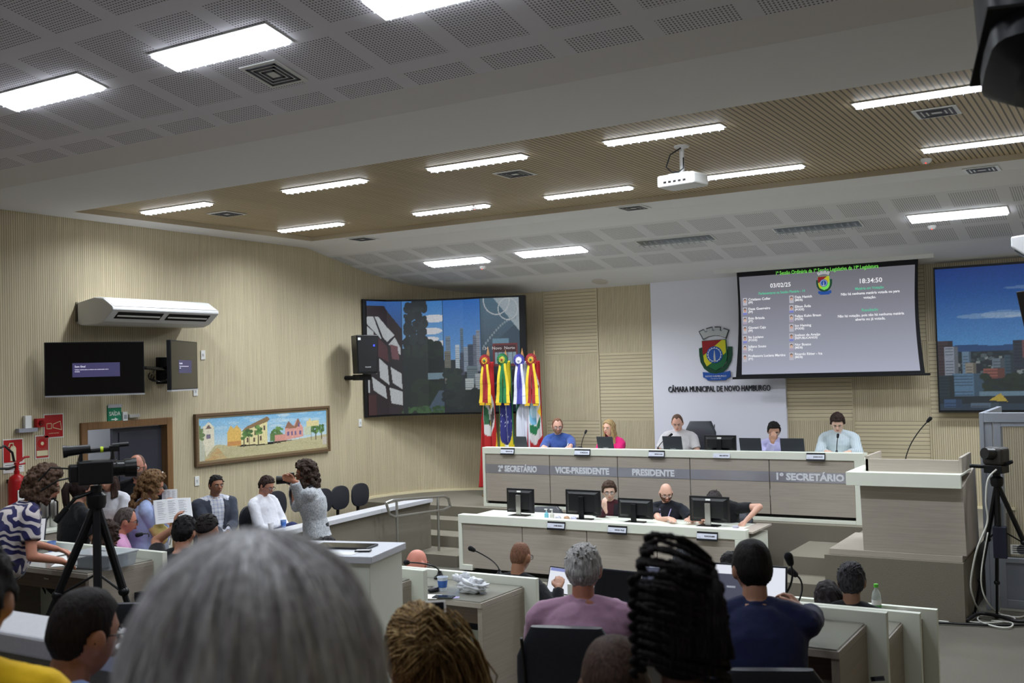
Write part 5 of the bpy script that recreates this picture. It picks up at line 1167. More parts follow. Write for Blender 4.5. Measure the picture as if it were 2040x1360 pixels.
# bottle with green cap and cups on the front-row desk
p = onZ(1775, 1197, DS[1], R1-.06)
t = thing('water_bottle', 'clear water bottle with green cap on the front-row desk', 'bottle', p)
bm_ = pane_mat('clear_plastic', (205, 215, 212), .42)
MB().lathe([(.028, 0), (.033, .01), (.033, .07), (.03, .075), (.033, .08), (.033, .13), (.027, .16), (.013, .185), (.013, .2)], n=20).build('bottle_body', bm_, t, smooth=40)
MB().lathe([(.016, .198), (.016, .22), (.014, .222)], n=16).build('cap', flat('cap_green', (96, 196, 60), rough=.4), t, smooth=40)
MB().lathe([(.0338, .05), (.0338, .075)], n=20, cap=False).build('label_green', flat('label_green', (90, 180, 90)), t); MB().lathe([(.0336, .075), (.0336, .11)], n=20, cap=False).build('label_white', paper, t)
for px, py, lab in [(1728, 1196, 'white cup left of the green-capped bottle, the one nearer the dark-haired man'), (1747, 1197, 'white cup just left of the green-capped bottle')]: cup(lab, onZ(px, py, DS[1], R1-.06), (214, 218, 228), None, .04, .055)
cup('white cup right of the green-capped bottle near the panel end', onZ(1820, 1204, DS[1], R1-.06), (226, 222, 224), None, .045, .04)
# clerks table clutter
for k, (px, rgb, lab) in enumerate([(1089, (120, 186, 206), 'sanitiser pump bottle with blue liquid on the clerks table'), (1100, (206, 204, 196), 'clear sanitiser pump bottle on the clerks table')]):
    p = PY(px, 1033, 11.68); t = thing('pump_bottle', lab, 'bottle', (p.x, 11.68, D2S))
    MB().lathe([(.025, 0), (.028, .02), (.028, .07), (.012, .085), (.012, .1)], n=18).build('bottle_body', flat('pump_%d' % k, rgb, rough=.2), t, smooth=40)
    b = MB(); b.cyl((0, 0, .1), (0, 0, .125), .005); b.bb((-.028, -.008, .12), (.01, .008, .132)); b.build('pump', white_pl, t)
for k, (px, rgb) in enumerate([(1112, (206, 206, 220)), (1129, (190, 150, 120)), (1143, (196, 196, 226))]):
    p = PY(px, 1036, 11.66); t = thing('crumpled_wrapper', ['white crumpled wrapper right of the sanitiser bottles', 'brown crumpled wrapper on the clerks table', 'lilac crumpled wrapper beside the large black monitor'][k], 'wrapper', (p.x, 11.66, D2S))
    MB().ell((0, 0, .03), (.05, .035, .032), fn=crump, n=20, m_=12).build('wrapper_body', flat('wrap_%d' % k, rgb, rough=.4, bump=.3, scale=20), t, smooth=True)
p = PY(1466, 1060, 11.62); cup('small clear lilac cup at the right end of the clerks table', (p.x, 11.62, D2S), (206, 200, 222), None, .038, .05)
p = PY(1400, 1051, 11.66); flat_item('notepad', 'white notepad left of the silver monitor stand on the clerks table', 'notepad', Mz(Vector((p.x, 11.66, D2S)), .1), .16, .12, .012, paper)
p = PY(1010, 890, D1Y+.2); cup('white cup by the flags on the presiding table', (p.x, D1Y+.2, D1S), (228, 228, 228), None, .03, .07)
cup('white plastic cup on the granite ledge', onZ(540, 1056, .85), (232, 232, 236), None, .034, .085)
cup('blue plastic cup on the granite ledge', onZ(565, 1050, .85), (120, 150, 200), (96, 130, 196), .034, .085)
for q in [o for o in bpy.data.objects if o.name.startswith('plastic_cup') and 'granite' in o.get('label', '')]: q.location.x = -8.62-.012*(q.location.y-9.0) if False else q.location.x
# laptops and papers on the council desks
scr_w = emit('screen_white', (232, 236, 246), 1.0); scr_g = emit('screen_grey', (70, 74, 92), 1.0)
t = laptop('laptop showing a white page behind papers, beside the bald man in black', PZ(1112, 1187, DS[3]+.04), R(-12), 108, .34, scr_w, hl=.22); add_content(t, .34, .22, [(.05, .84, .95, .95, (140, 150, 210), 'a')]); t.location = PZ(1118, 1188, DS[1]-.02)
lp1 = t
t = laptop('open laptop with black screen right of the grey-haired man', PY(1226, 1193, R3-.1), R(-4), 104, .30, None, hl=.18); t.location = (X_(1226, 1193, R3-.12), R3-.12, DS[3])
t = laptop('large lit laptop left of the dark-haired man, showing a dark page', PY(1332, 1180, R3-.1), R(2), 104, .4, scr_g, hl=.235); t.location = (X_(1330, 1180, R3-.1), R3-.1, DS[3]); add_content(t, .4, .235, [(.03, .86, .97, .95, (200, 210, 236), 'b'), (.03, .1, .09, .8, (226, 230, 240), 'c'), (.3, .5, .5, .54, (190, 196, 210), 'd'), (.65, .5, .85, .54, (190, 196, 210), 'd')])
t = laptop('large lit screen behind the head of the man in navy', PY(1480, 1188, R3-.1), R(4), 102, .48, scr_w, hl=.26); t.location = (X_(1477, 1190, R3-.1), R3-.1, DS[3]); add_content(t, .48, .26, [(.03, .08, .62, .78, (78, 80, 98), 'e'), (.08, .5, .2, .54, (200, 206, 220), 'd'), (.32, .5, .42, .54, (200, 206, 220), 'd')])
t = laptop('small laptop with white page beside the blonde ponytail', PD(790, 1140, 8.8), R(-38), 100, .33, scr_w, hl=.26); t.location = PD(783, 1148, 8.7); add_content(t, .33, .26, [(.05, .84, .95, .96, (170, 186, 240), 'f')])
lp2 = t
t = laptop('open laptop with a printed page on its screen, between the patterned blouse and the tripod', PZ(118, 1076, DS[3]), R(40), 112, .32, emit('screen_page', (206, 208, 214), .9), hl=.24); t.location = PZ(120, 1079, DS[3]+.0); t.location.y = min(t.location.y, 5.36)
add_content(t, .32, .24, [(.1, .75-.1*k, .9-.1*(k % 3), .77-.1*k, (130, 132, 140), 'g') for k in range(6)])
for q, z_ in ((lp1, DS[1]-.02), (lp2, DS[1]-.02)): q.location.z = z_
# ================================================================== people: one continuous body each, hair and clothing as children
QUEUE = []
def queue(o, voxel, smooth=5, disp=0., size=.12, post=None):
    r = o.modifiers.new('skin', 'REMESH'); r.mode = 'VOXEL'; r.voxel_size = voxel; r.use_smooth_shade = True
    s = o.modifiers.new('soft', 'SMOOTH'); s.factor = .5; s.iterations = smooth
    if disp:
        tx = bpy.data.textures.get('folds_%.2f' % size) or bpy.data.textures.new('folds_%.2f' % size, 'CLOUDS'); tx.noise_scale = size; tx.noise_depth = 2
        d = o.modifiers.new('folds', 'DISPLACE'); d.texture = tx; d.strength = disp; d.mid_level = .5; d.texture_coords = 'GLOBAL'
    QUEUE.append((o, post))
def flush():
    dg = bpy.context.evaluated_depsgraph_get(); out = []
    for o, post in QUEUE: out.append((o, bpy.data.meshes.new_from_object(o.evaluated_get(dg)), post))
    for o, me, post in out:
        mats = [q for q in o.data.materials]; o.modifiers.clear(); old = o.data; o.data = me; me.name = o.name
        me.materials.clear()
        for q in mats: me.materials.append(q)
        me.polygons.foreach_set('material_index', [0]*len(me.polygons)); me.polygons.foreach_set('use_smooth', [True]*len(me.polygons))
        if post: post(o)
    QUEUE.clear()
def skin(rgb):
    nm = 'skin_%d_%d_%d' % rgb
    if nm in MATS: return MATS[nm]
    mt = flat(nm, rgb, rough=.48, noise=.07, scale=14, spec=.35); b = mt.node_tree.nodes['Principled BSDF']
    b.inputs['Subsurface Weight'].default_value = .08; b.inputs['Subsurface Radius'].default_value = (.02, .008, .004); b.inputs['Subsurface Scale'].default_value = .4
    return mt
def hairm(rgb, hi=None):
    nm = 'hair_%d_%d_%d' % rgb
    if nm in MATS: return MATS[nm]
    mt, nt, b = nmat(nm); c = srgb(*rgb)[:3]; tc = N(nt, 'ShaderNodeTexCoord'); mp = N(nt, 'ShaderNodeMapping'); lk(nt, tc, 'Object', mp, 0); mp.inputs['Scale'].default_value = (160, 160, 14)
    nz = N(nt, 'ShaderNodeTexNoise'); nz.inputs['Scale'].default_value = 1.; nz.inputs['Detail'].default_value = 4; lk(nt, mp, 0, nz, 'Vector')
    h = srgb(*hi)[:3] if hi else tuple(min(1, x*1.35+.001) for x in c)
    rp = N(nt, 'ShaderNodeValToRGB'); lk(nt, nz, 0, rp, 0); rp.color_ramp.elements[0].position = .35; rp.color_ramp.elements[1].position = .7
    rp.color_ramp.elements[0].color = tuple(x*.65 for x in c)+(1,); rp.color_ramp.elements[1].color = tuple(h)+(1,)
    lk(nt, rp, 0, b, 'Base Color'); b.inputs['Roughness'].default_value = .62; b.inputs['Specular IOR Level'].default_value = .16
    bp = N(nt, 'ShaderNodeBump'); bp.inputs['Strength'].default_value = .6; bp.inputs['Distance'].default_value = .006; lk(nt, nz, 0, bp, 'Height'); lk(nt, bp, 0, b, 'Normal')
    MATS[nm] = mt; return mt
def cloth(name, rgb, pat=None, rgb2=None, sc=1.):
    if name in MATS: return MATS[name]
    mt = flat(name, rgb, rough=.85, noise=.1, scale=10, bump=.4, bscale=16, spec=.15, sheen=.15)
    if pat:
        nt = mt.node_tree; b = nt.nodes['Principled BSDF']; tc = N(nt, 'ShaderNodeTexCoord'); A, B = srgb(*rgb), srgb(*rgb2)
        if pat in ('stripe', 'check'):
            sp = N(nt, 'ShaderNodeSeparateXYZ'); lk(nt, tc, 'Object', sp, 0)
            f = math_(nt, 'LESS_THAN', math_(nt, 'FRACT', math_(nt, 'DIVIDE', sp.outputs[0], bv=sc)), bv=.3)
            if pat == 'check': f = math_(nt, 'ADD', math_(nt, 'MULTIPLY', f, bv=.5), math_(nt, 'MULTIPLY', math_(nt, 'LESS_THAN', math_(nt, 'FRACT', math_(nt, 'DIVIDE', sp.outputs[2], bv=sc)), bv=.3), bv=.5))
        elif pat == 'leaf':   # big swirling fronds
            nz = N(nt, 'ShaderNodeTexNoise'); nz.inputs['Scale'].default_value = 3.2; lk(nt, tc, 'Object', nz, 'Vector')
            vm = N(nt, 'ShaderNodeVectorMath', operation='MULTIPLY_ADD'); vm.inputs[1].default_value = (.34, .34, .34); lk(nt, nz, 1, vm, 0); lk(nt, tc, 'Object', vm, 2)
            wv = N(nt, 'ShaderNodeTexWave', wave_type='RINGS'); wv.inputs['Scale'].default_value = 5.5; wv.inputs['Distortion'].default_value = 7; wv.inputs['Detail'].default_value = 1; wv.inputs['Detail Scale'].default_value = 1.3; lk(nt, vm, 0, wv, 'Vector')
            f = math_(nt, 'GREATER_THAN', wv.outputs[1], bv=.56)
        else:                 # speckle
            nz = N(nt, 'ShaderNodeTexNoise'); nz.inputs['Scale'].default_value = 90; lk(nt, tc, 'Object', nz, 'Vector'); f = math_(nt, 'GREATER_THAN', nz.outputs[0], bv=.55)
        nt.links.new(mix_(nt, f, A, B), b.inputs['Base Color'])
    return mt
HA, HB, HC = .076, .097, .118
def head_fn(d, fem=False):
    x, y, z = d.x*HA, d.y*HB, d.z*HC
    if d.z < 0:
        q = -d.z; x *= 1-.26*q**1.4-(.05*q if fem else 0)
        if d.y < 0: y *= 1-.45*q**1.2
        else: y *= 1-.06*q
    if d.z > .3: y *= 1-.03*d.z
    if d.z > 0: k_ = min(1.22, (1.0001-d.z*d.z)**-.11); x *= k_; y *= k_
    if d.y > 0:
        y *= 1-.05*d.y**3
        ex = math.exp(-((abs(x)-.031)/.016)**2-((z-.002)/.012)**2)*d.y; y -= .009*ex
        y += .010*math.exp(-(x/.022)**2-((z+.058)/.014)**2)*d.y          # mouth mound
        y += .007*math.exp(-((abs(x)-.03)/.03)**2-((z-.024)/.012)**2)*d.y # brow
        y += .010*math.exp(-(x/.026)**2-((z+.096)/.014)**2)*d.y          # chin
    return Vector((x, y, z))
def face_head(mb, c, M, S, fem=False):
    mb.ell(c, (1, 1, 1), M, n=44, m_=32, fn=lambda p, d: head_fn(d, fem)*S)
    T = lambda x, y, z: c+M@(Vector((x, y, z))*S)
    mb.capsule(T(0, .086, .008), T(0, .108, -.022), .0075*S, .0125*S, n=10)
    for sx in (-1, 1):
        mb.capsule(T(sx*.006, .098, -.026), T(sx*.011, .094, -.027), .009*S, .007*S, n=8)
        mb.ell(T(sx*.079, -.006, -.004), (.011*S, .022*S, .033*S), M@Euler((.15, 0, sx*-.35)).to_matrix(), n=12, m_=8)
        mb.ell(T(sx*.075, .0, -.03), (.010*S, .012*S, .012*S), M, n=10, m_=6)
    mb.ell(T(0, .094, -.048), (.02*S, .008*S, .006*S), M, n=10, m_=6); mb.ell(T(0, .092, -.062), (.018*S, .009*S, .007*S), M, n=10, m_=6)
def nz3(p, f, s=0.): return (math.sin(p.x*f+1.7*s+1.3*math.sin(p.y*f*.8+s))+math.sin(p.y*f*1.1+2.1+s+1.1*math.sin(p.z*f*.9))+math.sin(p.z*f*.95+.7*s+1.2*math.sin(p.x*f*1.05)))/3
HL_SHORT = [(0, .60), (35, .56), (55, .50), (68, .32), (78, -.12), (86, -.10), (92, .16), (108, .14), (122, -.34), (150, -.52), (180, -.55)]
HL_RECEDE = [(0, .74), (25, .86), (45, .84), (62, .55), (76, .0), (86, -.05), (92, .16), (108, .14), (122, -.34), (150, -.50), (180, -.52)]
HL_BALD = [(0, 2), (60, 2), (72, .2), (80, -.02), (90, .12), (108, .12), (122, -.3), (150, -.44), (180, -.46)]
HL_WOMAN = [(0, .70), (30, .62), (55, .42), (75, .0), (90, -.35), (120, -.6), (150, -.7), (180, -.72)]
def hl(tab, a):
    for (a0, z0), (a1, z1) in zip(tab[:-1], tab[1:]):
        if a <= a1: return lerp(z0, z1, (a-a0)/(a1-a0))
    return tab[-1][1]
def sm(x): x = max(0, min(1, x)); return x*x*(3-2*x)
def hair_cap(mb, c, M, S, tab, T, nf=14., na=.35, seed=0., fem=False, top=0., n=72, m_=48, top_tab=None, back=0.):
    def fn(p, d):
        a = abs(math.degrees(math.atan2(d.x, d.y))); k = sm((d.z-hl(tab, a))/.10+.5)
        if top_tab: k *= 1-sm((d.z-hl(top_tab, a))/.12+.5)
        q = head_fn(d, fem); nrm = Vector((d.x/HA, d.y/HB, d.z/HC)).normalized()
        th = T*(1+na*nz3(d, nf, seed)+.5*na*nz3(d, nf*2.7, seed+4))+top*max(0, d.z)**2+back*max(0, -d.y)*max(0, .8-abs(d.z))
        return (q+nrm*(th*k-.005*(1-k)))*S
    mb.ell(c, (1, 1, 1), M, n=n, m_=m_, fn=fn)
def curtain(mb, c, M, S, r0, r1, z0, z1, a0=70, a1=290, n=40, m_=14, wav=.008, th=.02, seed=0., yoff=-.005):
    """hair falling behind and beside the head: closed shell from azimuth a0 to a1 (0 = face)"""
    vs = []
    for side in (0, 1):
        for j in range(m_+1):
            v = j/m_; z = lerp(z0, z1, v)
            for i in range(n+1):
                u = i/n; a = R(lerp(a0, a1, u)); r = lerp(r0, r1, v**.8)+wav*math.sin(u*38+v*6+seed)+wav*.8*math.sin(v*9+u*11+seed)-(th if side else 0)
                ex = 1-.35*max(0, abs(u-.5)*2-.8)*5*v
                vs.append(c+M@(Vector((math.sin(a)*r*ex, math.cos(a)*r*1.12+yoff, z+.01*math.sin(u*23+seed)*v))*S))
    N1 = (m_+1)*(n+1); fs = []
    for j in range(m_):
        for i in range(n):
            q = j*(n+1)+i; fs.append((q, q+1, q+n+2, q+n+1)); fs.append((N1+q, N1+q+n+1, N1+q+n+2, N1+q+1))
    for j in range(m_):
        for i in (0, n): q = j*(n+1)+i; fs.append((q, q+n+1, N1+q+n+1, N1+q))
    for i in range(n):
        for j in (0, m_): q = j*(n+1)+i; fs.append((q, q+1, N1+q+1, N1+q))
    mb.add(vs, fs)
def ik(s, h, l1, l2, pole):
    d = h-s; L = d.length
    if L > (l1+l2)*.995: h = s+d*((l1+l2)*.995/L); d = h-s; L = d.length
    a = (l1*l1-l2*l2+L*L)/(2*L); k = math.sqrt(max(0, l1*l1-a*a)); u = d/L; p = pole-u*pole.dot(u)
    p = p.normalized() if p.length > 1e-5 else Vector((0, 0, -1)); return s+u*a+p*k, h
def hand(mb, w, fd, pn, side, S, curl=.5, spread=1.):
    fd = fd.normalized(); pn = (pn-fd*pn.dot(fd)).normalized(); lat = fd.cross(pn)*(1 if side > 0 else -1)
    mb.capsule(w-fd*.03*S, w+fd*.02*S, .026*S, .026*S)
    for off, ln_, dz in ((.031, .072, .0), (.0105, .08, .006), (-.0105, .074, .003), (-.03, .058, -.008)):
        a = w+fd*.012*S+lat*off*.55*S; k = w+fd*(.088+dz)*S+lat*off*S; mb.capsule(a, k, .0145*S, .0125*S, n=8)
        d = (fd+lat*off*2.2*spread).normalized(); p = k
        for q, (fr, c_) in enumerate(((.45, .55), (.32, .9), (.25, .6))):
            ang = curl*c_; d = (d*math.cos(ang)+pn*math.sin(ang)).normalized(); e = p+d*ln_*fr*S*1.05; mb.capsule(p, e, (.0098-.0009*q)*S, (.0090-.0009*q)*S, n=8); p = e
    a = w+fd*.02*S+lat*.024*S; k = w+fd*.05*S+lat*.05*S+pn*.012*S; e = w+fd*.082*S+lat*.056*S+pn*(.016+.012*curl)*S; f = w+fd*.105*S+lat*.048*S+pn*(.02+.02*curl)*S
    mb.capsule(a, k, .016*S, .0125*S, n=8); mb.capsule(k, e, .0118*S, .0105*S, n=8); mb.capsule(e, f, .0102*S, .0088*S, n=8)
def person(label, px, py, d, floor, face=180., pose='sit', hy=0., hp=0., hr=0., lean=6., side_lean=0., S=1., sk=(196, 150, 126), fem=False, bw=1., belly=0.,
           shirt=None, sleeve='short', collar=True, jacket=None, legs=None, skirt=None, shoe=(24, 24, 26), hair=None, glasses=None, beard=None, facial=True,
           Lh=None, Rh=None, Lf=None, Rf=None, Lp=None, Rp=None, curl=(.5, .5), Lpole=None, Rpole=None, voxel=.0078, group=None, brow=None, extra=None, neckfwd=.03, hiph=None, legpose=None, fit=True, hemdrop=.12, cat='person', hyaw_neck=True, lipc=None):
    top = PD(px, py, d); rz = R(face)
    L = R(lean); SL = R(side_lean); u = Vector((math.sin(SL), math.sin(L), math.cos(L)*math.cos(SL))).normalized(); fx = Vector((1, 0, 0)); fy = u.cross(fx)*-1; fy = fx.cross(u)*-1 if False else u.cross(fx)
    fy = Vector((0, math.cos(L), -math.sin(L)))
    Mh = Matrix.Rotation(R(hy), 3, 'Z')@Matrix.Rotation(R(-hp), 3, 'X')@Matrix.Rotation(R(hr), 3, 'Y')
    def skel(hz, S):
        pel = Vector((0, 0, hz)); nb = pel+u*.515*S; nd = (u*.6+Vector((0, .35+neckfwd*3+.25*math.sin(R(hp))+(2.6 if hp > 60 else 0), .9))).normalized()
        hc = nb+nd*.112*S+Mh@(Vector((0, .012, .045))*S); return pel, nb, hc
    if pose == 'sit':
        pel, nb, hc = skel(.55, S); ht = hc+Mh@(Vector((0, 0, .122))*S); hz = hiph or (.55+(top.z-floor)-max(ht.z, hc.z+.1*S))
    else:
        _, _, hc = skel(.93*S, S); ht = hc.z+.120*S
        if fit: S = S*(top.z-floor)/ht
        hz = .93*S
    pel, nb, hc = skel(hz, S)
    Rz = Matrix.Rotation(rz, 3, 'Z'); off = Rz@Vector((hc.x, hc.y, 0)); loc = Vector((top.x-off.x, top.y-off.y, floor))
    def tol(v): return Rz.transposed()@(Vector(v)-loc)     # world point to local
    t = thing('person', label, cat, loc, rz, group)
    C = pel+u*.46*S
    def tgt(h, default, sx):
        if h is None: h = default
        if isinstance(h, Vector): return tol(h)
        return C+Vector(h)*S
    B, SH, TR = MB(), MB(), MB()
    tor = [(-.10, .155, .115), (0, .168*(1.05 if fem else 1), .122), (.08, .158, .118), (.16, .142*(.94 if fem else 1), .105), (.28, .158*(.95 if fem else 1), .112), (.38, .168*(.94 if fem else 1), .108), (.45, .15*(.94 if fem else 1), .088), (.495, .098, .07), (.53, .058, .056)]
    def sec(q, w_, dp, g=0.):
        be = belly*math.exp(-((q-.13)/.13)**2); c = pel+u*q*S+fy*(be*.55*S); 
        if fem and .26 < q < .4: be += .028
        return (c, fx*(w_*bw*S+g+be*.35*S), fy*(dp*bw**.5*S+g+be*.6*S))
    B.loft([sec(*q) for q in tor], n=24)
    B.capsule(nb-u*.05*S, nb*.35+hc*.65+Mh@Vector((0, -.02*S, -.02*S)), .056*S*(.88 if fem else 1), .054*S*(.86 if fem else 1), n=14)
    face_head(B, hc, Mh, S, fem)
    shw = (.182 if not fem else .162)*bw**.7; sleeves = {}
    handpts = {}
    for sx, h_, f_, p_, cu, pole_ in ((-1, Lh, Lf, Lp, curl[0], Lpole), (1, Rh, Rf, Rp, curl[1], Rpole)):
        s = pel+u*.445*S+fx*sx*shw*S; dft = (sx*.2, .10, -.5) if pose == 'stand' else (sx*.14, .36, -.36)
        h = tgt(h_, dft, sx); e, h = ik(s, h, .285*S, .255*S, Vector(pole_) if pole_ else Vector((sx*.55, -.35, -.75)))
        B.capsule(pel+u*.44*S+fx*sx*.1*S, s, .06*S, .058*S); B.capsule(pel+u*.515*S+fx*sx*.025*S, pel+u*.462*S+fx*sx*(shw-.02)*S, .044*S, .05*S); B.capsule(s, e, .051*S*(.88 if fem else 1), .041*S*(.9 if fem else 1)); B.capsule(e, h, .041*S*(.9 if fem else 1), .0265*S)
        fd = Vector(f_) if f_ else (h-e).normalized()*1.0+Vector((0, .25, -.15)); hand(B, h, fd, Vector(p_) if p_ else Vector((-sx*.25, .1, -1)), sx, S, cu); handpts[sx] = (e, h)
        g = .011 if not jacket else .009
        SH.capsule(pel+u*.44*S+fx*sx*.09*S, s-u*.004*S, .064*S+g*.4, .06*S+g*.5); SH.capsule(pel+u*.51*S+fx*sx*.045*S, pel+u*.464*S+fx*sx*(shw-.02)*S, .054*S, .058*S+g*.5)
        q = {'short': .62, 'cap': .35}.get(sleeve, 1.); e2 = s.lerp(e, q)
        if sleeve != 'none':
            SH.tube([s, s.lerp(e2, .5), e2], [.058*S+g, .054*S+g*1.2, .049*S+g*1.5], n=14)
            if q == 1.:
                SH.capsule(e, e, .047*S+g, n=12); q2 = .45 if sleeve == 'rolled' else .97; SH.tube([e, e.lerp(h, q2*.5), e.lerp(h, q2)], [.047*S+g, .042*S+g, (.034+.008*(1-q2))*S+g], n=14)
        if jacket:
            J = sleeves.setdefault('J', MB()); J.capsule(pel+u*.44*S+fx*sx*.09*S, s, .07*S+.012, .066*S+.012); J.capsule(pel+u*.49*S+fx*sx*.05*S, pel+u*.464*S+fx*sx*(shw-.02)*S, .055*S, .066*S); J.tube([s, s.lerp(e, .5), e], [.066*S+.012, .06*S+.014, .056*S+.014], n=14); J.capsule(e, e, .055*S+.014, n=12)
            if jacket.get('sleeve', 'long') == 'long': J.tube([e, e.lerp(h, .5), e.lerp(h, .93)], [.055*S+.014, .05*S+.013, .042*S+.012], n=14)
    # legs
    kn = []
    for sx in (-1, 1):
        hip = pel+Vector((sx*.09*S, 0, -.02*S)); lp = (legpose or {}).get(sx)
        if lp: k, a = pel+Vector(lp[0])*S, pel+Vector(lp[1])*S; a.z = max(a.z, .075)
        elif pose == 'sit':
            k = Vector((sx*.12*S, .41*S, min(hz-.02, .50*S))); a = Vector((sx*.12*S, .43*S, .08*S))
        else: k = Vector((sx*.095*S, .02*S, hz*.53)); a = Vector((sx*.09*S, -.02*S, .08*S))
        B.capsule(hip, k, .082*S, .056*S, n=12); B.capsule(k, a, .054*S, .036*S, n=12); toe = a+Vector((sx*.02, .15*S, -.045*S)); B.capsule(a-Vector((0, .03*S, .04*S)), toe, .036*S, .028*S)
        TR.capsule(hip, k, .094*S, .069*S, n=14); TR.capsule(k, k, .07*S, n=14); TR.tube([k, k.lerp(a, .5), k.lerp(a, .98)], [.068*S, .062*S, .056*S], n=14); kn.append((k, a))
        b = MB(); b.loft([(a+Vector((0, -.075*S, -.045*S)), (.03*S, 0, 0), (0, 0, .034*S)), (a+Vector((0, -.03*S, -.035*S)), (.044*S, 0, 0), (0, 0, .046*S)), (a+Vector((0, .05*S, -.04*S)), (.046*S, 0, 0), (0, 0, .038*S)), (a+Vector((sx*.01, .13*S, -.052*S)), (.047*S, 0, 0), (0, 0, .026*S)), (a+Vector((sx*.012, .19*S, -.058*S)), (.022*S, 0, 0), (0, 0, .016*S))], n=14); b.build('shoe', flat('shoe_%d_%d_%d' % shoe, shoe, rough=.4), t, smooth=True)
    body = B.build('body', skin(sk), t); queue(body, voxel, 4)
    t['body_note'] = 0; del t['body_note']
    # garments
    st = [q for q in tor if q[0] >= -.101]; g = .013
    SH.loft([sec(-hemdrop, .168 if pose == 'sit' else .172, .128, g+.004)]+[sec(q, w_, dp, g) for q, w_, dp in st[1:-1]]+[sec(.512, .082, .068, .004)], n=24)
    if collar:
        SH.tube([nb-u*.022*S, nb+u*.028*S+Vector((0, -.004, 0))], [.07*S, .064*S], n=18)
    so = SH.build('blouse' if fem else 'shirt', shirt, t); queue(so, .0095, 3, .014, .09)
    if jacket:
        J = sleeves['J']; J.loft([sec(-.2 if jacket.get('long', True) else -.04, .178, .138, .026)]+[sec(q, w_, dp, .026) for q, w_, dp in st[1:-1]]+[sec(.515, .09, .075, .008)], n=24)
        J.tube([nb-u*.03*S-fy*.01, nb+u*.022*S-fy*.012], [.08*S, .074*S], n=18)
        wv = jacket.get('open', .075)
        def post(o, pel=pel.copy(), u=u.copy(), wv=wv, S=S):
            bm = bmesh.new(); bm.from_mesh(o.data); kill = []
            for f in bm.faces:
                c = f.calc_center_median(); q = (c-pel).dot(u)/S; yy = (c-pel).dot(fy)/S
                lim = wv*S*(.25+.75*sm((q-.05)/.4)) if q > .03 else wv*S*.35
                if yy > .03 and abs(c.x) < lim: kill.append(f)
            bmesh.ops.delete(bm, geom=kill, context='FACES'); bm.to_mesh(o.data); bm.free()
            m_ = o.modifiers.new('thick', 'SOLIDIFY'); m_.thickness = .008; m_.offset = -1
        jo = J.build('jacket', jacket['mat'], t); queue(jo, .0095, 3, .016, .11, post)
    if skirt:
        b = MB()
        if pose == 'stand': b.loft([(pel+Vector((0, 0, .12*S)), (.16*bw*S, 0, 0), (0, .13*S, 0)), (pel+Vector((0, 0, -.05*S)), (.185*bw*S, 0, 0), (0, .145*S, 0)), (pel+Vector((0, .0, -.35*S)), (.20*bw*S, 0, 0), (0, .17*S, 0)), (Vector((0, .01, .22*S)), (.23*bw*S, 0, 0), (0, .21*S, 0))], n=28)
        b.build('skirt', skirt, t); queue(t.children[-1] if False else [c for c in t.children if c.name.startswith('skirt')][0], .012, 3, .02, .12)
    else:
        TR.loft([sec(-.12, .15, .115, .012), sec(-.05, .166, .122, .012), sec(.03, .16, .12, .008)], n=20)
        tr = TR.build('trousers', legs or cloth('trousers_dark', (36, 38, 46)), t); queue(tr, .012, 3, .015, .12)
    T = lambda x, y, z: hc+Mh@(Vector((x, y, z))*S)
    # face
    hc_ = hair['rgb'] if hair else (60, 46, 40)
    if facial:
        for sx in (-1, 1):
            b = MB(); b.ell(T(sx*.031, .0775, .001), (.0125*S, .011*S, .0095*S), Mh, n=14, m_=8); e_ = b.build('eye', flat('eye_white', (206, 200, 194), rough=.2), t, smooth=True)
            b = MB(); b.ell(T(sx*.031, .0862, .0), (.0058*S, .0035*S, .0062*S), Mh, n=12, m_=6); b.build('iris', flat('iris_dark', (38, 26, 20), rough=.15), e_, smooth=True)
            b = MB(); b.capsule(T(sx*.016, .095, .0175), T(sx*.034, .0935, .022), .0042*S, .0042*S, n=6); b.capsule(T(sx*.034, .0935, .022), T(sx*.05, .082, .016), .0042*S, .0022*S, n=6); b.build('eyebrow', hairm(brow or tuple(int(q*.8) for q in hc_)), t, smooth=True)
        b = MB(); b.ell(T(0, .1005, -.0505), (.021*S, .006*S, .0042*S), Mh, n=14, m_=8); b.ell(T(0, .0995, -.0588), (.018*S, .0065*S, .005*S), Mh, n=14, m_=8); b.build('lips', flat('lips_%d' % (sk[0]+(7 if lipc else 0)), lipc or tuple(int(q*f) for q, f in zip(sk, (.82, .66, .64))), rough=.45), t, smooth=True)
    if glasses:
        b = MB()
        for sx in (-1, 1):
            pts = [T(sx*(.033+.0245*math.copysign(abs(math.cos(a))**.6, math.cos(a))), .104-.004*abs(math.cos(a)), -.002+.0175*math.copysign(abs(math.sin(a))**.6, math.sin(a))) for a in [2*math.pi*k/18 for k in range(19)]]
            b.tube(pts, .0022*S, n=6); b.tube([T(sx*.058, .1, .004), T(sx*.076, .06, .006), T(sx*.082, -.005, .004), T(sx*.083, -.02, -.012)], .002*S, n=6)
        b.tube([T(-.009, .106, .003), T(0, .109, .006), T(.009, .106, .003)], .002*S, n=6); gl = b.build('eyeglasses', flat('specs_%d' % glasses[0], glasses, rough=.25), t, smooth=True)
        for sx in (-1, 1): b = MB(); b.ell(T(sx*.033, .1025, -.002), (.023*S, .0008*S, .017*S), Mh, n=16, m_=6); b.build('lens', pane_mat('lens', (210, 220, 226), .12), gl, smooth=True)
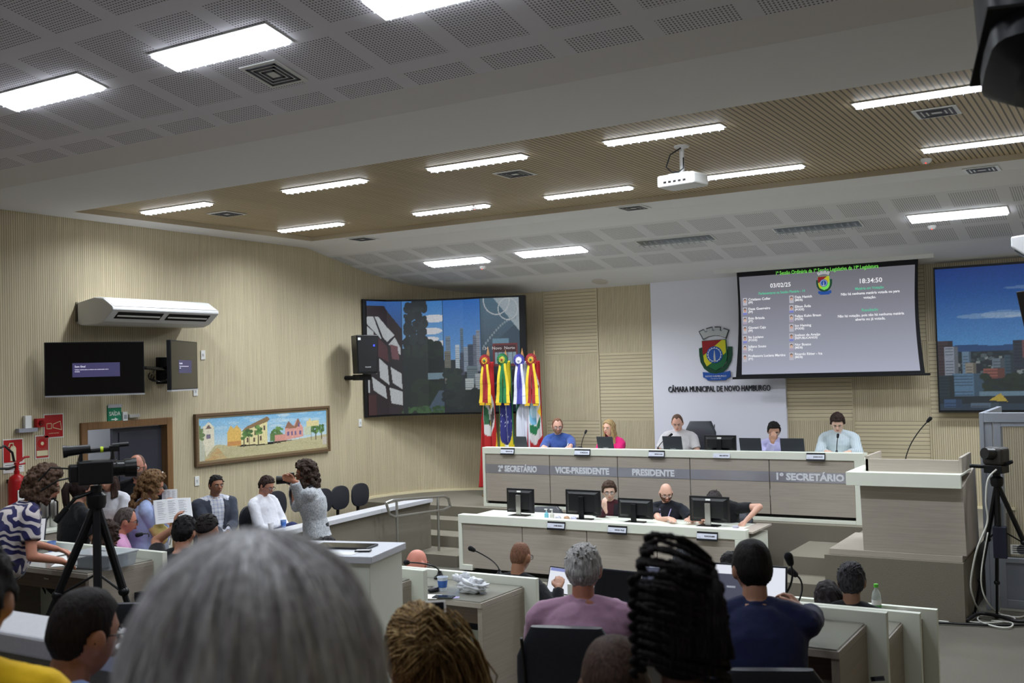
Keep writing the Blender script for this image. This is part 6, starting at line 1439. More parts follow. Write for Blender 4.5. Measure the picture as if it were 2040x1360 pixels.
    if beard:
        b = MB()
        def bf(p, d_):
            a = abs(math.degrees(math.atan2(d_.x, d_.y))); k = sm((-.28+.0*a-d_.z)/.12+.5)*(1-sm((a-88)/12)); k = max(k, (1-sm((a-84)/8))*sm((a-60)/10)*sm((.12-d_.z)/.1)*sm((d_.z+.6)/.1))
            m_ = math.exp(-(d_.x/.25)**2-((d_.z+.47)/.07)**2)*(d_.y > 0); k *= 1-.9*m_
            nrm = Vector((d_.x/HA, d_.y/HB, d_.z/HC)).normalized(); return (head_fn(d_, fem)+nrm*((beard[1]+.002*nz3(d_, 30))*k-.005*(1-k)))*S
        b.ell(hc, (1, 1, 1), Mh, n=64, m_=44, fn=bf); b.ell(T(0, .101, -.041), (.024*S, .005*S, .004*S), Mh, n=12, m_=6); b.build('beard', hairm(beard[0]), t, smooth=True)
    if hair: make_hair(t, hair, hc, Mh, S, fem, T, nb)
    if extra: extra(t, T, dict(nb=nb, hc=hc, pel=pel, u=u, fx=fx, fy=fy, S=S, hands=handpts, tol=tol, hz=hz))
    t['seat'] = hz; info = dict(hz=hz, loc=loc, rz=rz); del t['seat']
    PEOPLE.append((t, info)); return t
PEOPLE = []
def make_hair(t, h, hc, M, S, fem, T, nb):
    st = h.get('style', 'short'); m_ = hairm(h['rgb'], h.get('hi')); b = MB(); sd = h.get('seed', 1.); th = h.get('th', .016)
    tab = {'short': HL_SHORT, 'recede': HL_RECEDE, 'bald': HL_BALD}.get(st, HL_WOMAN); tab = h.get('tab', tab)
    hair_cap(b, hc, M, S, tab, th, h.get('nf', 13), h.get('na', .35), sd, fem, h.get('top', .0), back=h.get('back', 0.))
    r_ = np.random.RandomState(int(sd*10)+1)
    if st == 'short' and h.get('tuft', True):
        for k in range(46):   # locks combed over the crown
            a = r_.uniform(0, 2*math.pi); z = r_.uniform(.35, .98); d = Vector((math.cos(a)*math.sqrt(1-z*z), math.sin(a)*math.sqrt(1-z*z), z)); 
            if d.z < hl(tab, abs(math.degrees(math.atan2(d.x, d.y))))+.12: continue
            q = head_fn(d)*1.0; n_ = Vector((d.x/HA, d.y/HB, d.z/HC)).normalized(); tg = (Vector((r_.uniform(-.4, .4), h.get('comb', .6), -.2))-n_*Vector((0, .6, -.2)).dot(n_)).normalized()
            p0 = q+n_*th*.8; b.capsule(hc+M@((p0-tg*.016)*S), hc+M@((p0+tg*.022+n_*.002)*S), .0065*S, .0035*S, n=6)
    if st == 'long':
        curtain(b, hc, M, S, .088, h.get('r1', .105), .05, h.get('len', -.26), h.get('a0', 62), 360-h.get('a0', 62), wav=h.get('wav', .007), seed=sd)
    if st == 'curly':
        n = h.get('n', 130); R0 = h.get('R', .022); zl = h.get('low', -.16)
        for k in range(n):
            a = r_.uniform(R(h.get('a0', 55)), R(360-h.get('a0', 55))); v = r_.uniform(zl, .1); rr = h.get('rad', .098)*(1+.15*r_.rand()); rr *= math.sqrt(max(.15, 1-max(0, v/.135)**2))
            p = Vector((math.sin(a)*rr, math.cos(a)*rr*1.1-.008, v)); q = R0*r_.uniform(.6, 1.05)
            b.ell(hc+M@(p*S), (q*S, q*S, q*1.3*S), Euler((r_.uniform(-1, 1), r_.uniform(-1, 1), a)).to_matrix(), n=9, m_=6)
        for k in range(n//2):
            a = r_.uniform(0, 2*math.pi); z = r_.uniform(.55, 1); d = Vector((math.cos(a)*math.sqrt(1-z*z), math.sin(a)*math.sqrt(1-z*z), z))
            if d.z < hl(tab, abs(math.degrees(math.atan2(d.x, d.y))))+.1: continue
            q = R0*r_.uniform(.6, 1.1); p = head_fn(d)*1.0+d*th; b.ell(hc+M@(p*S), (q*1.2*S, q*S, q*.8*S), Euler((r_.uniform(-1, 1), r_.uniform(-1, 1), a)).to_matrix(), n=9, m_=6)
    ho = b.build('hair', m_, t, smooth=True)
    if st == 'curly': queue(ho, h.get('vox', .0075), 2, .03, .018)
    if st == 'pony':
        b = MB(); L = h.get('len', .22); pts = [T(0, -.09, h.get('pz', .055)), T(0, -.125, h.get('pz', .055)+.015), T(.0, -.145, -.0), T(.005, -.14, -.0-L*.5), T(.01, -.125, -.0-L)]
        b.tube(pts, [.02*S, .03*S, .034*S, .03*S, .008*S], n=14)
        for k in range(26): o = Vector((r_.uniform(-.026, .026), r_.uniform(-.02, .02), 0)); b.tube([p+M@(o*q*S) for p, q in zip(pts, (.5, 1, 1.15, 1.1, .9))], .005*S, n=5)
        b.build('ponytail', m_ if not h.get('tail') else hairm(h['tail'], h.get('tail_hi')), t, smooth=True); b = MB(); b.tube([T(0.024*math.cos(k*.5), -.103, h.get('pz', .055)+.006+.024*math.sin(k*.5)) for k in range(14)], .006*S, n=6); b.build('hair_tie', flat('hair_tie', (40, 36, 40)), t)
    return ho
# ------------------------------------------------------------------ chairs
def office_chair(label, big=False):
    t = thing('office_chair', label, 'chair', (0, 0, 0), 0, 'black swivel chairs')
    w_ = .25; hb = .62 if big else .42
    b = MB(); b.loft([((0, 0, .40), (w_*.9, 0, 0), (0, .22, 0)), ((0, 0, .43), (w_, 0, 0), (0, .245, 0)), ((0, 0, .46), (w_*.98, 0, 0), (0, .24, 0)), ((0, 0, .475), (w_*.85, 0, 0), (0, .2, 0))], n=28, power=4); b.build('seat', black_soft, t, smooth=50)
    b = MB(); z0 = .52 
    secs = []
    for k in range(9):
        v = k/8; z = z0+hb*v; wd = (w_*.84+.03*math.sin(v*3)) if k < 7 else (w_*.84-(.012 if k == 7 else .05)); secs.append(((0, -.23-.07*v+.025*math.sin(v*3.1), z), (wd, 0, 0), (0, .045-.02*(k == 8)-.01*(k == 0), 0)))
    b.loft(secs, n=28, power=5); bk = b.build('backrest', black_soft, t, smooth=50)
    b = MB()
    for sx in (-1, 1): b.tube([(sx*(w_*.84-.015), -.272-.07*k/6+.02*math.sin(k/6*3.1), z0+.05+(hb-.1)*k/6) for k in range(7)], .007, n=6)
    b.build('piping', flat('piping_black', (16, 17, 20), rough=.4), bk)
    for sx in (-1, 1): b = MB(); b.tube([(sx*.27, -.16, .45), (sx*.29, -.16, .66), (sx*.29, -.1, .68), (sx*.29, .1, .68)], .018, n=8); b.build('armrest', flat('armrest_grey', (120, 122, 128), rough=.35, metal=.4) if big else black_pl, t, smooth=True)
    b = MB(); b.bb((-.03, -.24, .41), (.03, -.05, .43)); b.tube([(0, -.2, .42), (0, -.3, .46), (0, -.28, .62)], .022, n=8); b.build('back_bar', black_metal, t)
    MB().cyl((0, 0, .08), (0, 0, .41), .028).build('column', black_metal, t, smooth=40)
    b = MB()
    for k in range(5): a = 2*math.pi*k/5; b.tube([(0, 0, .09), (.28*math.cos(a), .28*math.sin(a), .06)], [.03, .018], n=6); b.ell((.28*math.cos(a), .28*math.sin(a), .028), (.025, .025, .028), n=10, m_=6)
    b.build('star_base', black_metal, t)
    return t
CH = None
def seat_for(pi, label, dz=0., big=False, back=.0, sz=None):
    global CH
    if CH is None: CH = {}
    t, info = pi; zs = max(.36, info['hz']-.095)/.47
    if big not in CH: CH[big] = office_chair('x', big); o = CH[big]
    else: o = dup(CH[big])
    off = Matrix.Rotation(info['rz'], 3, 'Z')@Vector((0, -.03-back, 0)); o.location = (info['loc'].x+off.x, info['loc'].y+off.y, info['loc'].z); o.rotation_euler = (0, 0, info['rz']); o.scale = (1, 1, sz or zs); o['label'] = label
    return o
# ================================================================== who is where
TH = lambda px: 31+math.degrees(math.atan((1020-px)/2086))
fv = lambda px, a: TH(px)+a            # a: 0 back to the camera, 90 facing image left, 180 facing the camera, -90 facing image right
def dY(px, py, y): r = ray(px, py); return FPX*y/r[1]
def hold(M, name, label, cat, w_, d_, h_, mat, top=None): return flat_item(name, label, cat, M, w_, d_, h_, mat, top)
blk = cloth('cloth_black', (24, 25, 29)); navy = cloth('cloth_navy', (34, 40, 78)); denim = cloth('denim', (58, 70, 100))
tan, pale, ruddy, brown = (186, 142, 120), (216, 178, 158), (208, 160, 142), (134, 98, 80)
DK, GY = (30, 26, 26), (176, 174, 172)
# --- stage: presiding table
def chair(t_, label, **k): return seat_for([p for p in PEOPLE if p[0] == t_][0], label, **k)
HT = lambda px, py, y: PY(px, py, y)
S1 = person('person in a blue shirt with glasses and short beard writing at the presiding table', 1110, 833, dY(1110, 833, 14.02), .6, 184, hy=30, hp=10, sk=ruddy, belly=.05, bw=1.12, shirt=cloth('shirt_blue', (58, 82, 146)), sleeve='rolled', hair=dict(style='recede', rgb=(120, 84, 66), th=.008), glasses=(70, 40, 44), beard=((140, 104, 84), .006), Lh=Vector((HT(1128, 893, 13.62).x+.06, 13.62, D1S+.04)), Rh=Vector((HT(1090, 893, 13.62).x-.05, 13.6, D1S+.04)), lean=12)
chair(S1, 'grey swivel chair behind the person in the blue shirt')
pn = thing('pen', 'white pen in the hand of the person in the blue shirt', 'pen', PY(1127, 890, 13.55)); MB().cyl((0, 0, -.03), (.045, 0, .055), .006).build('barrel', white_pl, pn)
S2 = person('person with long blond hair and a pink top looking aside at the presiding table', 1213, 836, dY(1213, 836, 14.05), .6, 178, hy=-8, hp=2, sk=(218, 172, 150), fem=True, shirt=cloth('top_pink', (214, 40, 116)), sleeve='rolled', collar=False, hair=dict(style='long', rgb=(150, 118, 78), hi=(206, 178, 130), th=.014, len=-.27, r1=.11, a0=58), Lh=(-.1, .34, -.38), Rh=(.1, .34, -.38), lipc=(190, 84, 88))
chair(S2, 'dark grey swivel chair behind the person in pink')
S3 = person('person in a pale polo shirt looking down in front of the big black leather chair', 1349, 826, dY(1349, 826, 13.98), .6, 188, hy=8, hp=24, sk=ruddy, belly=.06, bw=1.15, shirt=cloth('polo_pale', (196, 192, 196)), hair=dict(style='recede', rgb=(96, 74, 62), th=.006, na=.2), Lh=(-.26, .3, -.4), Rh=(.3, .28, -.4), lean=10)
o = office_chair('x', True); CH = {True: o}
p = PY(1385, 838, 14.45); o.location = (p.x, 14.45, .6); o.rotation_euler = (0, 0, R(186)); o.scale = (1.0, 1, (p.z-.6)/1.16); o['label'] = 'big black leather chair behind the person in the pale polo shirt'; o['group'] = 'black swivel chairs'
S4 = person('person with glasses in a lilac shirt resting the chin on one hand', 1541, 841, dY(1541, 841, 14.0), .6, 190, hy=14, hp=20, sk=tan, shirt=cloth('shirt_lilac', (186, 184, 226)), sleeve='long', hair=dict(style='short', rgb=DK, th=.014), glasses=(26, 24, 26), Rh=Vector(PY(1539, 881, 13.77)), Rf=(-.2, .1, 1), Rp=(0, -1, .1), Rpole=(.3, -.2, -1), Lh=(-.1, .33, -.36), lean=14, curl=(.5, 1.0))
chair(S4, 'black swivel chair hidden behind the person in the lilac shirt')
S5 = person('dark-haired person in a pale striped shirt reading at the presiding table', 1668, 826, dY(1668, 826, 13.95), .6, 186, hy=6, hp=30, sk=pale, bw=1.1, shirt=cloth('shirt_stripe', (196, 206, 212), 'stripe', (158, 176, 188), .02), sleeve='long', hair=dict(style='short', rgb=(48, 36, 32), th=.02, top=.01), Lh=Vector((HT(1692, 903, 13.6).x, 13.62, D1S+.03)), Rh=Vector((HT(1645, 903, 13.6).x, 13.62, D1S+.03)), lean=12)
chair(S5, 'black swivel chair behind the reading person at the right end')
flat_item('paper_sheet', 'white sheet on the presiding table before the reading person', 'paper', Mz(Vector((HT(1675, 905, 13.5).x, 13.5, D1S)), .1), .3, .2, .002, paper)
# --- clerks table
C1 = person('person with glasses and dark suit resting the chin on a hand at the clerks table', 1213, 960, dY(1213, 960, 12.3), 0, 186, hy=22, hp=6, sk=pale, shirt=cloth('shirt_dark_red', (70, 34, 42)), sleeve='long', jacket=dict(mat=cloth('suit_charcoal', (36, 34, 40))), hair=dict(style='short', rgb=(72, 54, 46), th=.022, top=.008), glasses=(34, 28, 28), Rh=Vector(PY(1206, 1015, 12.04)), Rf=(.15, 0, 1), Rp=(-.3, -1, .1), Rpole=(.4, 0, -1), Lh=(-.12, .34, -.38), curl=(.5, .8), lean=8)
chair(C1, 'black swivel chair behind the clerk in the dark suit')
def lanyard(t, T, q):
    nb, u, S = q['nb'], q['u'], q['S']; b = MB(); f = lambda x, y, z: nb+Vector((x, y, z))
    b.tube([f(-.075, -.01, .0), f(-.07, .075, -.06), f(-.045, .13, -.16), f(-.012, .15, -.30), f(0, .155, -.36)], .007, n=5); b.tube([f(.075, -.01, .0), f(.07, .075, -.06), f(.045, .13, -.16), f(.012, .15, -.30), f(0, .155, -.36)], .007, n=5); b.build('lanyard', flat('lanyard_lilac', (160, 150, 196)), t)
    b = MB(); b.bb(tuple(f(-.03, .15, -.44)), tuple(f(.03, .156, -.36))); b.build('badge', paper, t)
C2 = person('bald bearded person with glasses, black polo shirt and lanyard at the clerks table', 1326, 963, dY(1326, 963, 12.25), 0, 186, hy=26, hp=18, sk=(218, 172, 152), bw=1.08, shirt=cloth('polo_black', (28, 30, 38)), hair=None, glasses=(30, 28, 30), beard=((96, 66, 52), .008), Lh=Vector((HT(1372, 1046, 11.9).x, 11.98, D2S+.05)), Rh=Vector((HT(1330, 1046, 11.9).x, 11.95, D2S+.05)), lean=10, extra=lanyard, brow=(120, 86, 66))
chair(C2, 'dark swivel chair behind the bald clerk')
C3 = person('person in a black T-shirt bowed behind the right-hand monitor, only the hair showing', 1424, 978, dY(1424, 978, 12.05), 0, 174, hy=0, hp=66, sk=(206, 160, 140), bw=1.25, belly=.06, shirt=blk, hair=dict(style='short', rgb=(62, 56, 56), th=.012), Lh=Vector((HT(1484, 1053, 12.0).x, 12.02, D2S+.05)), Rh=Vector((HT(1398, 1050, 11.9).x, 11.95, D2S+.05)), Lpole=(-.6, -.6, .6), lean=24, side_lean=-6)
chair(C3, 'black swivel chair at the right end of the clerks table')
o = dup(CH[False]); p = PY(1082, 1012, 12.35); o.location = (p.x, 12.35, 0); o.rotation_euler = (0, 0, R(200)); o['label'] = 'empty grey swivel chair behind the leftmost monitor of the clerks table'
# --- councillors, front row
R1a = person('person with short dark hair and black shirt seen from behind, left of the green-capped bottle', 1695, 1121, 6.75, 0, fv(1695, -4), sk=brown, facial=True, shirt=blk, hair=dict(style='short', rgb=(30, 28, 32), th=.014, hi=(70, 68, 74)))
chair(R1a, 'black swivel chair of the dark-haired person near the bottle')
R1b = person('dark-haired person bending low beside the green-bottle desk, only the top of the hair showing', 1650, 1164, 6.85, 0, fv(1650, 20), hp=34, lean=20, sk=tan, fem=True, shirt=blk, hair=dict(style='long', rgb=(34, 28, 30), th=.015, len=-.2), S=.95)
R1c = person('bald person in black with glasses seen from behind on the right of the left microphone', 1036, 1079, 8.25, 0, fv(1036, -30), hp=6, sk=(158, 112, 88), bw=1.05, shirt=blk, sleeve='long', hair=dict(style='bald', rgb=(120, 84, 66), th=.002, na=.1), glasses=(34, 32, 36), Rh=Vector(PD(1112, 1172, 8.1)), lean=12)
chair(R1c, 'black swivel chair of the bald person in black')
R1d = person('bald rosy-skinned person with glasses and beard behind the middle desk', 829, 1094, 8.65, 0, fv(829, -48), hp=8, sk=(214, 140, 122), shirt=cloth('shirt_grey', (120, 120, 126)), hair=None, glasses=(60, 60, 64), beard=((150, 92, 70), .012), brow=(150, 100, 80), bw=1.1, lean=14)
chair(R1d, 'black swivel chair of the bald rosy-skinned person')
R1e = person('person with a blond ponytail seen from behind at the middle desk', 764, 1088, 8.85, 0, fv(764, -16), sk=pale, fem=True, hp=4, shirt=cloth('top_dark', (44, 42, 50)), hair=dict(style='pony', rgb=(110, 92, 70), hi=(190, 176, 140), tail=(176, 160, 112), tail_hi=(222, 212, 172), th=.014, pz=.085, len=.2), S=.95)
chair(R1e, 'black swivel chair of the person with the ponytail')
# --- second row
R2a = person('person with short grey-black hair seen from behind, beyond the large lit laptop', 1366, 1089, 6.75, TIER[2], fv(1366, -6), sk=(168, 120, 98), shirt=blk, hair=dict(style='short', rgb=(44, 44, 50), hi=(104, 106, 114), th=.014), S=.97)
chair(R2a, 'black swivel chair beyond the large lit laptop')
R2b = person('dark-haired person with glasses almost hidden beside the head of the person in navy', 1459, 1101, 6.95, TIER[2], fv(1459, 52), sk=pale, fem=True, shirt=cloth('top_grey', (70, 72, 80)), hair=dict(style='long', rgb=(32, 28, 30), th=.016, len=-.2), glasses=(30, 30, 32), S=.93)
# --- third row
R3a = person('grey-haired person in a mauve shirt seen from behind in a black leather chair', 1161, 1086, 5.12, TIER[3], fv(1161, -6), sk=(170, 112, 92), bw=1.28, belly=.07, shirt=cloth('shirt_mauve', (164, 128, 152)), sleeve='long', hair=dict(style='short', rgb=(158, 155, 154), hi=(206, 204, 203), th=.016, na=.3, comb=-.5), Rh=Vector(PD(1212, 1197, 5.75)), Lh=(-.2, .36, -.36), lean=14, voxel=.0065)
cA = chair(R3a, 'black leather chair back below the mauve shirt', big=True, back=.06); cA.scale = (.98, 1, .87); cA.rotation_euler.z -= R(4)
R3b = person('person with short black hair in a navy shirt seen from behind, forearm on the desk', 1497, 1079, 4.62, TIER[3], fv(1497, 6), hy=8, sk=(168, 122, 100), bw=1.22, belly=.04, shirt=cloth('shirt_navy', (30, 36, 70)), sleeve='rolled', hair=dict(style='short', rgb=(26, 22, 22), hi=(34, 30, 30), th=.012, na=.15, tuft=False, top=.006), Rh=Vector(PD(1598, 1212, 5.2)), Rf=(-.3, .5, .45), Rp=(-.7, .2, -.4), Rpole=(1, -.4, -.1), Lh=(-.2, .36, -.36), lean=15, voxel=.0065, curl=(.5, 1.1))
cB = chair(R3b, 'black chair back under the navy shirt', back=.05)
# --- public seats: loose hair made of many fine locks
def lock(b, pts, r0, n=5): b.tube(pts, [r0*.8]+[r0]*(len(pts)-2)+[r0*.3], n=n)
def white_hair(t, T, q):
    rs = np.random.RandomState(5); S = q['S']
    b = MB(); b.ell(T(0, -.012, .0), (.103, .118, .128), None, n=40, m_=28); curtain(b, q['hc'], Matrix.Identity(3), 1., .104, .128, .04, -.2, 40, 320, wav=.006); b.build('hair', hairm((246, 244, 247), (255, 255, 255)), t, smooth=True)
    cols = [((250, 248, 251), (255, 255, 255)), ((236, 233, 238), (250, 249, 252)), ((196, 190, 196), (226, 222, 228))]
    for ci, (c0, c1) in enumerate(cols):
        b = MB()
        for k in range((620, 420, 170)[ci]):
            a = rs.uniform(0, 2*math.pi); r_s = rs.uniform(.0, .07); L = rs.uniform(.17, .36); off = rs.uniform(.002, .013); ph = rs.uniform(0, 6.3); wv = rs.uniform(.003, .011); tw = rs.uniform(-.5, .5)
            pts = []; n = 11
            for i in range(n):
                s_ = r_s+(L-r_s)*i/(n-1); A = a+tw*(s_/.3)+wv*4*math.sin(ph+s_*26)
                th_ = min(s_/.118, math.pi/2); rr = math.sin(th_)*(.103+off)+(max(0, s_-.185)*.14); zz = math.cos(th_)*(.128+off)-max(0, s_-.185)*.97
                rr += wv*math.sin(ph+s_*30)*.6
                pts.append(T(math.sin(A)*rr, math.cos(A)*rr*1.13-.012, zz))
            lock(b, pts, rs.uniform(.0011, .0026))
        b.build('hair_lock', hairm(c0, c1), t, smooth=True)['kind'] = 'stuff'
def braids(t, T, q):
    rs = np.random.RandomState(8)
    b = MB(); b.ell(T(0, -.02, .03), (.086, .108, .125), None, n=32, m_=22); b.ell(T(.004, -.05, .085), (.07, .078, .075), None, n=24, m_=16); b.build('hair', hairm((22, 19, 20), (40, 36, 38)), t, smooth=True)
    m_ = hairm((30, 27, 28), (54, 50, 51)); parts = []
    for q_ in (m_, ): q_.node_tree.nodes['Principled BSDF'].inputs['Specular IOR Level'].default_value = .08; q_.node_tree.nodes['Principled BSDF'].inputs['Roughness'].default_value = .8
    def braid(pts, r):
        P_ = [Vector(p) for p in pts]; b = MB(); n = len(P_)*4; Q = []
        for i in range(n+1):
            f = i/n*(len(P_)-1); k = min(int(f), len(P_)-2); Q.append(lerp(P_[k], P_[k+1], f-k))
        for s_ in range(3):
            R_ = []
            for i, p in enumerate(Q):
                d = (Q[min(i+1, n)]-Q[max(i-1, 0)]).normalized(); u_ = d.cross(Vector((.3, .2, 1))).normalized(); v_ = d.cross(u_); a = i*.9+s_*2.094; R_.append(p+(u_*math.cos(a)+v_*math.sin(a)*.6)*r*.55)
            b.tube(R_, [r*.6]*(len(R_)-1)+[r*.3], n=6)
        b.build('braid', m_, t, smooth=True)
    for k in range(27):     # braids rising from the nape and right side, sweeping over to the left
        z0 = -.11+.0105*k; tilt = .05+.02*rs.rand(); pts = []; ph = .5*rs.randn()
        for i in range(13):
            a = R(40+270*i/12); f = i/12; rr = .09*math.sqrt(max(.10, 1-max(0, (z0-.0)/.205)**2))+.004*rs.rand()+.003*math.sin(f*9+ph)
            pts.append(T(math.sin(a)*rr*1.03, math.cos(a)*rr*1.22-.02, z0+tilt*math.sin(math.pi*f)+.13*(f-.5)*(.4+.6*math.sin(math.pi*f))+.003*rs.randn()))
        braid(pts, .0068)
    for k in range(15):      # over the crown
        x0 = -.06+.0086*k; pts = []
        for i in range(10):
            f = i/9; a = R(-15+200*f); pts.append(T(x0*(1-.3*math.sin(math.pi*f))+.035*f, math.cos(a)*.1-.03, .045+math.sin(a)*(.116+.003*rs.rand())-(.05*f if f > .8 else 0)))
        braid(pts, .0075)
    for k in range(9):      # loose ends at the left
        z = -.06+.024*k; braid([T(-.083, -.05, z), T(-.095, -.06, z+.006), T(-.102-.006*rs.rand(), -.05, z-.004), T(-.098, -.03, z-.02)], .0075)
def blond_locks(t, T, q):
    rs = np.random.RandomState(4)
    b = MB(); b.ell(T(0, -.02, .01), (.088, .108, .125), None, n=30, m_=20); b.ell(T(-.01, -.1, .03), (.058, .045, .06), None, n=24, m_=16); b.build('hair', hairm((84, 64, 42), (128, 100, 66)), t, smooth=True)
    for ci, (c0, c1) in enumerate([((126, 98, 60), (178, 146, 98)), ((96, 72, 44), (140, 110, 70)), ((160, 130, 84), (206, 178, 128))]):
        b = MB()
        for k in range((190, 150, 70)[ci]):
            a = rs.uniform(0, 2*math.pi); zz = rs.uniform(-.55, .95); st = Vector((math.sin(a)*math.sqrt(1-zz*zz), math.cos(a)*math.sqrt(1-zz*zz), zz)); g = Vector((.0+.15*rs.randn(), -1, .28+.15*rs.randn())).normalized(); pts = []
            for i in range(9):
                f = i/8; d = (st*(1-f)+g*f); d = d.normalized() if d.length > .05 else g; o = 1.03+.05*rs.rand()*math.sin(math.pi*f)
                pts.append(T(d.x*.09*o, d.y*.11*o-.02-.03*f*f, d.z*.127*o+.01))
            lock(b, pts, rs.uniform(.0016, .0034))
        for k in range((50, 40, 30)[ci]):   # coil and tail falling to the right
            x, y, z = rs.uniform(-.04, .05), -.12-.03*rs.rand(), rs.uniform(-.02, .1); e = rs.uniform(.7, 1.15)
            lock(b, [T(x, y, z), T(x+.03*e, y-.02, z+.012), T(x+.06*e, y-.01, z-.03*e), T(x+.075*e, y+.01, z-.09*e), T(x+.085*e+.01*rs.randn(), y+.03, z-.16*e), T(x+.09*e+.012*rs.randn(), y+.04, z-.23*e)], rs.uniform(.0016, .0034))
        b.build('hair_lock', hairm(c0, c1), t, smooth=True)['kind'] = 'stuff'
    b = MB(); b.ell(T(-.086, .01, -.045), (.005, .008, .012), None, n=10, m_=6); b.build('earring', flat('gold', (214, 170, 80), rough=.25, metal=.9), t, smooth=True)
G4 = person('person with gathered dark-blond hair in red looking at a phone, at the bottom centre', 838, 1222, 2.75, TIER['g'], fv(838, 14), hp=18, hr=-8, sk=(206, 156, 134), fem=True, shirt=cloth('knit_red', (150, 36, 36)), sleeve='long', hair=dict(style='none', rgb=(104, 80, 50), hi=(150, 120, 78), th=.014, tab=HL_WOMAN), Rh=Vector(PD(880, 1306, 3.1)), Rf=(-.1, .2, 1), Rp=(-.6, -.6, 0), Rpole=(.5, -.2, -1), curl=(.5, .9), voxel=.0055, lean=10, extra=blond_locks)
hold(Matrix.Translation(PD(866, 1246, 3.08))@Matrix.Rotation(R(TH(856)), 4, 'Z')@Matrix.Rotation(R(62), 4, 'X'), 'smartphone', 'white phone held up before the dark-blond hair at the bottom', 'phone', .07, .145, .009, white_pl, flat('dark_screen', (14, 15, 20)))
G2 = person('person with cropped black hair, black glasses and light blue shirt at the lower left', 166, 1178, 2.92, TIER['g'], fv(166, -58), hp=6, sk=(158, 112, 90), bw=1.1, shirt=cloth('shirt_lightblue', (150, 172, 226)), hair=dict(style='short', rgb=(28, 22, 22), hi=(36, 29, 28), th=.009, na=.15, tuft=False, top=.006), glasses=(22, 22, 24), voxel=.0045, brow=(34, 26, 24))
G3 = person('yellow-shirted shoulder in the bottom left corner', -62, 1085, 2.25, TIER['g'], fv(-60, -20), sk=tan, shirt=cloth('shirt_yellow', (236, 190, 30)), hair=dict(style='short', rgb=DK), facial=False)
G5 = person('person with black braids wound on the head, seen from behind at the bottom', 1352, 1152, 2.25, TIER['g'], fv(1352, 4), sk=(96, 64, 50), fem=True, shirt=blk, hair=None, voxel=.0055, S=1.0, extra=braids, facial=False)
G6 = person('person with shaved brown hair just left of the black braids', 1222, 1268, 2.5, TIER['g'], fv(1222, 8), sk=(96, 66, 52), shirt=blk, hair=dict(style='short', rgb=(58, 42, 36), hi=(84, 64, 54), th=.006, na=.15, tuft=False), voxel=.0055, hp=8)
G1 = person('person with fluffy white-grey hair filling the lower centre, closest to the camera', 498, 1092, .95, 1.0, fv(498, 6), sk=pale, fem=True, shirt=cloth('cardigan_grey', (120, 118, 124)), hair=None, voxel=.006, facial=False, extra=white_hair)
# --- left side
leafy = cloth('blouse_leaf', (40, 38, 82), 'leaf', (196, 186, 184))
L1 = person('person with curly hair in a navy blouse with cream fronds leaning over a desk', 88, 934, 7.25, TIER[3], fv(88, -82), pose='stand', lean=36, hp=18, sk=(196, 134, 110), fem=True, bw=1.32, belly=.09, shirt=leafy, sleeve='short', collar=False, skirt=blk, hair=dict(style='curly', rgb=(64, 46, 38), hi=(104, 80, 64), th=.03, na=.3, n=120, R=.026, low=-.11, rad=.1, a0=62), glasses=(150, 130, 110), Rh=Vector(PD(118, 1116, 7.15)), Lh=Vector(PD(108, 1092, 7.6)), hemdrop=.24, voxel=.0075)
L2 = person('person with dark ponytail in black behind the video camera', 163, 946, 9.5, 0, fv(163, -70), pose='stand', sk=(196, 146, 122), fem=True, shirt=blk, hair=dict(style='pony', rgb=(44, 32, 30), th=.014, len=.2, pz=.03), Rh=(.1, .3, -.2), Lh=(-.1, .32, -.24), legs=blk)
L3 = person('person in white top and royal blue skirt at the doorway behind the video camera', 214, 930, 10.6, 0, fv(214, 150), pose='stand', sk=(206, 156, 134), fem=True, shirt=cloth('top_white', (206, 206, 214)), sleeve='short', skirt=cloth('skirt_blue', (44, 52, 128)), hair=dict(style='long', rgb=(60, 44, 38), th=.014, len=-.18), Rh=(-.08, .2, -.2), Lh=(.08, .22, -.22), Rpole=(.8, -.1, -.6), Lpole=(-.8, -.1, -.6))
L4 = person('bald person with black glasses in a black T-shirt standing at the doorway', 273, 905, 10.9, 0, fv(273, 168), pose='stand', hp=4, hy=-6, sk=(190, 132, 112), bw=1.12, belly=.04, shirt=blk, collar=False, hair=dict(style='bald', rgb=(110, 84, 72), th=.002, na=.1), glasses=(20, 20, 22), beard=((120, 100, 90), .004), legs=blk)
def headband(t, T, q):
    MB().tube([T(-.088, .015, .03), T(-.075, .035, .09), T(-.035, .045, .133), T(.0, .047, .143), (T(.035, .045, .133)), T(.075, .035, .09), T(.088, .015, .03)], .007, n=8).build('headband', flat('headband_white', (226, 222, 214)), t, smooth=True)
def headband_(t, T, q):
    headband(t, T, q)
    for sx in (-1, 1):
        e, h = q['hands'][sx]; s_ = q['pel']+q['u']*.445*q['S']+q['fx']*sx*.17*q['S']; b = MB(); b.tube([e.lerp(s_, .62), e.lerp(s_, .5), e.lerp(s_, .22), e, e.lerp(h, .22), e.lerp(h, .34)], [.058, .072, .076, .074, .062, .05], n=16); o = b.build('sleeve', flat('sleeve_yellow', (226, 206, 130), rough=.85, bump=.3), t); o['label'] = 'puffed pale yellow sleeve'; queue(o, .01, 3, .012, .06)
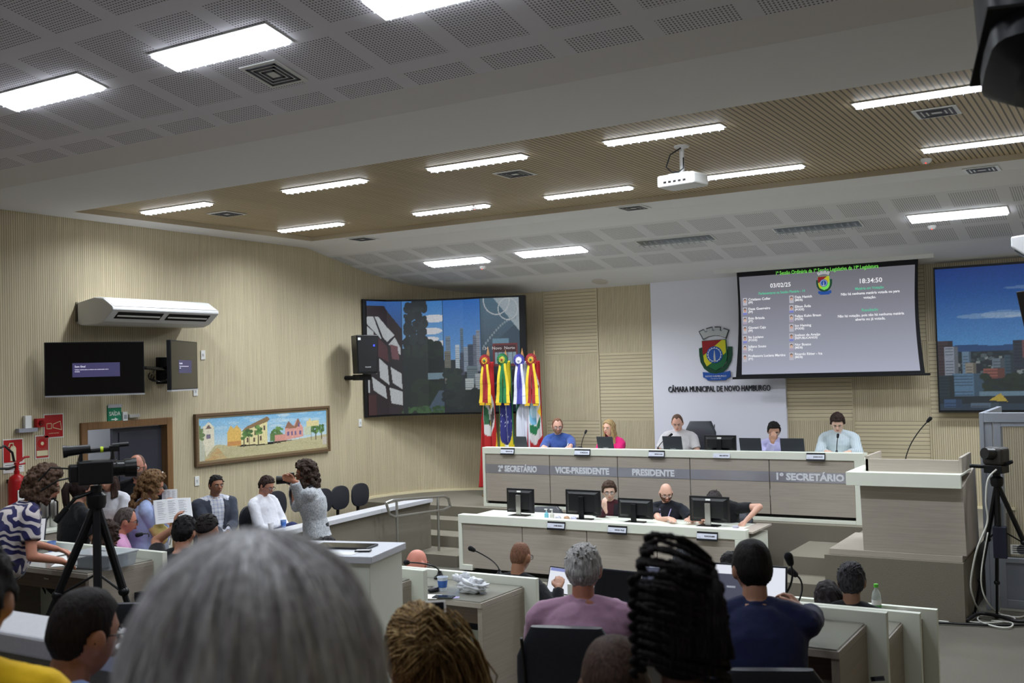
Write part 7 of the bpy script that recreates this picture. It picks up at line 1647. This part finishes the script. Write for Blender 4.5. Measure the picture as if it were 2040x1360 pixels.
L5 = person('person with long curly hair, white headband and light blue shirt reading a phone', 303, 941, 9.9, 0, fv(303, -84), pose='stand', hp=20, sk=(190, 134, 108), fem=True, bw=1.12, belly=.03, shirt=cloth('shirt_paleblue', (166, 180, 222)), sleeve='rolled', legs=denim, hair=dict(style='curly', rgb=(96, 70, 50), hi=(150, 116, 80), th=.018, na=.3, n=150, R=.024, low=-.27, rad=.098, a0=60), Rh=Vector(PD(328, 1016, 9.85)), Lh=Vector(PD(326, 1008, 10.1)), Rpole=(.5, -.5, -.6), hemdrop=.22, extra=headband_, lipc=(150, 70, 70))
Mp = lambda px, py, d, rz, rx: Matrix.Translation(PD(px, py, d))@Matrix.Rotation(R(rz), 4, 'Z')@Matrix.Rotation(R(rx), 4, 'X')
hold(Mp(331, 1010, 9.8, TH(331)-60, 20), 'smartphone', 'black phone held by the person with the white headband', 'phone', .075, .15, .009, black_pl, flat('dark_screen', (14, 15, 20)))
def printed_sheet(label, M, w_=.21, h_=.297, fold=.012):
    o = thing('paper_sheet', label, 'paper'); o.matrix_world = M
    c = Canvas(40, 56, (228, 228, 232))
    for k in range(18):
        for q in range(3): x = .1+.28*q; c.rect(x, .9-.045*k, x+.2*(.6+.4*((k*7+q*3) % 5)/4), .915-.045*k, (150, 152, 160))
    pic_obj('sheet', c, lambda u, v: Vector(((u-.5)*w_, (v-.5)*h_, fold*math.sin(u*3.1)+.01*v)), vcol_mat('printed_page', 0, .7), o).modifiers.new('thick', 'SOLIDIFY').thickness = .0012
    return o
printed_sheet('printed sheet held low by the person with the headband', Mp(345, 1018, 9.75, TH(345)+10, 58), .34, .24)
printed_sheet('printed sheet standing up behind the phone of the person with the headband', Mp(338, 993, 9.95, TH(338), 75), .14, .17)
def clasp(t, T, q): pass
L6 = person('person in a grey jacket and pale checked shirt seated by the wall with clasped hands', 430, 946, 12.4, 0, fv(430, -158), hy=4, sk=(150, 104, 82), bw=1.18, belly=.05, shirt=cloth('shirt_check', (198, 198, 206), 'check', (150, 158, 184), .045), sleeve='long', jacket=dict(mat=cloth('jacket_grey', (54, 58, 70)), open=.085), legs=navy, hair=dict(style='short', rgb=(34, 30, 30), th=.008, na=.2), Rh=(.02, .34, -.34), Lh=(-.02, .34, -.32), curl=(.8, .8))
L7 = person('person with glasses in a white shirt seated with crossed legs by the wall', 530, 949, 13.1, 0, fv(530, -128), hp=22, lean=-4, sk=(186, 132, 110), belly=.06, bw=1.1, shirt=cloth('shirt_white', (212, 212, 220)), sleeve='long', legs=navy, hair=dict(style='short', rgb=(52, 40, 36), th=.014), glasses=(70, 56, 50), Rh=(.1, .3, -.4), Lh=(-.06, .36, -.36), legpose={1: ((.02, .42, .16), (-.22, .55, .02)), -1: ((-.12, .42, -.02), (-.12, .46, -.5))})
L8 = person('person with dark curly hair in a grey cardigan and black dress taking a photograph', 608, 920, 11.3, 0, fv(608, 84), pose='stand', hp=4, sk=(168, 114, 90), fem=True, shirt=cloth('dress_black', (26, 26, 32)), collar=False, jacket=dict(mat=cloth('cardigan_speckled', (178, 180, 186), 'speckle', (140, 144, 150)), open=.06, long=False), skirt=cloth('dress_black', (26, 26, 32)), hair=dict(style='curly', rgb=(40, 30, 28), hi=(74, 58, 48), th=.022, na=.4, n=150, R=.026, low=-.2, rad=.1, a0=58), Rh=Vector(PD(586, 958, 11.1)), Lh=Vector(PD(584, 966, 11.4)), Rf=(-.2, .8, .4), Lf=(.2, .9, .4), Rp=(-1, 0, 0), Lp=(0, 0, 1), curl=(.9, .9), Rpole=(.3, -.2, -1), Lpole=(-.3, 0, -1))
L9 = person('person with grey-brown hair, glasses and pink shirt in profile at the left desks', 250, 1012, 9.5, TIER[2], fv(250, -86), hp=10, sk=(196, 130, 108), bw=1.08, belly=.04, shirt=cloth('shirt_pink', (216, 158, 200)), sleeve='long', hair=dict(style='recede', rgb=(64, 54, 50), hi=(110, 100, 96), th=.012), glasses=(40, 44, 50), Rh=(.12, .36, -.3), S=.97)
L10 = person('dark-haired person low behind the tripod beside the pink shirt', 214, 1042, 8.85, TIER[2], fv(214, -60), hp=14, sk=(140, 96, 76), fem=True, shirt=blk, hair=dict(style='curly', rgb=(50, 36, 30), th=.02, n=60, R=.02, low=-.1, rad=.09), S=.92)
L11 = person('person with thick black hair and black T-shirt seen from behind, pen raised', 367, 1030, 8.2, TIER[2], fv(367, -34), hy=10, hp=8, sk=(184, 132, 108), bw=1.12, shirt=blk, hair=dict(style='short', rgb=(24, 22, 24), th=.02), Lh=Vector(PD(347, 1052, 8.3)), Lf=(.1, .1, 1), Lp=(.6, .4, 0), Lpole=(-.8, .2, -.5), curl=(1., .5), collar=False, hiph=None)
b_ = thing('pen', 'white pen held up beside the thick black hair', 'pen', PD(341, 1060, 8.3)); MB().cyl((-.02, 0, -.1), (.03, 0, .07), .006).build('barrel', white_pl, b_)
L12 = person('person with faded dark haircut seen from behind above the white-grey hair', 412, 1024, 7.4, TIER[3], fv(412, -26), hp=4, sk=(158, 112, 92), shirt=blk, hair=dict(style='short', rgb=(32, 27, 27), th=.01, na=.2, tab=[(0, .6), (35, .56), (60, .5), (78, .3), (92, .3), (120, .1), (150, -.05), (180, -.1)]), S=.95)
L13 = person('black-haired person with a bun bending low in front of the granite ledge', 650, 1074, 9.7, 0, fv(650, -40), hp=36, lean=30, sk=tan, fem=True, shirt=blk, sleeve='long', hair=dict(style='pony', rgb=(26, 22, 24), th=.015, len=.04, pz=.03), S=.95)
for t_, lab in ((L9, 'black swivel chair of the person in the pink shirt'), (L11, 'black swivel chair of the person with thick black hair'), (L12, 'black swivel chair of the person with the faded haircut'), (L10, 'black swivel chair behind the tripod'), (L13, 'black swivel chair of the bending black-haired person'), (R1b, 'black swivel chair of the person bending at the bottle desk'), (R2b, 'black swivel chair of the person hidden by the navy shirt')): chair(t_, lab)
o = dup(CH[False]); p = PD(318, 1176, 6.4); o.location = (p.x, p.y, TIER[3]); o.rotation_euler = (0, 0, R(TH(318)-20)); o.scale = (1, 1, (p.z-TIER[3])/.95); o['label'] = 'empty black swivel chair beside the oak end of the left desk'
# ================================================================== cameras on tripods, booth, wall chairs, odds and ends
def tripod(name, label, apex, feet, zf, spreader=True, r=.017):
    t = thing(name, label, 'tripod', (apex[0], apex[1], zf)); A = Vector((0, 0, apex[2]-zf))
    for fx_, fy_ in feet:
        F = Vector((fx_, fy_, .02)); b = MB(); M1, M2 = A.lerp(F, .42), A.lerp(F, .74)
        b.tube([A, M1], r*1.5, n=8); b.tube([M1, M2], r*1.1, n=8); b.tube([M2, F], r*.8, n=8); b.ell(M1, (.035, .035, .03), n=10, m_=6); b.ell(M2, (.03, .03, .026), n=10, m_=6)
        l_ = b.build('leg', black_metal, t, smooth=40); MB().ell(F, (.025, .025, .02), n=10, m_=6).build('rubber_foot', black_pl, l_)
    b = MB(); b.cyl(A-Vector((0, 0, .45)), A, .022); b.lathe([(.05, -.03), (.06, .0), (.06, .05), (.035, .07), (.035, .11)], tuple(A)); b.build('head', black_metal, t, smooth=40)
    if spreader: 
        b = MB()
        for fx_, fy_ in feet: b.tube([A-Vector((0, 0, .44)), A.lerp(Vector((fx_, fy_, 0)), .42)], .008, n=6)
        b.build('spreader', black_metal, t)
    return t
vr = lambda px, x, y: (Matrix.Rotation(R(TH(px)), 3, 'Z')@Vector((x, y, 0))).to_2d()
ap = PD(192, 1002, 6.6)
tp = tripod('tripod', 'tall black tripod carrying the video camera at left', tuple(ap), [vr(192, .36, -.12), vr(192, -.56, .1), vr(192, .0, -.35)], TIER[3])
b = MB(); e0 = Vector(PD(150, 992, 6.55))-Vector(tp.location); e1 = Vector(PD(111, 1040, 6.5))-Vector(tp.location); b.tube([Vector((0, 0, ap.z-TIER[3]+.08)), e0, e1], .012, n=8); b.tube([e0.lerp(e1, .4), e1], .02, n=8); b.build('pan_handle', black_metal, tp)
vc = thing('video_camera', 'black shoulder video camera with yellow band on its handle, on the left tripod', 'camera', (ap.x, ap.y, ap.z+.12), R(TH(192)+4))
b = MB(); b.bb((-.11, -.06, .0), (.1, .06, .15)); b.bb((-.16, -.05, .02), (-.1, .05, .13)); b.build('body', black_pl, vc, bevel=.012)
b = MB(); b.tube([(.08, 0, .09), (.17, 0, .09)], [.05, .047], n=20); b.tube([(.17, 0, .09), (.24, 0, .09)], [.058, .062], n=20); b.tube([(.12, 0, .09), (.125, 0, .09)], .056, n=20); b.build('lens', flat('lens_black', (14, 14, 16), rough=.3), vc, smooth=40)
b = MB(); b.tube([(-.09, 0, .15), (-.08, 0, .21), (.1, 0, .215), (.1, 0, .15)], .017, n=8); b.bb((.08, -.02, .2), (.14, .02, .235)); b.build('handle', black_pl, vc, smooth=40)
b = MB(); b.tube([(-.17, .0, .215), (-.03, 0, .225)], [.034, .026], n=14); b.tube([(-.19, 0, .213), (-.165, 0, .215)], [.04, .038], n=14); b.build('viewfinder', black_pl, vc, smooth=40)
MB().tube([(.028, 0, .215), (.045, 0, .215)], .0195, n=12).build('yellow_band', flat('band_yellow', (196, 220, 40), rough=.5), vc)
b = MB(); b.tube([(.1, .03, .235), (.2, .03, .24)], .014, n=10); b.build('microphone', black_pl, vc)
b = MB(); b.tube([(-.1, -.03, .06), (-.22, -.03, .04), (-.32, 0, -.02)], .006, n=6); b.tube([(-.1, .0, .1), (-.26, .0, .12), (-.33, .02, .04)], .006, n=6); b.build('cable', black_pl, vc)
# right tripod with small camera, hanging bag and cables
fa = PZ(1942, 1226, 0.0); fb = PZ(2062, 1200, 0.0)
ap = PD(1986, 962, 10.2)
tr_ = tripod('tripod', 'black tripod beside the lectern carrying a small camera', tuple(ap), [tuple((fa-ap).to_2d()), vr(1986, .52, .1), vr(1986, -.05, .3)], 0.0, True, .016)
b = MB(); q = ap.z; b.bb((-.05, -.06, q-.72), (.07, .05, q-.42)); b.tube([(0, 0, q-.42), (0, 0, q-.05)], .012); b.build('weight_bag', flat('bag_navy', (26, 28, 44), rough=.8), tr_, bevel=.02)
sc_ = thing('video_camera', 'small dark video camera on the tripod beside the lectern', 'camera', (ap.x, ap.y, ap.z+.1), R(TH(1986)-25))
b = MB(); b.bb((-.1, -.09, .08), (.1, .09, .25)); b.build('body', flat('camera_brown', (48, 44, 42), rough=.5), sc_, bevel=.03, seg=3)
b = MB(); b.tube([(0, -.08, .19), (-.03, -.17, .2)], [.06, .055], n=16); b.build('lens', black_pl, sc_, smooth=40)
b = MB(); b.bb((-.09, -.08, .0), (.09, .08, .08)); b.tube([(-.08, -.06, .06), (-.2, -.14, .07)], .02); b.tube([(.08, 0, .08), (.16, 0, .12)], .02); b.build('mount', black_metal, sc_, bevel=.01)
cb = lambda pts, nm, lab, mat, r: tag(MB().tube(pts, r, n=7).build(nm, mat, None, smooth=True), lab, 'cable')
def spl(P, n=6):   # smooth curve through points
    P = [Vector(p) for p in P]; out = []
    for i in range(len(P)-1):
        p0, p1, p2, p3 = P[max(i-1, 0)], P[i], P[i+1], P[min(i+2, len(P)-1)]
        for k in range(n): t_ = k/n; out.append(.5*((2*p1)+(p2-p0)*t_+(2*p0-5*p1+4*p2-p3)*t_**2+(3*p1-p0-3*p2+p3)*t_**3))
    return out+[P[-1]]
whc = flat('cable_white', (206, 206, 200), rough=.5)
cb(spl([PD(1985, 935, 10.1), PD(1968, 955, 10.08), PD(1964, 1000, 10.08), PD(1967, 1040, 10.08), PD(1946, 1095, 10.1), PD(1934, 1160, 10.2), PD(1940, 1195, 10.3), PZ(1948, 1217, .02), PZ(1930, 1232, .02), PZ(1895, 1238, .02), PZ(1868, 1236, .02)]), 'cable', 'white cable hanging down from the camera beside the lectern and running left', whc, .009)
cb(spl([PD(1968, 1060, 10.08), PD(1956, 1130, 10.08), PD(1956, 1170, 10.1), PD(1968, 1200, 10.15), PZ(1990, 1221, .02), PZ(2025, 1229, .02), PZ(2042, 1226, .02)]), 'cable', 'white cable falling to the right foot of the lectern-side tripod', whc, .007)
cb(spl([PZ(1915, 1236, .02), PZ(1960, 1240, .02), PZ(2005, 1238, .02), PZ(2022, 1232, .02), PZ(2000, 1225, .03), PZ(1955, 1226, .02), PZ(1950, 1236, .03), PZ(1985, 1248, .02), PZ(2012, 1249, .02), PZ(2015, 1240, .03), PZ(1975, 1236, .02)]), 'cable', 'white cable coiled on the carpet by the tripod feet', whc, .008)
cb(spl([PZ(1868, 1240, .02), PZ(1930, 1243, .02), PZ(1990, 1245, .02), PZ(2045, 1244, .02)]), 'cable', 'black cable lying along the carpet by the tripod feet', black_pl, .012)
cb(spl([PZ(1925, 1236, .04), PZ(1950, 1222, .05), PZ(1985, 1226, .05), PZ(2020, 1236, .04), PZ(2045, 1238, .04)]), 'cable', 'thick black cable over the tripod feet', black_pl, .018)
# aluminium and glass booth at the right edge
YBo = 11.85; bz = lambda px, py: PY(px, py, YBo)
bx0 = bz(1957, 1000).x; bt = bz(1970, 822).z
t = thing('glass_booth', 'grey aluminium booth with glass door at the right edge behind the tripod', 'booth', (bx0, YBo, 0)); bx = lambda px: bz(px, 1000).x-bx0
x1_, x2_, x3_, x4_ = bx(1966), bx(1982), bx(1999), bx(2040)+.75
b = MB(); b.bb((0, 0, 0), (x1_, .08, bt)); b.bb((x1_, .0, bt-.1), (x4_+.15, .07, bt)); b.bb((x1_, .015, .0), (x2_, .06, bt-.1)); b.bb((0, .08, 0), (.05, 1.6, bt-.0)); b.build('frame', alu, t, bevel=.004)
zg0 = bz(2020, 1112).z; zp0, zp1 = bz(2020, 1200).z, bz(2020, 1122).z; zt_ = bz(2020, 850).z; ztp = bz(2020, 836).z
b = MB(); b.bb((x2_+.01, .01, .03), (x3_, .05, ztp)); b.bb((x4_-.1, .01, .03), (x4_, .05, ztp)); b.bb((x3_, .01, zt_), (x4_-.1, .05, ztp)); b.bb((x3_, .01, .03), (x4_-.1, .05, .12)); b.bb((x3_, .01, zp1), (x4_-.1, .05, zg0)); dl = b.build('door', alu, t, bevel=.004)
MB().bb((x3_, .02, .12), (x4_-.1, .035, zp1)).build('door_panel', flat('alu_panel', (126, 130, 142), rough=.5, metal=.2), dl)
MB().bb((x3_, .026, zg0), (x4_-.1, .032, zt_)).build('glass_pane', glass, dl)
b = MB(); hx = (x2_+x3_)/2; z0, z1 = bz(1994, 1040).z, bz(1994, 1003).z; b.tube([(hx, .01, z0), (hx, -.06, z0), (hx, -.06, z1), (hx, .01, z1)], .014, n=8); b.build('door_handle', steel, dl, smooth=40)
b = MB(); b.bb((bx(2009), .012, bz(2020, 1104).z), (bx(2009)+.42, .018, bz(2020, 1085).z)); nt_ = b.build('notice', paper, dl)
b = MB()
for k in range(4): b.bb((bx(2009)+.02, .01, bz(2020, 1101-4.2*k).z), (bx(2009)+.14+.02*(k % 2), .012, bz(2020, 1099.6-4.2*k).z))
b.prism([(bx(2032)+.05*math.cos(a*.4), bz(2020, 1094).z+.05*math.sin(a*.4)) for a in range(16)], .002, Matrix(((1, 0, 0, 0), (0, 0, -1, .012), (0, 1, 0, 0), (0, 0, 0, 1)))); b.build('notice_text', flat('notice_grey', (96, 98, 104)), nt_)
# wall chairs: round-backed black chairs along the left wall
def wall_chair():
    t = thing('visitor_chair', 'x', 'chair', group='round-backed chairs along the left wall')
    b = MB(); b.loft([((0, 0, .40), (.19, 0, 0), (0, .19, 0)), ((0, 0, .43), (.23, 0, 0), (0, .22, 0)), ((0, 0, .465), (.22, 0, 0), (0, .21, 0)), ((0, 0, .475), (.17, 0, 0), (0, .16, 0))], n=28, power=3); b.build('seat', black_soft, t, smooth=50)
    b = MB(); 
    for y0, k in ((0, 1),): b.loft([((0, -.235, .76), (.0, 0, 0), (0, 0, .0)), ((0, -.235, .76), (.17, 0, 0), (0, 0, .14)), ((0, -.215, .76), (.205, 0, 0), (0, 0, .175)), ((0, -.19, .76), (.2, 0, 0), (0, 0, .17)), ((0, -.18, .76), (.15, 0, 0), (0, 0, .12)), ((0, -.178, .76), (.0, 0, 0), (0, 0, 0))], n=28, power=2.6)
    b.build('backrest', black_soft, t, smooth=50)
    b = MB(); b.tube([(0, -.05, .4), (0, -.22, .4), (0, -.26, .48), (0, -.25, .7)], .024, n=8); b.build('back_bar', black_metal, t, smooth=40)
    for sx in (-1, 1):
        for sy in (-1, 1): MB().tube([(sx*.15, sy*.13, .4), (sx*.21, sy*.2, 0)], .012, n=8).build('leg', black_metal, t, smooth=40)
    return t
wc0 = wall_chair()
spots = [(718, 985, 'round-backed wall chair nearest the stage, last in the row'), (678, 991, 'round-backed wall chair second from the stage'), (644, 997, 'round-backed wall chair just right of the photographing person'), (563, 1006, 'round-backed wall chair showing behind the person in the white shirt'), (408, 1048, 'round-backed wall chair showing beside the grey jacket')]
for i, (px, py, lab) in enumerate(spots):
    p = PX(px, py, XL+.42+(.12 if i > 2 else 0)); o = wc0 if i == 0 else dup(wc0); o.location = (XL+.62, p.y, 0); o.rotation_euler = (0, 0, R(-90)); o.scale = (1, 1, p.z/.76); o['label'] = lab
for t_, lab in ((L6, 'round-backed chair under the person in the grey jacket'), (L7, 'round-backed chair under the person in the white shirt')):
    inf = [q for q in PEOPLE if q[0] == t_][0][1]; o = dup(wc0); off = Matrix.Rotation(inf['rz'], 3, 'Z')@Vector((0, -.03, 0)); o.location = (inf['loc'].x+off.x, inf['loc'].y+off.y, 0); o.rotation_euler = (0, 0, inf['rz']); o.scale = (1, 1, max(.38, inf['hz']-.095)/.47); o['label'] = lab
# photo camera in the hands of the photographing person
pc_ = thing('photo_camera', 'black photo camera held to the face by the curly-haired person', 'camera', PD(581, 955, 11.22), R(TH(580)+84))
b = MB(); b.bb((-.07, -.03, -.045), (.07, .04, .05)); b.bb((-.03, -.03, .05), (.03, .03, .075)); b.build('body', black_pl, pc_, bevel=.01)
MB().tube([(0, .04, 0), (0, .1, 0), (0, .16, 0)], [.04, .042, .046], n=20).build('lens', flat('lens_black', (14, 14, 16), rough=.3), pc_, smooth=40)
# left desk clutter
bxp = PZ(204, 1128, DS[3]); t = thing('plastic_box', 'clear plastic storage box on the left desk behind the tripod', 'box', (bxp.x, min(bxp.y, 5.2), DS[3]), R(8))
cp_ = pane_mat('box_plastic', (196, 204, 212), .5); b = MB(); W_, D_, H_ = .19, .13, .1
b.hexa([(-W_, -D_, 0), (W_, -D_, 0), (W_, D_, 0), (-W_, D_, 0), (-W_-.015, -D_-.015, H_), (W_+.015, -D_-.015, H_), (W_+.015, D_+.015, H_), (-W_-.015, D_+.015, H_)]); b.build('box_body', cp_, t, bevel=.008)
b = MB(); b.bb((-W_-.02, -D_-.02, H_), (W_+.02, D_+.02, H_+.014)); b.build('lid', pane_mat('box_lid', (214, 220, 226), .75), t, bevel=.005)
b = MB(); b.bb((-.14, -.1, .01), (-.04, .08, .07)); b.bb((-.02, -.09, .01), (.1, .05, .06)); b.bb((.02, .05, .01), (.15, .1, .08)); b.build('contents', flat('box_contents', (150, 160, 176), rough=.6, noise=.4, scale=14), t)
text_obj('box_lettering', 'MIC', .06, ink, t, Matrix.Translation((0, 0, H_+.0145)), depth=.0005)
for k, (px, py, a, lab) in enumerate([(128, 1112, .3, 'white papers under the hands of the person in the patterned blouse'), (150, 1122, -.2, 'white paper beside the plastic box on the left desk'), (112, 1103, .7, 'white paper farther back under the leaning hands')]):
    p = PZ(px, py, DS[3]); flat_item('paper_sheet', lab, 'paper', Mz(Vector((p.x, p.y, DS[3]+.0015*k)), a+R(TH(px))), .3, .21, .0015, paper)
p = PZ(153, 1090, DS[3]); cup('blue cup on the left desk behind the tripod leg', (p.x, min(p.y, 5.33), DS[3]), (110, 140, 200), None, .034, .085)
p = PZ(276, 1089, DS[2]); t = flat_item('tissue_pack', 'teal packet on the desk before the pink shirt', 'packet', Mz(Vector((p.x, min(p.y, 6.8), DS[2])), .4), .16, .1, .05, flat('teal', (110, 190, 186), rough=.5))
p = PZ(261, 1079, DS[2]); flat_item('remote_control', 'black remote control on the desk edge before the pink shirt', 'remote control', Mz(Vector((p.x, min(p.y, 6.86), DS[2])), .2), .16, .05, .025, black_pl)
# sideboard by the wall with steel thermos flasks
sb = PX(95, 1050, XL+.35); t = thing('sideboard', 'low sideboard against the left wall behind the patterned blouse', 'cabinet', (XL+.3, sb.y, 0)); zsb = sb.z
b = MB(); b.bb((-.28, -.6, 0), (.28, .6, zsb-.03)); b.build('body', wood_desk_v, t, bevel=.004); MB().bb((-.3, -.62, zsb-.03), (.3, .62, zsb)).build('top', white_lam, t, bevel=.003)
for i, (px, lab) in enumerate([(88, 'steel thermos flask on the sideboard, the one nearer the patterned blouse'), (104, 'steel thermos flask with dark lid on the sideboard, right of the other')]):
    p = PX(px, 1048, XL+.35); f = thing('thermos_flask', lab, 'thermos', (XL+.35, p.y, zsb), 0, 'thermos flasks')
    MB().lathe([(.055, 0), (.06, .01), (.06, .26), (.05, .29), (.045, .3)], n=22).build('flask_body', steel, f, smooth=40); MB().lathe([(.046, .3), (.05, .31), (.045, .37), (.02, .385)], n=20).build('lid', black_pl, f, smooth=40)
    MB().tube([(.05, 0, .3), (.1, 0, .28), (.1, 0, .14), (.058, 0, .1)], .01, n=6).build('handle', black_pl, f)
flush()
